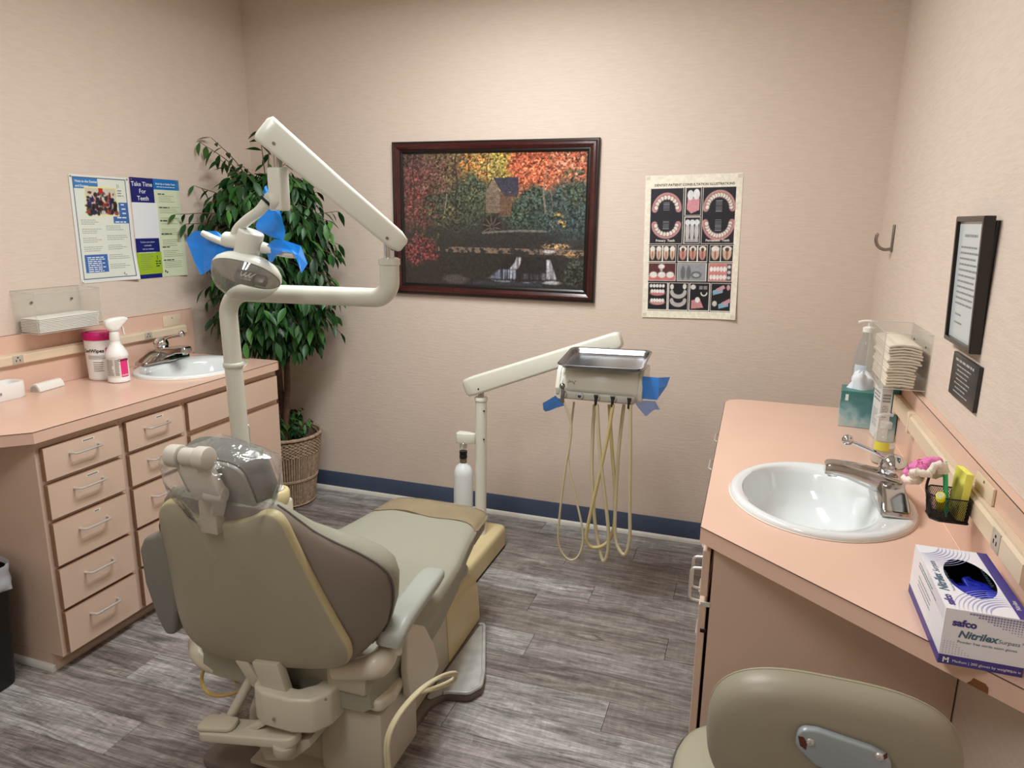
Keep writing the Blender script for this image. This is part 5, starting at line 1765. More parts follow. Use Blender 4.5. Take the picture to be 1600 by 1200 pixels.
outl = [(247, 806), (251, 791), (263, 784), (280, 788), (298, 806), (330, 816), (360, 818), (388, 812), (408, 803), (426, 805), (441, 819), (458, 853), (484, 905), (512, 957), (534, 996), (544, 1014), (546, 1030), (536, 1041), (500, 1046), (450, 1044),
        (400, 1038), (352, 1028), (316, 1014), (294, 994), (281, 968), (272, 930), (263, 880), (253, 835)]
pl = [on_shell(*q) for q in outl]
loc2 = [((p - B0).dot(bx), (p - B0).dot(bup)) for p in pl]
loc2 = [(v.x, v.y) for v in closed_smooth([(a, b, 0) for a, b in loc2], 3)]
bm_ = frame(B0, bx, bup, bn)
cxm = sum(a for a, b in loc2) / len(loc2); cym = sum(b for a, b in loc2) / len(loc2)
def shrink(s, d): return [bm_ @ Vector((cxm + (a - cxm) * s, cym + (b - cym) * s, d)) for a, b in loc2]
g = loft([shrink(.985, .022), shrink(1.0, .016), shrink(1.0, .007), shrink(.996, .0025), shrink(.987, -.0015), shrink(.970, -.0045), shrink(.80, -.010), shrink(.45, -.016), shrink(.08, -.018)])
nrow = len(loc2)
fm_ = [0 if (i // nrow) >= 4 else 1 for i in range(len(g[1]))]
fm_[-2] = 1; fm_[-1] = 0
ob('back_shell', g, None, chair, smooth=40, mats=[M_SHELL, M_SHELLR], fmat=fm_)

lev = [(-.035, .20, .235, .095, .05), (.02, .235, .275, .125, .06), (.08, .245, .302, .146, .075), (.16, .25, .327, .160, .085), (.28, .245, .347, .172, .10), (.40, .235, .358, .176, .10), (.50, .224, .357, .170, .10), (.58, .215, .338, .157, .095), (.66, .206, .300, .137, .09), (.74, .197, .252, .110, .082), (.82, .187, .213, .085, .075), (.90, .174, .188, .066, .064), (.96, .158, .168, .054, .055), (1.0, .140, .150, .046, .046), (1.015, .11, .12, .036, .038)]
rings = []; pr_, pl_ = [], []
for t_, wb, wf, d, dc in lev:
    pts = [(-wb, .018), (-(wb * .40 + wf * .60) - .006, .018 + d * .34), (-wf, .018 + d * .62), (-wf + .008, .018 + d * .90), (-wf + .040, .018 + d), (-wf * .55, .02 + dc + .02 * d), (0, .02 + dc), (wf * .55, .02 + dc + .02 * d), (wf - .040, .018 + d), (wf - .008, .018 + d * .90), (wf, .018 + d * .62),
           ((wb * .40 + wf * .60) + .006, .018 + d * .34), (wb, .018), (wb * .5, .012), (0, .012), (-wb * .5, .012)]
    rings.append([bm_ @ Vector((v.x, t_ * LB, v.y)) for v in closed_smooth([(a, b, 0) for a, b in pts], 3)])
    if 0 <= t_ <= 1:
        pr_.append(bm_ @ Vector((wf + .0005, t_ * LB, .018 + d * .60))); pl_.append(bm_ @ Vector((-wf - .0005, t_ * LB, .018 + d * .60)))
g = loft(rings)
nr_ = len(rings[0])
fm_ = [1 if 6 <= (i_ % nr_) < 30 else 0 for i_ in range(len(g[1]) - 2)] + [0, 1]
ob('back_cushion', g, None, chair, smooth=50, mats=[M_VINYLB, M_VINYL], fmat=fm_)
for nm, pp in (('piping', pr_), ('piping', pl_)):
    ob(nm, tube(smooth_path(pp, 5), .0028, 6), M_PIPE, chair)
# headrest: pad, backing plate, double hinge bracket
hc = Vector((1.588, -2.178, .992))
hm = Tr(*hc) @ Rz(R_(-4)) @ Rx(R_(-70))          # pad leans back
def pad(w, h, th, n=5):
    rings = []
    for k in range(2 * n + 1):
        a_ = -PI / 2 + PI * k / (2 * n)
        s_ = math.cos(a_) ** .5 if abs(math.cos(a_)) > 1e-6 else 0.02
        s_ = max(.55, s_)
        rings.append([Vector((p[0] * (.80 + .20 * s_), p[1] * (.80 + .20 * s_), th * math.sin(a_))) for p in supell(w, h, 4.4, 36)])
    return loft(rings)
ob('headrest_pad', T(pad(.115, .084, .036), hm), M('headrest_grey', '63625a', .45, spec=.4), chair, smooth=60)
ob('headrest_plate', T(bev(extr(supell(.104, .076, 5, 28), -.050, -.040), .003, 2), hm), M('plate_grey', '8b887e', .35), chair, smooth=40)
M_BRK = M('bracket_cream', 'c3bdb1', .35)
hb0 = P(272, 712, y=-2.285); hb1 = P(322, 716, y=-2.285)
hbx = (hb1 - hb0)
hl0 = P(330, 772, y=-2.262); hl1 = P(352, 774, y=-2.255)
top_c = (hb0 + hb1) / 2
brk = ob('headrest_bracket', J(cyl(hb0 - hbx * .12, hb0 + hbx * .26, .026, n=24, bevel=.004), cyl(hb0 + hbx * .30, hb1 - hbx * .28, .021, n=24, bevel=.003), cyl(hb1 - hbx * .26, hb1 + hbx * .10, .026, n=24, bevel=.004)), M_BRK, chair, smooth=40)
# slab between the two hinges
dn = (hl0 - top_c).normalized()
sd = dn.cross(Vector((0, 1, 0))).normalized()
fwv = sd.cross(dn).normalized()
ob('bracket_slab', T(bev(extr([(-.040, -.014), (.036, -.014), (.036, .016), (-.040, .016)], .006, (hl0 - top_c).length + .004), .005, 3), frame(top_c, sd, fwv, dn)), M_BRK, chair, smooth=40)
ob('bracket_hinge', J(cyl(hl0 - Vector((.012, 0, 0)), hl1, .019, n=22, bevel=.003)), M_BRK, chair, smooth=40)
ob('bracket_link', sweep([(hl0 + hl1) / 2, P(343, 786, y=-2.245), P(340, 800, y=-2.232)], rrect(.030, .020, .005, 3)), M_BRK, chair, smooth=40)
ob('bracket_post', J(bev(box(1.545, 1.565 + .03, -2.24, -2.205, .86, .96), .004, 2)), M_CREAM2, chair)
# clear barrier bag over the headrest
bag = []
rs = random.Random(21)
n = 30
def bagpt(a_, t_):
    # t_: 0 top .. 1 lower opening
    w = float(np.interp(t_, [0, .15, .5, .75, 1], [.11, .145, .150, .128, .092]))
    d = float(np.interp(t_, [0, .15, .5, .75, 1], [.06, .085, .095, .08, .062]))
    k = 1 + .06 * math.sin(5 * a_ + 4 * t_) + .05 * math.sin(11 * a_ - 9 * t_) + rs.uniform(-.012, .012)
    s_ = min(1, (t_ / .22) ** .55) if t_ < .22 else 1
    z = 1.086 - .188 * t_
    y = -2.205 - .035 * (t_ - .45)
    return Vector((1.572 + .05 * t_ + w * s_ * k * math.cos(a_), y + d * s_ * k * math.sin(a_), z + .012 * math.cos(a_ + .6)))
for j in range(15):
    t_ = (j / 14.0) if j else .004
    bag.append([bagpt(2 * PI * i / n, t_) for i in range(n)])
ob('headrest_bag', loft(bag, caps=False), M_clear('barrier_bag', (.97, .97, .965), gloss=.22, rough=.09, milk=.07, bump=1.0, bscale=30, frs=1.7), chair, smooth=60, label='clear plastic barrier bag')

# armrests (right one seen, left one behind the back)
path = [(1.872, -1.635, .508), (1.874, -1.650, .521), (1.882, -1.715, .530), (1.896, -1.865, .532), (1.904, -1.945, .530), (1.907, -1.985, .514), (1.907, -1.994, .490)]
sc_ = [.60, .86, 1, 1, 1.0, .95, .80]
a_ = ob('armrest', sweep(smooth_path(path, 5), rrect(.080, .042, .018, 5), scale=np.interp(np.linspace(0, 6, 31), range(7), sc_)), M_ARM, chair, smooth=50)
q = [P(b, c, x=1.900) for b, c in ((634, 985), (648, 976), (662, 978), (676, 1005), (684, 1040), (672, 1066), (652, 1088), (638, 1090), (634, 1050))]
q = roundpoly([(v.y, v.z) for v in q], .012, 4)
g = T(extr([(y_, z_) for y_, z_ in q], 0, .024), frame((1.882, 0, 0), (0, 1, 0), (0, 0, 1), (1, 0, 0)))
ob('arm_support', bev(g, .006, 3), M_CREAM, a_, smooth=40)
ob('arm_hinge', cyl((1.850, -1.955, .478), (1.905, -1.955, .478), .020, n=20, bevel=.004), M_CREAM, a_)
ob('release_lever', T(rbox(-.010, .010, -.009, .009, -.034, .014, .008, 4), Tr(*P(622, 1006, y=-1.99))), M_CREAM, a_, smooth=50)
# left arm swung up beside the back
qv = [P(b, c, y=-2.045) for b, c in ((229, 852), (236, 834), (256, 828), (285, 836), (290, 870), (288, 950), (284, 985), (270, 985), (255, 955), (238, 905))]
V_ = [v + Vector((0, -.03, 0)) for v in qv] + [v + Vector((0, .03, 0)) for v in qv]
n_ = len(qv)
ob('armrest', bev((V_, [tuple(range(n_)), tuple(range(2 * n_ - 1, n_ - 1, -1))] + [(i_, n_ + i_, n_ + (i_ + 1) % n_, (i_ + 1) % n_) for i_ in range(n_)]), .014, 4, 30), M('arm_dark_vinyl', '7b7970', .42), chair, smooth=50, label='armrest swung up beside the back')

# yoke under the back carrying the arms
yk = smooth_path([P(308, 996, y=-1.965), P(322, 1024, y=-1.985), P(350, 1040, y=-1.985), P(385, 1050, y=-1.97), P(410, 1050, y=-1.93)], 6)
ob('yoke', sweep(yk, circ(.040, 18, .030), scale=np.interp(np.linspace(0, 1, len(yk)), [0, .15, .5, 1], [.7, 1, .85, .7])), M_CREAM, chair, smooth=50)
yk = smooth_path([P(525, 1046, y=-2.02), P(560, 1045, y=-2.02), P(590, 1038, y=-2.01), P(603, 1022, y=-1.96), P(610, 1006, y=-1.92)], 6)
ob('yoke', sweep(yk, circ(.034, 18, .034), scale=np.interp(np.linspace(0, 1, len(yk)), [0, .3, .5, .75, 1], [.8, .9, 1.05, .95, .7])), M_CREAM, chair, smooth=50)
ob('back_hinge', bev(box(P(525, 1050, y=-1.98).x, P(585, 1050, y=-1.98).x, -2.03, -1.92, .34, .42), .01, 2), M_CREAM2, chair)
# bracket from the shell down to the rocker housing
def slab_px(px, y, th, bevel=.004):
    q = [P(a, b, y=y) for a, b in px]
    V = [v + Vector((0, -th / 2, 0)) for v in q] + [v + Vector((0, th / 2, 0)) for v in q]
    n_ = len(q)
    return bev((V, [tuple(range(n_)), tuple(range(2 * n_ - 1, n_ - 1, -1))] + [(i, n_ + i, n_ + (i + 1) % n_, (i + 1) % n_) for i in range(n_)]), bevel, 2)
ob('back_bracket', slab_px([(398, 1030), (438, 1034), (459, 1097), (424, 1097)], -2.085, .030), M_CREAM2, chair)
ob('back_bracket', slab_px([(372, 1028), (392, 1030), (412, 1062), (400, 1070)], -2.06, .030), M_CREAM2, chair)
hq = P(462, 1094, y=-2.06)
# rocker housing: U-shaped cream casting open towards the bracket
U = [(-.115, .012), (-.105, -.040), (-.06, -.062), (.03, -.062), (.085, -.045), (.112, .0), (.125, .16), (.085, .17), (.055, .02), (.022, -.012), (-.050, -.012), (-.068, .02), (-.075, .06), (-.105, .06)]
U = roundpoly(U, [.01, .03, .03, .03, .03, .03, .02, .02, .02, .012, .012, .02, .01, .01], 4)
ob('rocker_housing', T(bev(extr(U, -.052, .052), .018, 4), Tr(hq.x, hq.y, hq.z)), M_CREAM, chair, smooth=50)
ob('rocker_cavity_shade', T(extr([(-.07, -.01), (.05, -.01), (.08, .13), (-.06, .13)], -.040, .0), Tr(hq.x, hq.y, hq.z)), M_DARK, chair)  # dark block put in for the shade inside the hollow housing
ob('housing_screw', J(cyl(P(427, 1124, y=hq.y - .063), P(427, 1124, y=hq.y - .068), .004, n=10), cyl(P(509, 1093, y=hq.y - .03), P(509, 1093, y=hq.y - .036), .004, n=10)), M_SCREW, chair)
ob('link_pin', tube(smooth_path([P(455, 1085, y=-2.03), P(462, 1070, y=-2.0), P(464, 1062, y=-1.98)], 3), .005, 8), M_CREAM2, chair)
# folded bracket arm near the floor on the left
a0, a1 = P(328, 1142, y=-2.10), P(455, 1152, y=-2.10)
vx = (a1 - a0); La = vx.length; vx.normalize()
slabp = roundpoly([(-.028, -.030), (La + .020, -.030), (La + .028, .028), (La * .5, .045), (-.02, .045)], [.025, .025, .025, .02, .025], 5)
ob('swing_arm', T(bev(extr(slabp, -.016, .014), .006, 3), frame(a0, vx, Vector((0, 1, 0)), Vector((0, 0, 1)))), M_CREAM, chair, smooth=50)
ob('swing_pad', T(bev(extr(roundpoly([(-.03, -.028), (.10, -.022), (.085, .03), (-.03, .04)], .02, 5), .015, .030), .005, 2), frame(a0, vx, Vector((0, 1, 0)), Vector((0, 0, 1)))), M_CREAM, chair, smooth=50)
ob('swing_cap', cyl(P(445, 1175, y=-2.11), P(445, 1160, y=-2.11), .030, .032, 22, .004), M_CREAM2, chair)
ob('swing_bracket', slab_px([(420, 1148), (498, 1138), (500, 1150), (470, 1172), (430, 1172)], -2.045, .09), M_CREAM2, chair)
ob('swing_wedge', slab_px([(372, 1140), (420, 1118), (425, 1126), (386, 1148)], -2.085, .03, .006), M_CREAM, chair)
ob('push_tube', tube([P(356, 1128, y=-2.06), P(397, 1052, y=-2.02)], .0145, 14), M('tube_cream', 'c9c3b2', .4), chair)
ob('tube_socket', T(rbox(-.025, .025, -.022, .022, -.016, .016, .006), Tr(*P(350, 1130, y=-2.07))), M_CREAM, chair)
# pedestal block and base housings
pb0 = P(498, 1118, y=-2.03)
ob('pedestal', J(bev(box(P(500, 1140, y=-2.0).x, P(596, 1150, y=-2.0).x, -2.0, -1.78, .047, P(550, 1108, y=-2.0).z), .010, 2)), M_CREAM2, chair, smooth=40)
ob('pedestal_column', bev(box(P(528, 1090, y=-1.97).x, P(570, 1090, y=-1.97).x, -1.97, -1.78, .22, .40), .008, 2), M_CREAM2, chair, smooth=40)
ob('pedestal_skirt', bev(box(1.46, 1.75, -2.04, -1.80, .032, .047), .004, 2), M_CREAM2, chair)
ob('control_ledge', T(bev(extr(roundpoly([(-.06, -.06), (.045, -.06), (.06, .0), (.05, .07), (-.06, .07)], .02, 5), 0, .035), .01, 3), Tr(1.835, -1.95, .285)), M_CREAM, chair, smooth=50)
# long side housing with a parting line
def hring(y, x0, x1, zt, r=.035):
    p = roundpoly([(x0, .03), (x1, .03), (x1 - .012, zt), (x0 + .012, zt)], [.004, .004, r, r], 5)
    return [Vector((a, y, b)) for a, b in p]
ob('base_housing', bev(loft([hring(-1.075, 1.36, 1.806, .195), hring(-1.10, 1.355, 1.810, .225), hring(-1.37, 1.355, 1.812, .250), hring(-1.395, 1.355, 1.812, .252)]), .012, 2, 50), M_YCREAM, chair, smooth=40)
ob('base_housing', bev(loft([hring(-1.399, 1.355, 1.812, .255), hring(-1.60, 1.355, 1.812, .262), hring(-1.84, 1.36, 1.822, .235), hring(-1.97, 1.40, 1.818, .17)]), .008, 2, 50), M_CREAM2, chair, smooth=40)
ob('cover_flap', bev(loft([hring(-1.30, 1.60, 1.790, .262, .02), hring(-1.62, 1.60, 1.800, .272, .02)]), .006, 2, 50), M_YCREAM, chair, smooth=40)
ob('lift_column', bev(box(1.42, 1.74, -1.78, -1.30, .20, .34), .02, 3), M_CREAM2, chair, smooth=40)
ob('seat_pan', bev(box(1.34, 1.82, -1.98, -1.22, .295, .345), .02, 3), M_VINYL, chair, smooth=40)
# floor plate with the flared tread
bp_ = roundpoly([(1.30, -2.07), (1.80, -2.07), (1.838, -1.98), (1.838, -1.62), (1.862, -1.555), (1.945, -1.535), (1.972, -1.48), (1.955, -1.41), (1.822, -1.055), (1.33, -1.055)], [.03, .03, .04, .05, .04, .035, .04, .06, .03, .03], 6)
ob('base_plate', bev(extr(bp_, 0.0005, .026), .006, 2), M_BASEG, chair, smooth=40)
tr_ = roundpoly([(1.815, -1.62), (1.866, -1.550), (1.942, -1.530), (1.966, -1.48), (1.949, -1.41), (1.825, -1.08)], [.01, .04, .03, .035, .06, .01], 6)
ob('tread', bev(extr(tr_, .0262, .032), .003, 2), M_TREAD, chair, smooth=40)
ob('tread_lip', tube([Vector((a, b, .033)) for a, b in tr_[8:]], .007, 8), M_TREAD, chair)
# hoses lying round the base
ob('hose', tube(smooth_path([P(322, 1035, y=-1.93), P(315, 1062, y=-1.94), P(325, 1082, y=-1.95), P(347, 1087, y=-1.95), P(378, 1078, y=-1.96), P(395, 1062, y=-1.95)], 6), .0055, 10), M_HOSEY, chair)
ob('hose', tube(smooth_path([P(364, 1052, y=-1.96), P(366, 1064, y=-1.96), P(378, 1070, y=-1.96), P(398, 1064, y=-1.95)], 6), .004, 8), M_HOSE, chair)
ob('hose', tube(smooth_path([P(376, 1050, y=-1.95), P(400, 1053, y=-1.94), P(420, 1056, y=-1.92)], 4), .008, 10), M_HOSEY, chair)
for k, o_ in enumerate((0, 4)):
    ob('hose', tube(smooth_path([P(606 + o_, 1215, y=-2.14), P(603 + o_, 1160, y=-2.13), P(620 + o_, 1118, y=-2.08), P(655 + o_, 1078, y=-1.98), P(690, 1056 + o_ * .4, y=-1.86), P(712, 1051 + o_, y=-1.80), P(706, 1062 + o_, y=-1.80), P(680, 1074 + o_ * .6, y=-1.86), P(650 + o_, 1083, y=-1.93)], 6), .0050, 10), M_HOSE, chair)

# ================================================================ DENTAL LIGHT
M_LAMPW = M('lamp_white', 'dedfd4', .3, coat=.25)
M_POST = M('post_cream', 'd3d3c6', .3, coat=.25)
YL = -1.67
pbase = P(378, 715, y=YL)
px_ = P(357, 560, y=YL).x
lamp = thing('dental_light', (px_, YL, .28), 'cream dental operating light on a bent post with blue barrier film', 'dental light')
zA = P(480, 463, y=YL).z
xa_ = P(357, 500, y=YL).x
xe_ = P(609, 430, y=YL).x
ze_ = P(609, 408, y=YL).z
zr_ = P(590, 465, y=YL).z
rp = .0275
path = bend_path([(P(378, 700, y=YL).x + .012, YL, .29), (xa_, YL, zA), (xe_, YL, zr_), (xe_, YL, ze_)], .075, 10)
ob('post', tube(path, rp, 22), M_POST, lamp, smooth=60)
zc_ = P(365, 570, y=YL).z
xc_ = xa_ + (P(378, 700, y=YL).x + .012 - xa_) * (zA - zc_) / (zA - .29)
ob('post_collar', T(lathe([(rp, -.009), (rp + .003, -.007), (rp + .0035, 0), (rp + .003, .007), (rp, .009)], 24), Tr(xc_, YL, zc_)), M_POST, lamp, smooth=60)
ob('mount_arm', J(bev(box(px_ - .03, 1.3535, YL - .035, YL + .035, .235, .295), .008, 2)), M_CREAM2, lamp)
ob('elbow_collar', T(lathe([(rp, -.012), (rp + .003, -.009), (rp + .003, .006), (rp - .004, .010), (0, .010)], 24), Tr(xe_, YL, ze_)), M_POST, lamp, smooth=40)
ob('elbow_pin', cyl((xe_, YL, ze_), (xe_, YL, ze_ + .05), .015, n=16), M_CHROME2, lamp)
# balance arm: box beam from the elbow up to the left and towards the room
eR = Vector((P(618, 374, y=YL).x, YL, P(618, 374, y=YL).z)); eL = P(425, 212, y=-1.82)
dA = (eL - eR); LA = dA.length; dA.normalize()
sA = dA.cross(Vector((0, 0, 1))).normalized(); uA = sA.cross(dA).normalized()
rings = []
for s_, hh, ww, zo in ((-.030, .030, .040, .0), (-.024, .044, .050, .0), (0, .058, .056, 0), (LA * .5, .064, .060, .001), (LA, .076, .066, .002), (LA + .022, .078, .066, .002), (LA + .030, .056, .054, .002)):
    rings.append([eR + dA * s_ + sA * a + uA * (b + zo) for a, b in rrect(ww, hh, .010, 4)])
ob('balance_arm', bev(loft(rings), .004, 2, 50), M_LAMPW, lamp, smooth=40)
for s_, w_ in ((.02, -.0275), (.02, .0275), (LA - .02, -.0325), (LA - .02, .0325)):
    ob('arm_screw', cyl(eR + dA * s_ - sA * w_ * .9 + uA * -.012, eR + dA * s_ - sA * w_ * 1.1 + uA * -.012, .0042, n=10), M_SCREW, lamp)
# drop pin and swivel block
yD = -1.80
d0 = P(432, 232, y=yD); d1 = P(431, 268, y=yD)
ob('drop_pin', J(cyl(d0 + Vector((0, 0, .02)), Vector((d0.x, yD, d1.z)), .0145, n=18)), M_CHROME2, lamp)
sw = Vector((d0.x, yD, P(432, 295, y=yD).z))
ob('swivel_block', T(rbox(-.021, .021, -.022, .022, -.058, .055, .006, 3), Tr(*sw)), M_LAMPW, lamp, smooth=40)
s0 = P(438, 318, y=yD - .01); s1 = P(418, 312, y=yD - .02)
ob('swivel_socket', cyl(Vector(sw) + Vector((.0, 0, -.03)), P(417, 314, y=yD - .03), .026, .022, 20, .003), M_LAMPW, lamp)
ob('swivel_ring', cyl(P(417, 313, y=yD - .03), P(414, 316, y=yD - .033), .0185, .0185, 18), M_DARK, lamp)
neck = smooth_path([P(419, 312, y=yD - .028), P(405, 330, y=yD - .035), P(384, 346, y=yD - .03), P(371, 360, y=yD - .02), P(366, 376, y=yD - .02)], 6)
ob('neck', tube(neck, .0145, 16), M_LAMPW, lamp, smooth=60)
# head
hk_ = P(384, 378, y=yD - .02)
yk_ = hk_.y
ob('pivot_barrel', cyl(P(352, 374, y=yk_), P(384, 378, y=yk_), .022, n=20, bevel=.005), M_LAMPW, lamp)
ob('head_housing', J(cyl(P(383, 404, y=yk_), P(397, 361, y=yk_) - Vector((.008, 0, 0)), .034, .035, 28, .005)), M_LAMPW, lamp, smooth=50)
ob('pivot_yoke', cyl(P(408, 386, y=yk_ + .01), P(422, 390, y=yk_ + .02), .016, .014, 16, .003), M_LAMPW, lamp)
rc = P(386, 425, y=yk_)                # centre of the reflector
rm = Tr(*rc) @ Rz(R_(12)) @ Ry(R_(10)) @ Rx(R_(-38))
RA, RB = .099, .068
def lens(rad, p, n=40):
    return [(rad[0] * math.copysign(abs(math.cos(t_)) ** p, math.cos(t_)), rad[1] * math.sin(t_)) for t_ in [2 * PI * i / n for i in range(n)]]
def lring(s, z, p=.85): return [rm @ Vector((a, b, z)) for a, b in lens((RA * s, RB * s), p)]
ob('reflector_shell', loft([lring(1.0, -.006), lring(1.01, 0), lring(.97, .012), lring(.84, .026), lring(.60, .038), lring(.34, .044), lring(.05, .046)], caps=True), M_LAMPW, lamp, smooth=60)
ob('lens_shield', loft([lring(1.0, -.007), lring(.965, -.022), lring(.86, -.043), lring(.68, -.062), lring(.44, -.074), lring(.18, -.080), lring(.02, -.081)], caps=True), M_clear('lens_clear', (.86, .86, .83), gloss=.22, rough=.05, milk=.10), lamp, smooth=60)
ob('reflector_inside', loft([lring(.97, -.009), lring(.90, .004), lring(.72, .018), lring(.4, .028), lring(.05, .030)], caps=False), M('reflector_mirror', 'b9b7a8', .18, .9), lamp, smooth=60)
ob('bulb_holder', T(J(rbox(-.022, .030, -.016, .016, -.034, .014, .002), rbox(.034, .062, -.012, .012, -.030, .0, .002)), rm), M('bulb_block', '6f6a60', .4, .5), lamp)
ob('bulb', J(*[tube(smooth_path([rm @ Vector((-.004 + k * .012, -.02, -.012)), rm @ Vector((.004 + k * .012, -.028, -.030)), rm @ Vector((.012 + k * .012, -.02, -.012))], 4), .0018, 6) for k in range(3)]), M('bulb_glass', 'e8e6dc', .15), lamp)
# handles with blue film
M_FILM = M('blue_film', '1187ee', .28, trans=.0, alpha=.93)
M_FILMT = M('blue_film_thin', '1187ee', .28, alpha=.68)
yh_ = yk_ - .004
ob('handle', tube(smooth_path([P(356, 381, y=yk_), P(342, 376, y=yh_), P(330, 371, y=yh_ - .01), P(316, 364, y=yh_ - .015)], 5), .0105, 12, scale=np.interp(np.linspace(0, 1, 16), [0, .8, 1], [1.0, .95, .75])), M_LAMPW, lamp, smooth=60)
ob('handle', tube(smooth_path([P(412, 388, y=yk_), P(430, 393, y=yk_), P(448, 397, y=yk_ - .01), P(462, 398, y=yk_ - .02)], 5), .010, 12), M_LAMPW, lamp, smooth=60)


def film(name, px, y_of, parent, mat, sub=1, th=.0006):
    """thin creased film: px quads given as rows of pixels, y_of(row, col) distance plane"""
    rows = [[P(a, b, y=y_of(j, i)) for i, (a, b) in enumerate(r)] for j, r in enumerate(px)]
    n_ = len(rows[0])
    V = [v for r in rows for v in r]
    Fc = [(j * n_ + i, j * n_ + i + 1, (j + 1) * n_ + i + 1, (j + 1) * n_ + i) for j in range(len(rows) - 1) for i in range(n_ - 1)]
    return ob(name, (V, Fc), mat, parent, smooth=0)


film('barrier_film', [[(290, 374), (303, 361), (338, 361), (350, 370), (372, 393)], [(296, 388), (318, 385), (340, 382), (354, 384), (370, 394)], [(304, 410), (318, 408), (334, 405), (345, 402), (352, 400)], [(313, 429), (318, 428), (326, 423), (334, 417), (340, 410)]],
     lambda j, i: yk_ + .012 - .006 * j + .004 * math.sin(i * 2.1), lamp, M_FILM)
film('barrier_film', [[(413, 292), (416, 290), (420, 300)], [(411, 318), (424, 322), (437, 328)], [(406, 338), (424, 338), (441, 342)], [(399, 354), (420, 362), (446, 362)], [(401, 358), (422, 370), (443, 375)]],
     lambda j, i: yD + .035 + .012 * (j - 2) * (.5 - .5 * i), lamp, M_FILM)
film('barrier_film', [[(420, 408), (414, 386), (428, 374), (440, 374), (458, 380), (470, 384), (481, 412)], [(423, 410), (424, 392), (437, 386), (444, 388), (456, 390), (466, 398), (480, 413)], [(426, 409), (433, 398), (442, 392), (452, 394), (460, 397), (468, 418), (471, 427)]],
     lambda j, i: yk_ + .005 - .012 * j - .004 * i, lamp, M_FILM)

# cream column with a yellowed collar and white lid standing between seat and counter
cc_ = P(430, 772, y=-1.50)
colm = thing('utility_column', (cc_.x, -1.50, 0), 'cream utility column with a yellowed collar and white lid behind the chair back', 'column')
ob('column', bev(box(cc_.x - .045, cc_.x + .045, -1.545, -1.455, 0.0005, cc_.z - .02), .012, 3), M_CREAM, colm, smooth=40)
ob('collar', T(lathe([(0, -.03), (.040, -.03), (.047, -.026), (.050, -.012), (.050, .012), (.046, .018), (.036, .019), (.034, .015), (0, .015)], 28), Tr(cc_.x, -1.50, cc_.z)), M_YCREAM, colm, smooth=40)
ob('lid', T(lathe([(0, .012), (.030, .012), (.031, .022), (.028, .026), (0, .027)], 28), Tr(cc_.x, -1.50, cc_.z)), M_WHITE, colm, smooth=40)

# ================================================================ DELIVERY UNIT
ub = thing('floor_box', (1.53, -.59, 0), 'yellowed cream floor utility box under the leg rest end', 'utility box')
q_ = roundpoly([(1.385, -.838), (1.668, -.838), (1.668, -.350), (1.385, -.350)], .03, 5)
ccx, ccy = 1.5265, -.594
rg = lambda s, z: [Vector((ccx + (a - ccx) * s, ccy + (b - ccy) * s, z)) for a, b in q_]
ob('cover', loft([rg(1, .010), rg(1, .085), rg(.985, .102), rg(.94, .111), rg(.88, .113)]), M_YCREAM, ub, smooth=50)
ob('base_seal', loft([rg(1.01, .0005), rg(1.01, .0095)]), M_DARK, ub)

M_UNIT = M('unit_cream', 'e0dfd2', .32, coat=.2)
M_UNITG = M('unit_grey', 'b7b6ac', .35)
PX, PY = 1.585, -.50
du = thing('delivery_unit', (PX, PY, .1135), 'cream dental delivery unit with handpiece head, steel tray and dangling hoses', 'delivery unit')
zt_ = P(752, 622, y=PY).z
ob('post', cyl((PX, PY, .1135), (PX, PY, zt_), .0270, .0270, 24), M_UNIT, du, smooth=50)
ob('post_collar', T(lathe([(.027, -.012), (.0305, -.010), (.0305, .002), (.028, .006), (0, .006)], 26), Tr(PX, PY, zt_)), M_UNIT, du, smooth=40)
ob('post_pin', cyl((PX, PY, zt_), (PX, PY, zt_ + .05), .014, n=16), M_CHROME2, du)
ob('post_screw', J(*[cyl((PX + .020, PY - .018, z_), (PX + .024, PY - .022, z_), .0035, n=8) for z_ in (P(752, 640, y=PY).z, P(752, 684, y=PY).z)]), M_DARK, du)
# arm
aR0 = P(736, 603, y=PY); aR1 = P(962, 532, y=-.56)
dA = aR1 - aR0; LA = dA.length; dA.normalize()
sA = dA.cross(Vector((0, 0, 1))).normalized(); uA = sA.cross(dA).normalized()
rings = []
for s_, hh, ww in ((-.026, .060, .048), (-.014, .082, .062), (.02, .088, .066), (LA * .5, .080, .064), (LA, .074, .060), (LA + .016, .066, .054), (LA + .024, .048, .04)):
    rings.append([aR0 + dA * s_ + sA * a + uA * (b - .002) for a, b in rrect(ww, hh, .012, 4)])
ob('arm', bev(loft(rings), .004, 2, 50), M_UNIT, du, smooth=40)
for s_ in (.05, LA - .03):
    for sg in (-1, 1):
        ob('arm_screw', cyl(aR0 + dA * s_ + sA * sg * .029 - uA * .022, aR0 + dA * s_ + sA * sg * .0345 - uA * .022, .004, n=10), M_DARK, du)
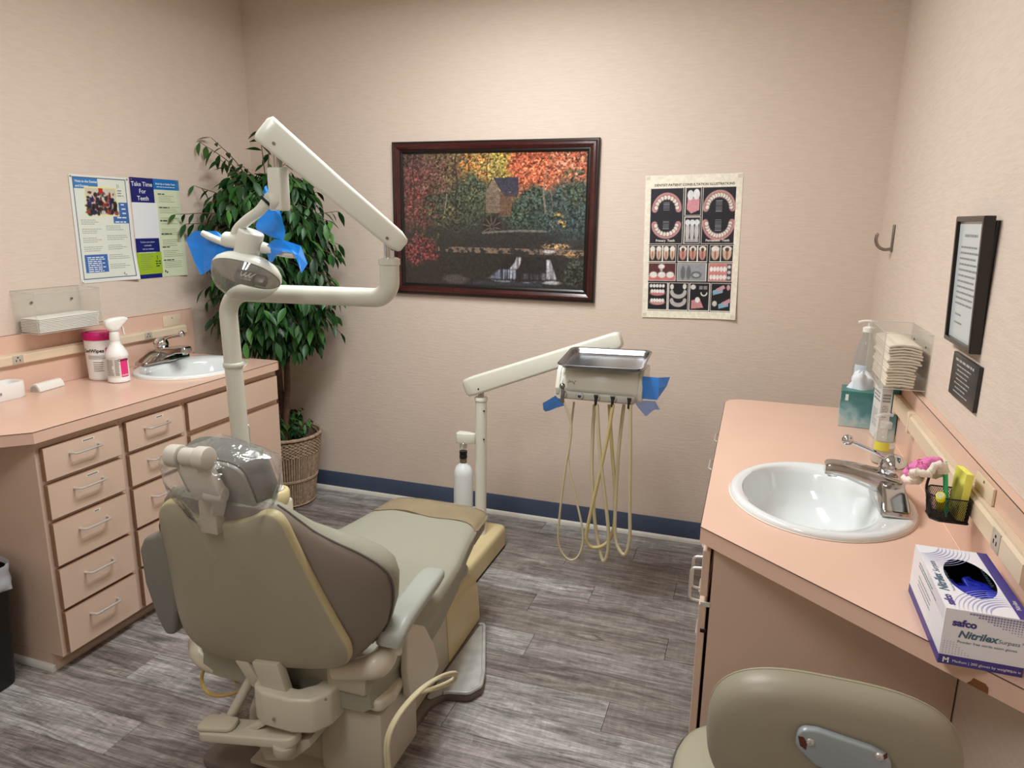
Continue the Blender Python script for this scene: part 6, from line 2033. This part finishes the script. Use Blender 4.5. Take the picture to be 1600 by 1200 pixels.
# water bottle on a bracket
wb_ = P(724, 735, y=-.52)
ob('bottle_bracket', T(bev(extr(roundpoly([(-.030, -.026), (.020, -.026), (.06, -.010), (.06, .010), (.020, .026), (-.030, .026)], .012, 4), -.028, .022), .004, 2), Tr(wb_.x, -.52, P(728, 683, y=-.52).z)), M_UNIT, du, smooth=40)
ob('bottle_toggle', J(cyl((wb_.x + .014, -.546, P(728, 690, y=-.52).z), (wb_.x + .014, -.556, P(728, 690, y=-.52).z), .005, n=10), tube([(wb_.x + .014, -.556, P(728, 690, y=-.52).z), (wb_.x + .006, -.562, P(728, 690, y=-.52).z - .018)], .0025, 6)), M_CHROME, du)
z_top = P(724, 722, y=-.52).z
wm = Tr(wb_.x, -.52, z_top)
ob('bottle_neck', T(J(lathe([(0, .035), (.018, .035), (.018, -.004), (.016, -.010), (0, -.010)], 20)), Tr(wb_.x, -.52, P(724, 697, y=-.52).z)), M_UNIT, du, smooth=40)
ob('bottle_fitting', T(J(lathe([(0, .068), (.0185, .068), (.0185, .054), (.0165, .050), (.0185, .046), (.0185, .034), (.015, .030), (0, .030)], 20)), wm @ Tr(0, 0, -.012)), M_BLACK, du, smooth=30)
ob('bottle_nut', T(J(lathe([(0, .030), (.0165, .030), (.017, .010), (.014, .006), (0, .006)], 12)), wm @ Tr(0, 0, -.010)), M('nut_brown', '8a7a6a', .4, .5), du, smooth=30)
ob('water_bottle', T(lathe([(0, -.275), (.040, -.275), (.045, -.270), (.046, -.255), (.046, -.06), (.043, -.040), (.034, -.020), (.018, -.006), (.014, .0), (.014, .012), (0, .012)], 30), wm), M('milk_bottle', 'dfe4e4', .35), du, smooth=60)
# control head
YH = -.80
hl_, hr_ = P(872, 612, y=YH).x, P(1003, 618, y=YH).x
zb_, zf_ = P(935, 618, y=YH).z, P(935, 585, y=YH).z
hw = hr_ - hl_
sec = roundpoly([(YH - .022, zb_ - .004), (YH - .030, zb_ + .026), (YH - .008, zf_ + .004), (YH + .02, zf_ + .022), (YH + .16, zf_ + .022), (YH + .17, zb_ + .03), (YH + .10, zb_ - .006)], [.012, .010, .02, .015, .02, .02, .02], 4)
ob('control_head', bev(loft([[Vector((x, a, b)) for a, b in sec] for x in (hl_ + .012, hr_ - .012)]), .004, 2, 50), M_UNIT, du, smooth=35)
for x0_, x1_ in ((hl_ - .004, hl_ + .014), (hr_ - .014, hr_ + .004)):
    s2_ = [((a - YH - .07) * 1.04 + YH + .07, (b - (zb_ + zf_) / 2) * 1.06 + (zb_ + zf_) / 2) for a, b in sec]
    ob('head_cheek', bev(loft([[Vector((x, a, b)) for a, b in s2_] for x in (x0_, x1_)]), .004, 2, 50), M_UNIT, du, smooth=40)
# row of handpiece holders along the lower front
ob('holder_bar', bev(box(hl_ + .02, hr_ - .02, YH - .050, YH - .018, zb_ - .014, zb_ + .018), .008, 3), M_UNITG, du, smooth=40)
HX = [P(v, 618, y=YH - .05).x for v in (880, 906, 932, 958, 984)]
for k, x in enumerate(HX):
    h_ = ob('holder', J(cyl((x, YH - .049, zb_ + .004), (x, YH - .057, zb_ + .006), .0155, .0140, 18, .002)), M('holder_grey', 'a9a8a0', .35), du)
    ob('holder_slot', cyl((x, YH - .0565, zb_ + .005), (x, YH - .058, zb_ + .006), .0075, n=14), M_DARK, h_)
M_HP = M('handpiece_dark', '3c3b3a', .3, .7)
for k in (2, 3, 4):
    x = HX[k]
    ob('hose_coupler', J(cyl((x, YH - .060, zb_ + .012), (x, YH - .060, zb_ - .026), .0062, .0055, 12, .001), cyl((x, YH - .060, zb_ + .016), (x, YH - .060, zb_ + .010), .008, n=12)), M_HP, du)
# syringe in the first holder
x = HX[0]
ob('syringe', J(cyl((x, YH - .060, zb_ - .028), (x, YH - .060, zb_ + .030), .0075, .0070, 14, .001), sphere((x - .002, YH - .060, zb_ + .040), .0115, 14), tube([(x - .004, YH - .055, zb_ + .045), (x - .005, YH - .042, zb_ + .065), (x + .002, YH - .034, zb_ + .092)], .0018, 6)), M('syringe_metal', '8b8b8a', .25, .9), du)
sH = Sheet((hl_ + .015, YH - .0305, zb_ + .026), (1, 0, 0), Vector((0, .022, zf_ - zb_ - .022)).normalized(), hw - .03, .05)
ob('control_print', J(*[sH.rect(.030 + a, .022 + b, .034 + a, .025 + b, .0008) for a, b in ((0, 0), (.007, .002), (.014, .004), (.020, .001), (.027, .006), (.024, -.004), (.004, .007))]), M_INK, du, smooth=0)
# support stem between arm and head
ob('head_stem', J(cyl((aR1.x - .01, aR1.y - .01, aR1.z - .02), (aR1.x - .01, aR1.y - .01, zf_ - .02), .02, n=18), bev(box(aR1.x - .05, aR1.x + .03, YH + .14, aR1.y + .02, zf_ - .045, zf_ - .005), .006, 2)), M_UNIT, du)
# steel tray, tilted a little to the front
tL, tR = P(868, 570, y=-.90), P(1005, 578, y=-.90)
tw = (tR - tL).length; tdp = .255
tc_ = Vector(((tL.x + tR.x) / 2, -.90, (tL.z + tR.z) / 2))
back = P(947, 544, y=-.645)
vdir = (back - tc_); vdir.x = 0; tdp = vdir.length; vdir.normalize()
xdir = (tR - tL).normalized(); nrm_ = xdir.cross(vdir).normalized()
tm = frame(tc_ + vdir * (tdp / 2), xdir, vdir, nrm_)
tray = thing('instrument_tray', tuple(tc_ + vdir * (tdp / 2)), 'shallow stainless steel instrument tray on the delivery unit head', 'tray')
def tring(s, z, r=.03): return [tm @ Vector((a, b, z)) for a, b in rrect(tw - s, tdp - s, r, 6)]
ob('pan', loft([tring(.004, -.0025), tring(0, .0), tring(.002, .0015), tring(.018, -.0005), tring(.026, -.006), tring(.040, -.017, .024), tring(.046, -.0185, .022), tring(.12, -.019, .02), tring(.12, -.0200, .02), tring(.044, -.0198, .022), tring(.036, -.0180, .024), tring(.022, -.0075), tring(.014, -.0022), tring(.004, -.0025)], caps=False), M('stainless', '8f8f92', .27, 1.0), tray, smooth=50)
ob('pan_floor', T(extr(rrect(tw - .118, tdp - .118, .02, 6), -.0200, -.0190), tm), MATS['stainless'], tray, smooth=30)
ob('tray_holder', bev(box(aR1.x - .10, aR1.x + .02, YH - .01, YH + .13, zf_ + .0225, zf_ + .028), .002, 1), M_UNITG, du)
# hoses, each hanging in a loop
YHs = YH - .058
def hose(px, r, dy):
    n_ = len(px)
    pts = [P(a, b, y=YHs + dy * math.sin(PI * i / (n_ - 1)) + .09 * i / (n_ - 1)) for i, (a, b) in enumerate(px)]
    return tube(smooth_path(pts, 6), r, 9)
for nm, px, r, m_ in (('hose', [(881, 628), (892, 660), (891, 690), (884, 730), (875, 800), (873, 850), (888, 874), (904, 868), (911, 835), (899, 775), (888, 725), (892, 670), (897, 628)], .0045, M_HOSE),
                      ('hose', [(933, 632), (936, 690), (942, 750), (950, 820), (950, 860), (943, 877), (936, 855), (929, 810), (925, 740), (926, 680), (929, 632)], 0.0072, M_HOSE),
                      ('hose', [(958, 632), (950, 680), (937, 740), (921, 810), (916, 840), (925, 855), (946, 850), (959, 825), (961, 770), (956, 700), (952, 632)], 0.0072, M('cream_hose_warm', 'cbbb86', .4)),
                      ('hose', [(985, 632), (985, 700), (984, 780), (984, 840), (977, 866), (967, 858), (961, 835), (962, 780), (967, 700), (975, 632)], 0.0072, M_HOSE)):
    ob(nm, hose(px, r, -.03), m_, du, smooth=60)
# blue barrier film on both handles
film('barrier_film', [[(872, 622), (868, 618), (855, 626), (848, 630)], [(880, 624), (872, 626), (858, 634), (849, 640)], [(881, 634), (870, 637), (858, 642), (852, 643)]], lambda j, i: YH - .03 + .01 * j - .004 * i, du, M_FILM)
film('barrier_film', [[(1004, 588), (1029, 590), (1047, 589)], [(1003, 606), (1029, 606), (1042, 603)], [(1001, 623), (1027, 625), (1030, 620)]], lambda j, i: YH - .02 + .03 * max(0, i - 1), du, M_FILM)
film('barrier_film', [[(990, 626), (1010, 626), (1024, 627), (1029, 636)], [(998, 638), (1008, 640), (1020, 640), (1031, 640)], [(1008, 650), (1011, 650), (1016, 645), (1024, 639)]], lambda j, i: YH + .0 + .008 * j, du, M_FILMT)

# ================================================================ STOOL
M_STOOLV = M('stool_vinyl', 'a39d88', .4, bump=.1, bscale=200, spec=.45)
M_STOOLD = M('stool_back_vinyl', '8f8775', .42, bump=.1, bscale=200, spec=.45)
M_BLUEG = M('blue_grey_metal', '9aa3a8', .35, .2)
M_RUST = M('rust_chip', '5a2c24', .8)
SX, SY, SZ = 2.872, -2.205, .505
st = thing('operator_stool', (SX, SY, 0), 'beige vinyl wheeled stool with a rounded backrest beside the sink cabinet', 'stool')
rings = []
for s_, z in ((.80, -.075), (.95, -.070), (1.0, -.050), (1.0, -.025), (.975, -.008), (.90, .002), (.6, .008), (.05, .010)):
    rings.append([Vector((SX + a * s_, SY + b * s_, SZ + z)) for a, b in supell(.212, .205, 3.0, 44)])
ob('seat', loft(rings), M_STOOLV, st, smooth=60)
ob('seat_piping', tube([Vector((SX + a, SY + b, SZ - .02)) for a, b in supell(.2135, .2065, 3.0, 44)] + [Vector((SX + .2135, SY, SZ - .02))], .002, 6), M_PIPE, st)
ob('stem', J(cyl((SX, SY, .10), (SX, SY, .30), .025, n=18), cyl((SX, SY, .28), (SX, SY, SZ - .07), .014, n=16)), M_CHROME2, st)
for k in range(5):
    a_ = 2 * PI * k / 5 + .35
    d = Vector((math.cos(a_), math.sin(a_), 0))
    e_ = Vector((SX, SY, .075)) + d * .245
    l_ = ob('base_leg', sweep([Vector((SX, SY, .105)), Vector((SX, SY, .10)) + d * .12, e_], rrect(.035, .024, .006, 3), scale=[1, .95, .75]), M_BLUEG, st)
    sd_ = Vector((-d.y, d.x, 0))
    ob('caster', J(cyl(e_ - Vector((0, 0, .05)) - sd_ * .014, e_ - Vector((0, 0, .05)) + sd_ * .014, .0245, n=18, bevel=.004), cyl(e_ - Vector((0, 0, .03)), e_ + Vector((0, 0, .005)), .008, n=10)), M_BLACK, l_)
# backrest pad: capsule, concave side to the sitter
YB = -2.455
bl, br = P(1106, 1105, y=YB), P(1524, 1165, y=YB)
bt = P(1310, 1058, y=YB)
bcx = (bl.x + br.x) / 2; hwB = (br.x - bl.x) / 2
zt2 = bt.z - .021; hB = .122
bzc = zt2 - hB
rings = []
for s_, d in ((.05, -.030), (.5, -.028), (.78, -.022), (.90, -.013), (.965, -.002), (.99, .010), (1.0, .022), (.985, .036), (.94, .046), (.86, .052), (.5, .056), (.05, .058)):
    r_ = []
    for a, b in supell(hwB * (1 - (1 - s_) * .75), hB * s_, 2.8, 60):
        bend = .32 * a * a
        r_.append(Vector((bcx + a, YB + d + bend, bzc + b)))
    rings.append(r_)
ob('backrest', loft(rings), M_STOOLD, st, smooth=60)
ob('backrest_piping', tube([Vector((bcx + a, YB + .030 + .32 * a * a, bzc + b)) for a, b in supell(hwB * .996, hB * .994, 2.8, 60)] + [Vector((bcx + hwB * .996, YB + .030 + .32 * hwB ** 2, bzc))], .0016, 6), M_STOOLV, st)
# metal bracket with two screws, paint chipped
b0, b1 = P(1276, 1162, y=YB - .036), P(1366, 1185, y=YB - .036)
bp1 = roundpoly([(-.026, .020), (.0, .024), (.070, .018), (.094, .010), (.098, -.02), (.06, -.045), (.0, -.032), (-.028, -.010)], .016, 5)
sc2 = (b1.x - b0.x) / .074
bmx = Tr(b0.x, YB - .032, b0.z) @ Matrix(((sc2, 0, 0, 0), (0, 0, 1, 0), (-.06, sc2, 0, 0), (0, 0, 0, 1)))
br_ = ob('back_bracket', bev(T(extr(bp1, -.010, .004), bmx), .004, 3), M_BLUEG, st, smooth=40)
for px_s in ((1266, 1160), (1374, 1183)):
    c_ = P(*px_s, y=YB - .0425)
    ob('screw', J(cyl(c_ + Vector((0, .002, 0)), c_ - Vector((0, .002, 0)), .0062, .0052, 16, .001), box(c_.x - .004, c_.x + .004, c_.y - .0026, c_.y - .0018, c_.z - .0006, c_.z + .0006), box(c_.x - .0006, c_.x + .0006, c_.y - .0026, c_.y - .0018, c_.z - .004, c_.z + .004)), M_STEEL, br_)
def chipq(px): return [P(a, b, y=YB - .0426) for a, b in px], [tuple(range(len(px)))]
ob('paint_chip', chipq([(1247, 1150), (1256, 1152), (1261, 1162), (1259, 1172), (1250, 1165)]), M_RUST, br_, smooth=0)
ob('paint_chip', chipq([(1380, 1180), (1386, 1176), (1387, 1184), (1382, 1187)]), M_RUST, br_, smooth=0)
ob('back_bar', sweep(smooth_path([(bcx - .01, YB - .030, bzc - .05), (bcx - .01, YB - .034, bzc - .12), (SX, YB - .005, bzc - .22), (SX, YB + .03, SZ - .12), (SX, YB + .10, SZ - .09), (SX, SY - .02, SZ - .085)], 6), rrect(.040, .010, .003, 2)), M_BLUEG, st)

# ================================================================ WASTE BIN
M_BIN = M('black_bin', '0e0e11', .45)
M_LINER = M('bin_liner', 'c6c8cc', .3, alpha=.72)
bxn, byn = .305, -2.03
wbn = thing('waste_bin', (bxn, byn, 0), 'tall black waste bin with a crumpled clear liner under the counter', 'waste bin')
def wring(s, z, wob=0.0, seed=0):
    r_ = random.Random(seed)
    out = []
    for a, b in supell(.15 * s, .105 * s, 4, 40):
        k = 1 + wob * r_.uniform(-1, 1)
        out.append(Vector((bxn + a * k, byn + b * k, z + wob * .1 * r_.uniform(-1, 1))))
    return out
ob('body', loft([wring(.80, .0006), wring(.815, .01), wring(1.0, .43), wring(.985, .43), wring(.80, .02)], caps=True), M_BIN, wbn, smooth=50)
ob('liner', loft([wring(.955, .36, .01, 1), wring(.985, .425, .006, 2), wring(1.03, .448, .012, 3), wring(1.035, .435, .012, 4), wring(1.005, .415, .006, 5), wring(1.03, .395, .02, 6), wring(1.06, .378, .03, 7), wring(1.03, .360, .04, 8)], caps=False), M_LINER, wbn, smooth=60)

# ================================================================ FICUS IN A BASKET
M_WICK = M('wicker', 'a8917a', .75, var=.28, vscale=60, bump=.5, bscale=150)
M_WICKD = M('wicker_dark', '8a7560', .8, var=.2, vscale=60)
FX, FY = .285, -.235
pt = thing('potted_ficus', (FX, FY, 0), 'artificial ficus tree in a round wicker basket in the corner', 'potted plant')
BH = .405
def brad(z): return .150 + .052 * z / BH
ob('basket_lining', T(lathe([(0, .0006), (brad(0) - .008, .0006), (brad(BH) - .010, BH - .01), (brad(BH) - .018, BH - .01), (brad(0) - .02, .02), (0, .02)], 32), Tr(FX, FY, 0)), M_WICKD, pt)
wk = []
NS = 84
for i in range(NS):                                     # upright stakes
    a_ = 2 * PI * i / NS
    pts = [Vector((FX + (brad(z) + .001) * math.cos(a_), FY + (brad(z) + .001) * math.sin(a_), z)) for z in (.004, .1, .2, .3)]
    wk.append(sweep(pts, circ(.0058, 6), caps=True))
ob('stakes', J(*wk), M_WICK, pt, smooth=60, kind='stuff')
wv = []
k = 0
z = .302
while z < BH - .012:                                    # woven rows of the upper band
    pts = []
    for i in range(121):
        a_ = 2 * PI * i / 120
        rr_ = brad(z) + .002 + .0045 * math.sin(NS / 2 * a_ + PI * (k % 2))
        pts.append(Vector((FX + rr_ * math.cos(a_), FY + rr_ * math.sin(a_), z + .002 * math.sin(NS / 2 * a_ + k))))
    wv.append(sweep(pts, circ(.0048, 5), caps=False))
    z += .0092; k += 1
for z in (.012, .155, .162):
    wv.append(sweep([Vector((FX + (brad(z) + .006) * math.cos(2 * PI * i / 60), FY + (brad(z) + .006) * math.sin(2 * PI * i / 60), z)) for i in range(61)], circ(.0045, 5), caps=False))
ob('weave', J(*wv), M_WICK, pt, smooth=60, kind='stuff')
pts = [Vector((FX + (brad(BH) + .002) * math.cos(2 * PI * i / 80), FY + (brad(BH) + .002) * math.sin(2 * PI * i / 80), BH)) for i in range(81)]
ob('basket_rim', sweep(pts, circ(.010, 8), caps=False, scale=[1 + .12 * math.sin(i * 1.7) for i in range(81)]), M_WICK, pt, smooth=60)
ob('moss', T(lathe([(0, BH - .055), (.10, BH - .06), (.178, BH - .075)], 30), Tr(FX, FY, 0)), M('dark_moss', '2b2a1e', .95, bump=1, bscale=60), pt)
M_BARK = M('ficus_bark', '5d4636', .85, var=.3, vscale=30, bump=.6, bscale=80)
rs = random.Random(12)
# trunks: two twisted stems
TOPZ = 1.62
for ph in (0, PI * .9):
    pts = [Vector((FX + .05 + .022 * math.cos(ph + z_ * 5) + .02 * z_, FY - .035 + .022 * math.sin(ph + z_ * 5) - .03 * z_, z_)) for z_ in np.linspace(BH - .06, TOPZ, 16)]
    ob('trunk', tube(pts, .019, 9, scale=np.linspace(1.05, .45, 16)), M_BARK, pt, smooth=60)


def M_leafmat():
    m = M('ficus_leaf', '2f5a28', .42, spec=.4)
    nt = m.node_tree; b = nt.nodes['Principled BSDF']
    ge = nt.nodes.new('ShaderNodeNewGeometry'); oi = nt.nodes.new('ShaderNodeObjectInfo')
    ad = nt.nodes.new('ShaderNodeMath'); ad.operation = 'ADD'
    nt.links.new(ge.outputs['Random Per Island'], ad.inputs[0]); nt.links.new(oi.outputs['Random'], ad.inputs[1])
    fr = nt.nodes.new('ShaderNodeMath'); fr.operation = 'FRACT'; nt.links.new(ad.outputs[0], fr.inputs[0])
    r = nt.nodes.new('ShaderNodeValToRGB')
    els = r.color_ramp.elements
    els[0].color = (*lin('16351a'), 1); els[1].color = (*lin('4f7d38'), 1)
    e = els.new(.55); e.color = (*lin('234b23'), 1)
    e = els.new(.85); e.color = (*lin('35662c'), 1)
    nt.links.new(fr.outputs[0], r.inputs[0]); nt.links.new(r.outputs[0], b.inputs['Base Color'])
    return m


M_LEAF = M_leafmat()
# leaf mesh: pointed oval folded along the midrib, tip drooping; along +x
LV, LF = [], []
prof = [(0, .0), (.12, .09), (.30, .165), (.48, .18), (.68, .13), (.86, .055), (1.0, .0)]
for u_, w_ in prof:
    zz = -.16 * u_ * u_
    LV += [Vector((u_, -w_, zz + w_ * .32)), Vector((u_, 0, zz)), Vector((u_, w_, zz + w_ * .32))]
for i in range(len(prof) - 1):
    a = i * 3
    LF += [(a, a + 1, a + 4, a + 3), (a + 1, a + 2, a + 5, a + 4)]
leaves = []


def leaf_at(p, d, size, roll):
    d = d.normalized()
    s_ = d.cross(Vector((0, 0, 1)))
    s_ = s_.normalized() if s_.length > 1e-4 else Vector((0, 1, 0))
    n_ = s_.cross(d)
    m = frame(p, d, s_, n_) @ Rx(roll) @ Sc(size, size, size)
    leaves.append(m)


def clampw(p): return Vector((max(.022, p.x), min(-.022, p.y), p.z))


cen = Vector((FX + .085, FY - .125, 0))
twigs = []
def branch(start, end, droop, nl, lsz=.086):
    mid = start.lerp(end, .5) + Vector((0, 0, droop))
    pts = [clampw(v) for v in smooth_path([start, mid, end], 6)]
    twigs.append(tube(pts, .0032, 5, scale=np.linspace(1.2, .45, len(pts))))
    for k in range(nl):
        f = .22 + .78 * k / (nl - 1)
        i = min(len(pts) - 2, int(f * (len(pts) - 1)))
        p = pts[i].lerp(pts[i + 1], f * (len(pts) - 1) - i)
        tg = (pts[i + 1] - pts[i]).normalized()
        sgn = 1 if k % 2 else -1
        side = tg.cross(Vector((0, 0, 1))).normalized() * sgn
        d = tg * rs.uniform(.3, .8) + side * rs.uniform(.4, .9) + Vector((0, 0, rs.uniform(-1.5, -.35)))
        sz = lsz * rs.uniform(.75, 1.2)
        tip = p + d.normalized() * sz
        if tip.x < .012: d.x = abs(d.x) * .4
        if tip.y > -.012: d.y = -abs(d.y) * .4
        leaf_at(p, d, sz, rs.uniform(-.6, .6))


# crown: many drooping branches filling the silhouette seen in the photo
for k in range(470):
    zc = rs.uniform(.95, 1.86)
    prof_r = float(np.interp(zc, [.95, 1.05, 1.25, 1.5, 1.7, 1.85, 1.95], [.22, .30, .37, .38, .31, .19, .09]))
    a_ = rs.uniform(-PI, PI)
    if math.cos(a_ - R_(135)) > .45 and rs.random() < .7: a_ += PI          # fewer towards the corner
    r_ = prof_r * rs.uniform(.45, 1.0)
    e_ = clampw(Vector((cen.x + r_ * math.cos(a_), cen.y + r_ * .85 * math.sin(a_), zc - .04)))
    s_ = Vector((cen.x + .05 * math.cos(a_), cen.y + .05 * math.sin(a_), min(TOPZ, zc - .10 + .12 * rs.random())))
    branch(s_, e_, .05, rs.randint(7, 10))
# sprigs that stand out of the crown, by their place in the photo
for px, yv, zs in (((425, 190), -.28, 1.70), ((405, 205), -.30, 1.65), ((312, 222), -.42, 1.62), ((330, 215), -.36, 1.60), ((272, 335), -.62, 1.50), ((290, 350), -.58, 1.45), ((528, 330), -.26, 1.45), ((515, 345), -.25, 1.40), ((520, 490), -.30, 1.25),
                   ((532, 520), -.28, 1.22), ((500, 500), -.34, 1.2), ((318, 560), -.40, 1.15), ((325, 500), -.45, 1.2), ((308, 470), -.45, 1.25), ((470, 520), -.36, 1.15), ((440, 540), -.34, 1.12), ((400, 545), -.40, 1.15), ((510, 425), -.3, 1.4), ((495, 300), -.28, 1.5), ((300, 290), -.48, 1.5),
                   ((345, 250), -.40, 1.55), ((380, 260), -.36, 1.6), ((450, 250), -.30, 1.62), ((480, 275), -.28, 1.58)):
    e_ = clampw(P(*px, y=yv))
    branch(Vector((cen.x, cen.y, zs)), e_, .05, 9, .075)
# small greenery in the basket
for k in range(44):
    a_ = rs.uniform(-PI, PI); r_ = rs.uniform(.05, .15)
    s_ = Vector((FX + r_ * .6 * math.cos(a_), FY + r_ * .6 * math.sin(a_), BH - .06))
    branch(s_, Vector((FX + r_ * math.cos(a_) + .01, FY + r_ * math.sin(a_) - .01, BH + rs.uniform(.03, .14))), .02, 7, .055)
ob('twigs', J(*twigs), M_BARK, pt, smooth=60, kind='stuff')
# the 300 leaves that show largest are parts of their own, the rest one mesh
def shows(m):
    c = m @ Vector((.5, 0, 0)); d = (c - CAM)
    fx = d.dot(_r) / d.dot(_f) * F_PX + 800; fy = 600 - d.dot(_u) / d.dot(_f) * F_PX
    nrm = (m.to_3x3() @ Vector((0, 0, 1))).normalized()
    s_ = m.to_scale().x
    return s_ * s_ * abs(nrm.dot(d.normalized())) / d.length ** 2 * (1 + .9 * max(0, -c.y - .2)) * (1 if not (fx < 438 and fy > 575) else 0)
leaves.sort(key=shows, reverse=True)
lm = bpy.data.meshes.new('leaf')
lm.from_pydata([tuple(v) for v in LV], [], LF)
lm.materials.append(M_LEAF)
lm.polygons.foreach_set('use_smooth', [True] * len(lm.polygons))
lm.update()
for m in leaves[:300]:
    o = bpy.data.objects.new('leaf', lm); COL.objects.link(o); o.parent = pt
    o.matrix_local = Matrix.Translation(-base_of(pt)) @ m
ob('foliage', J(*[T((LV, LF), m) for m in leaves[300:]]), M_LEAF, pt, smooth=60, kind='stuff')
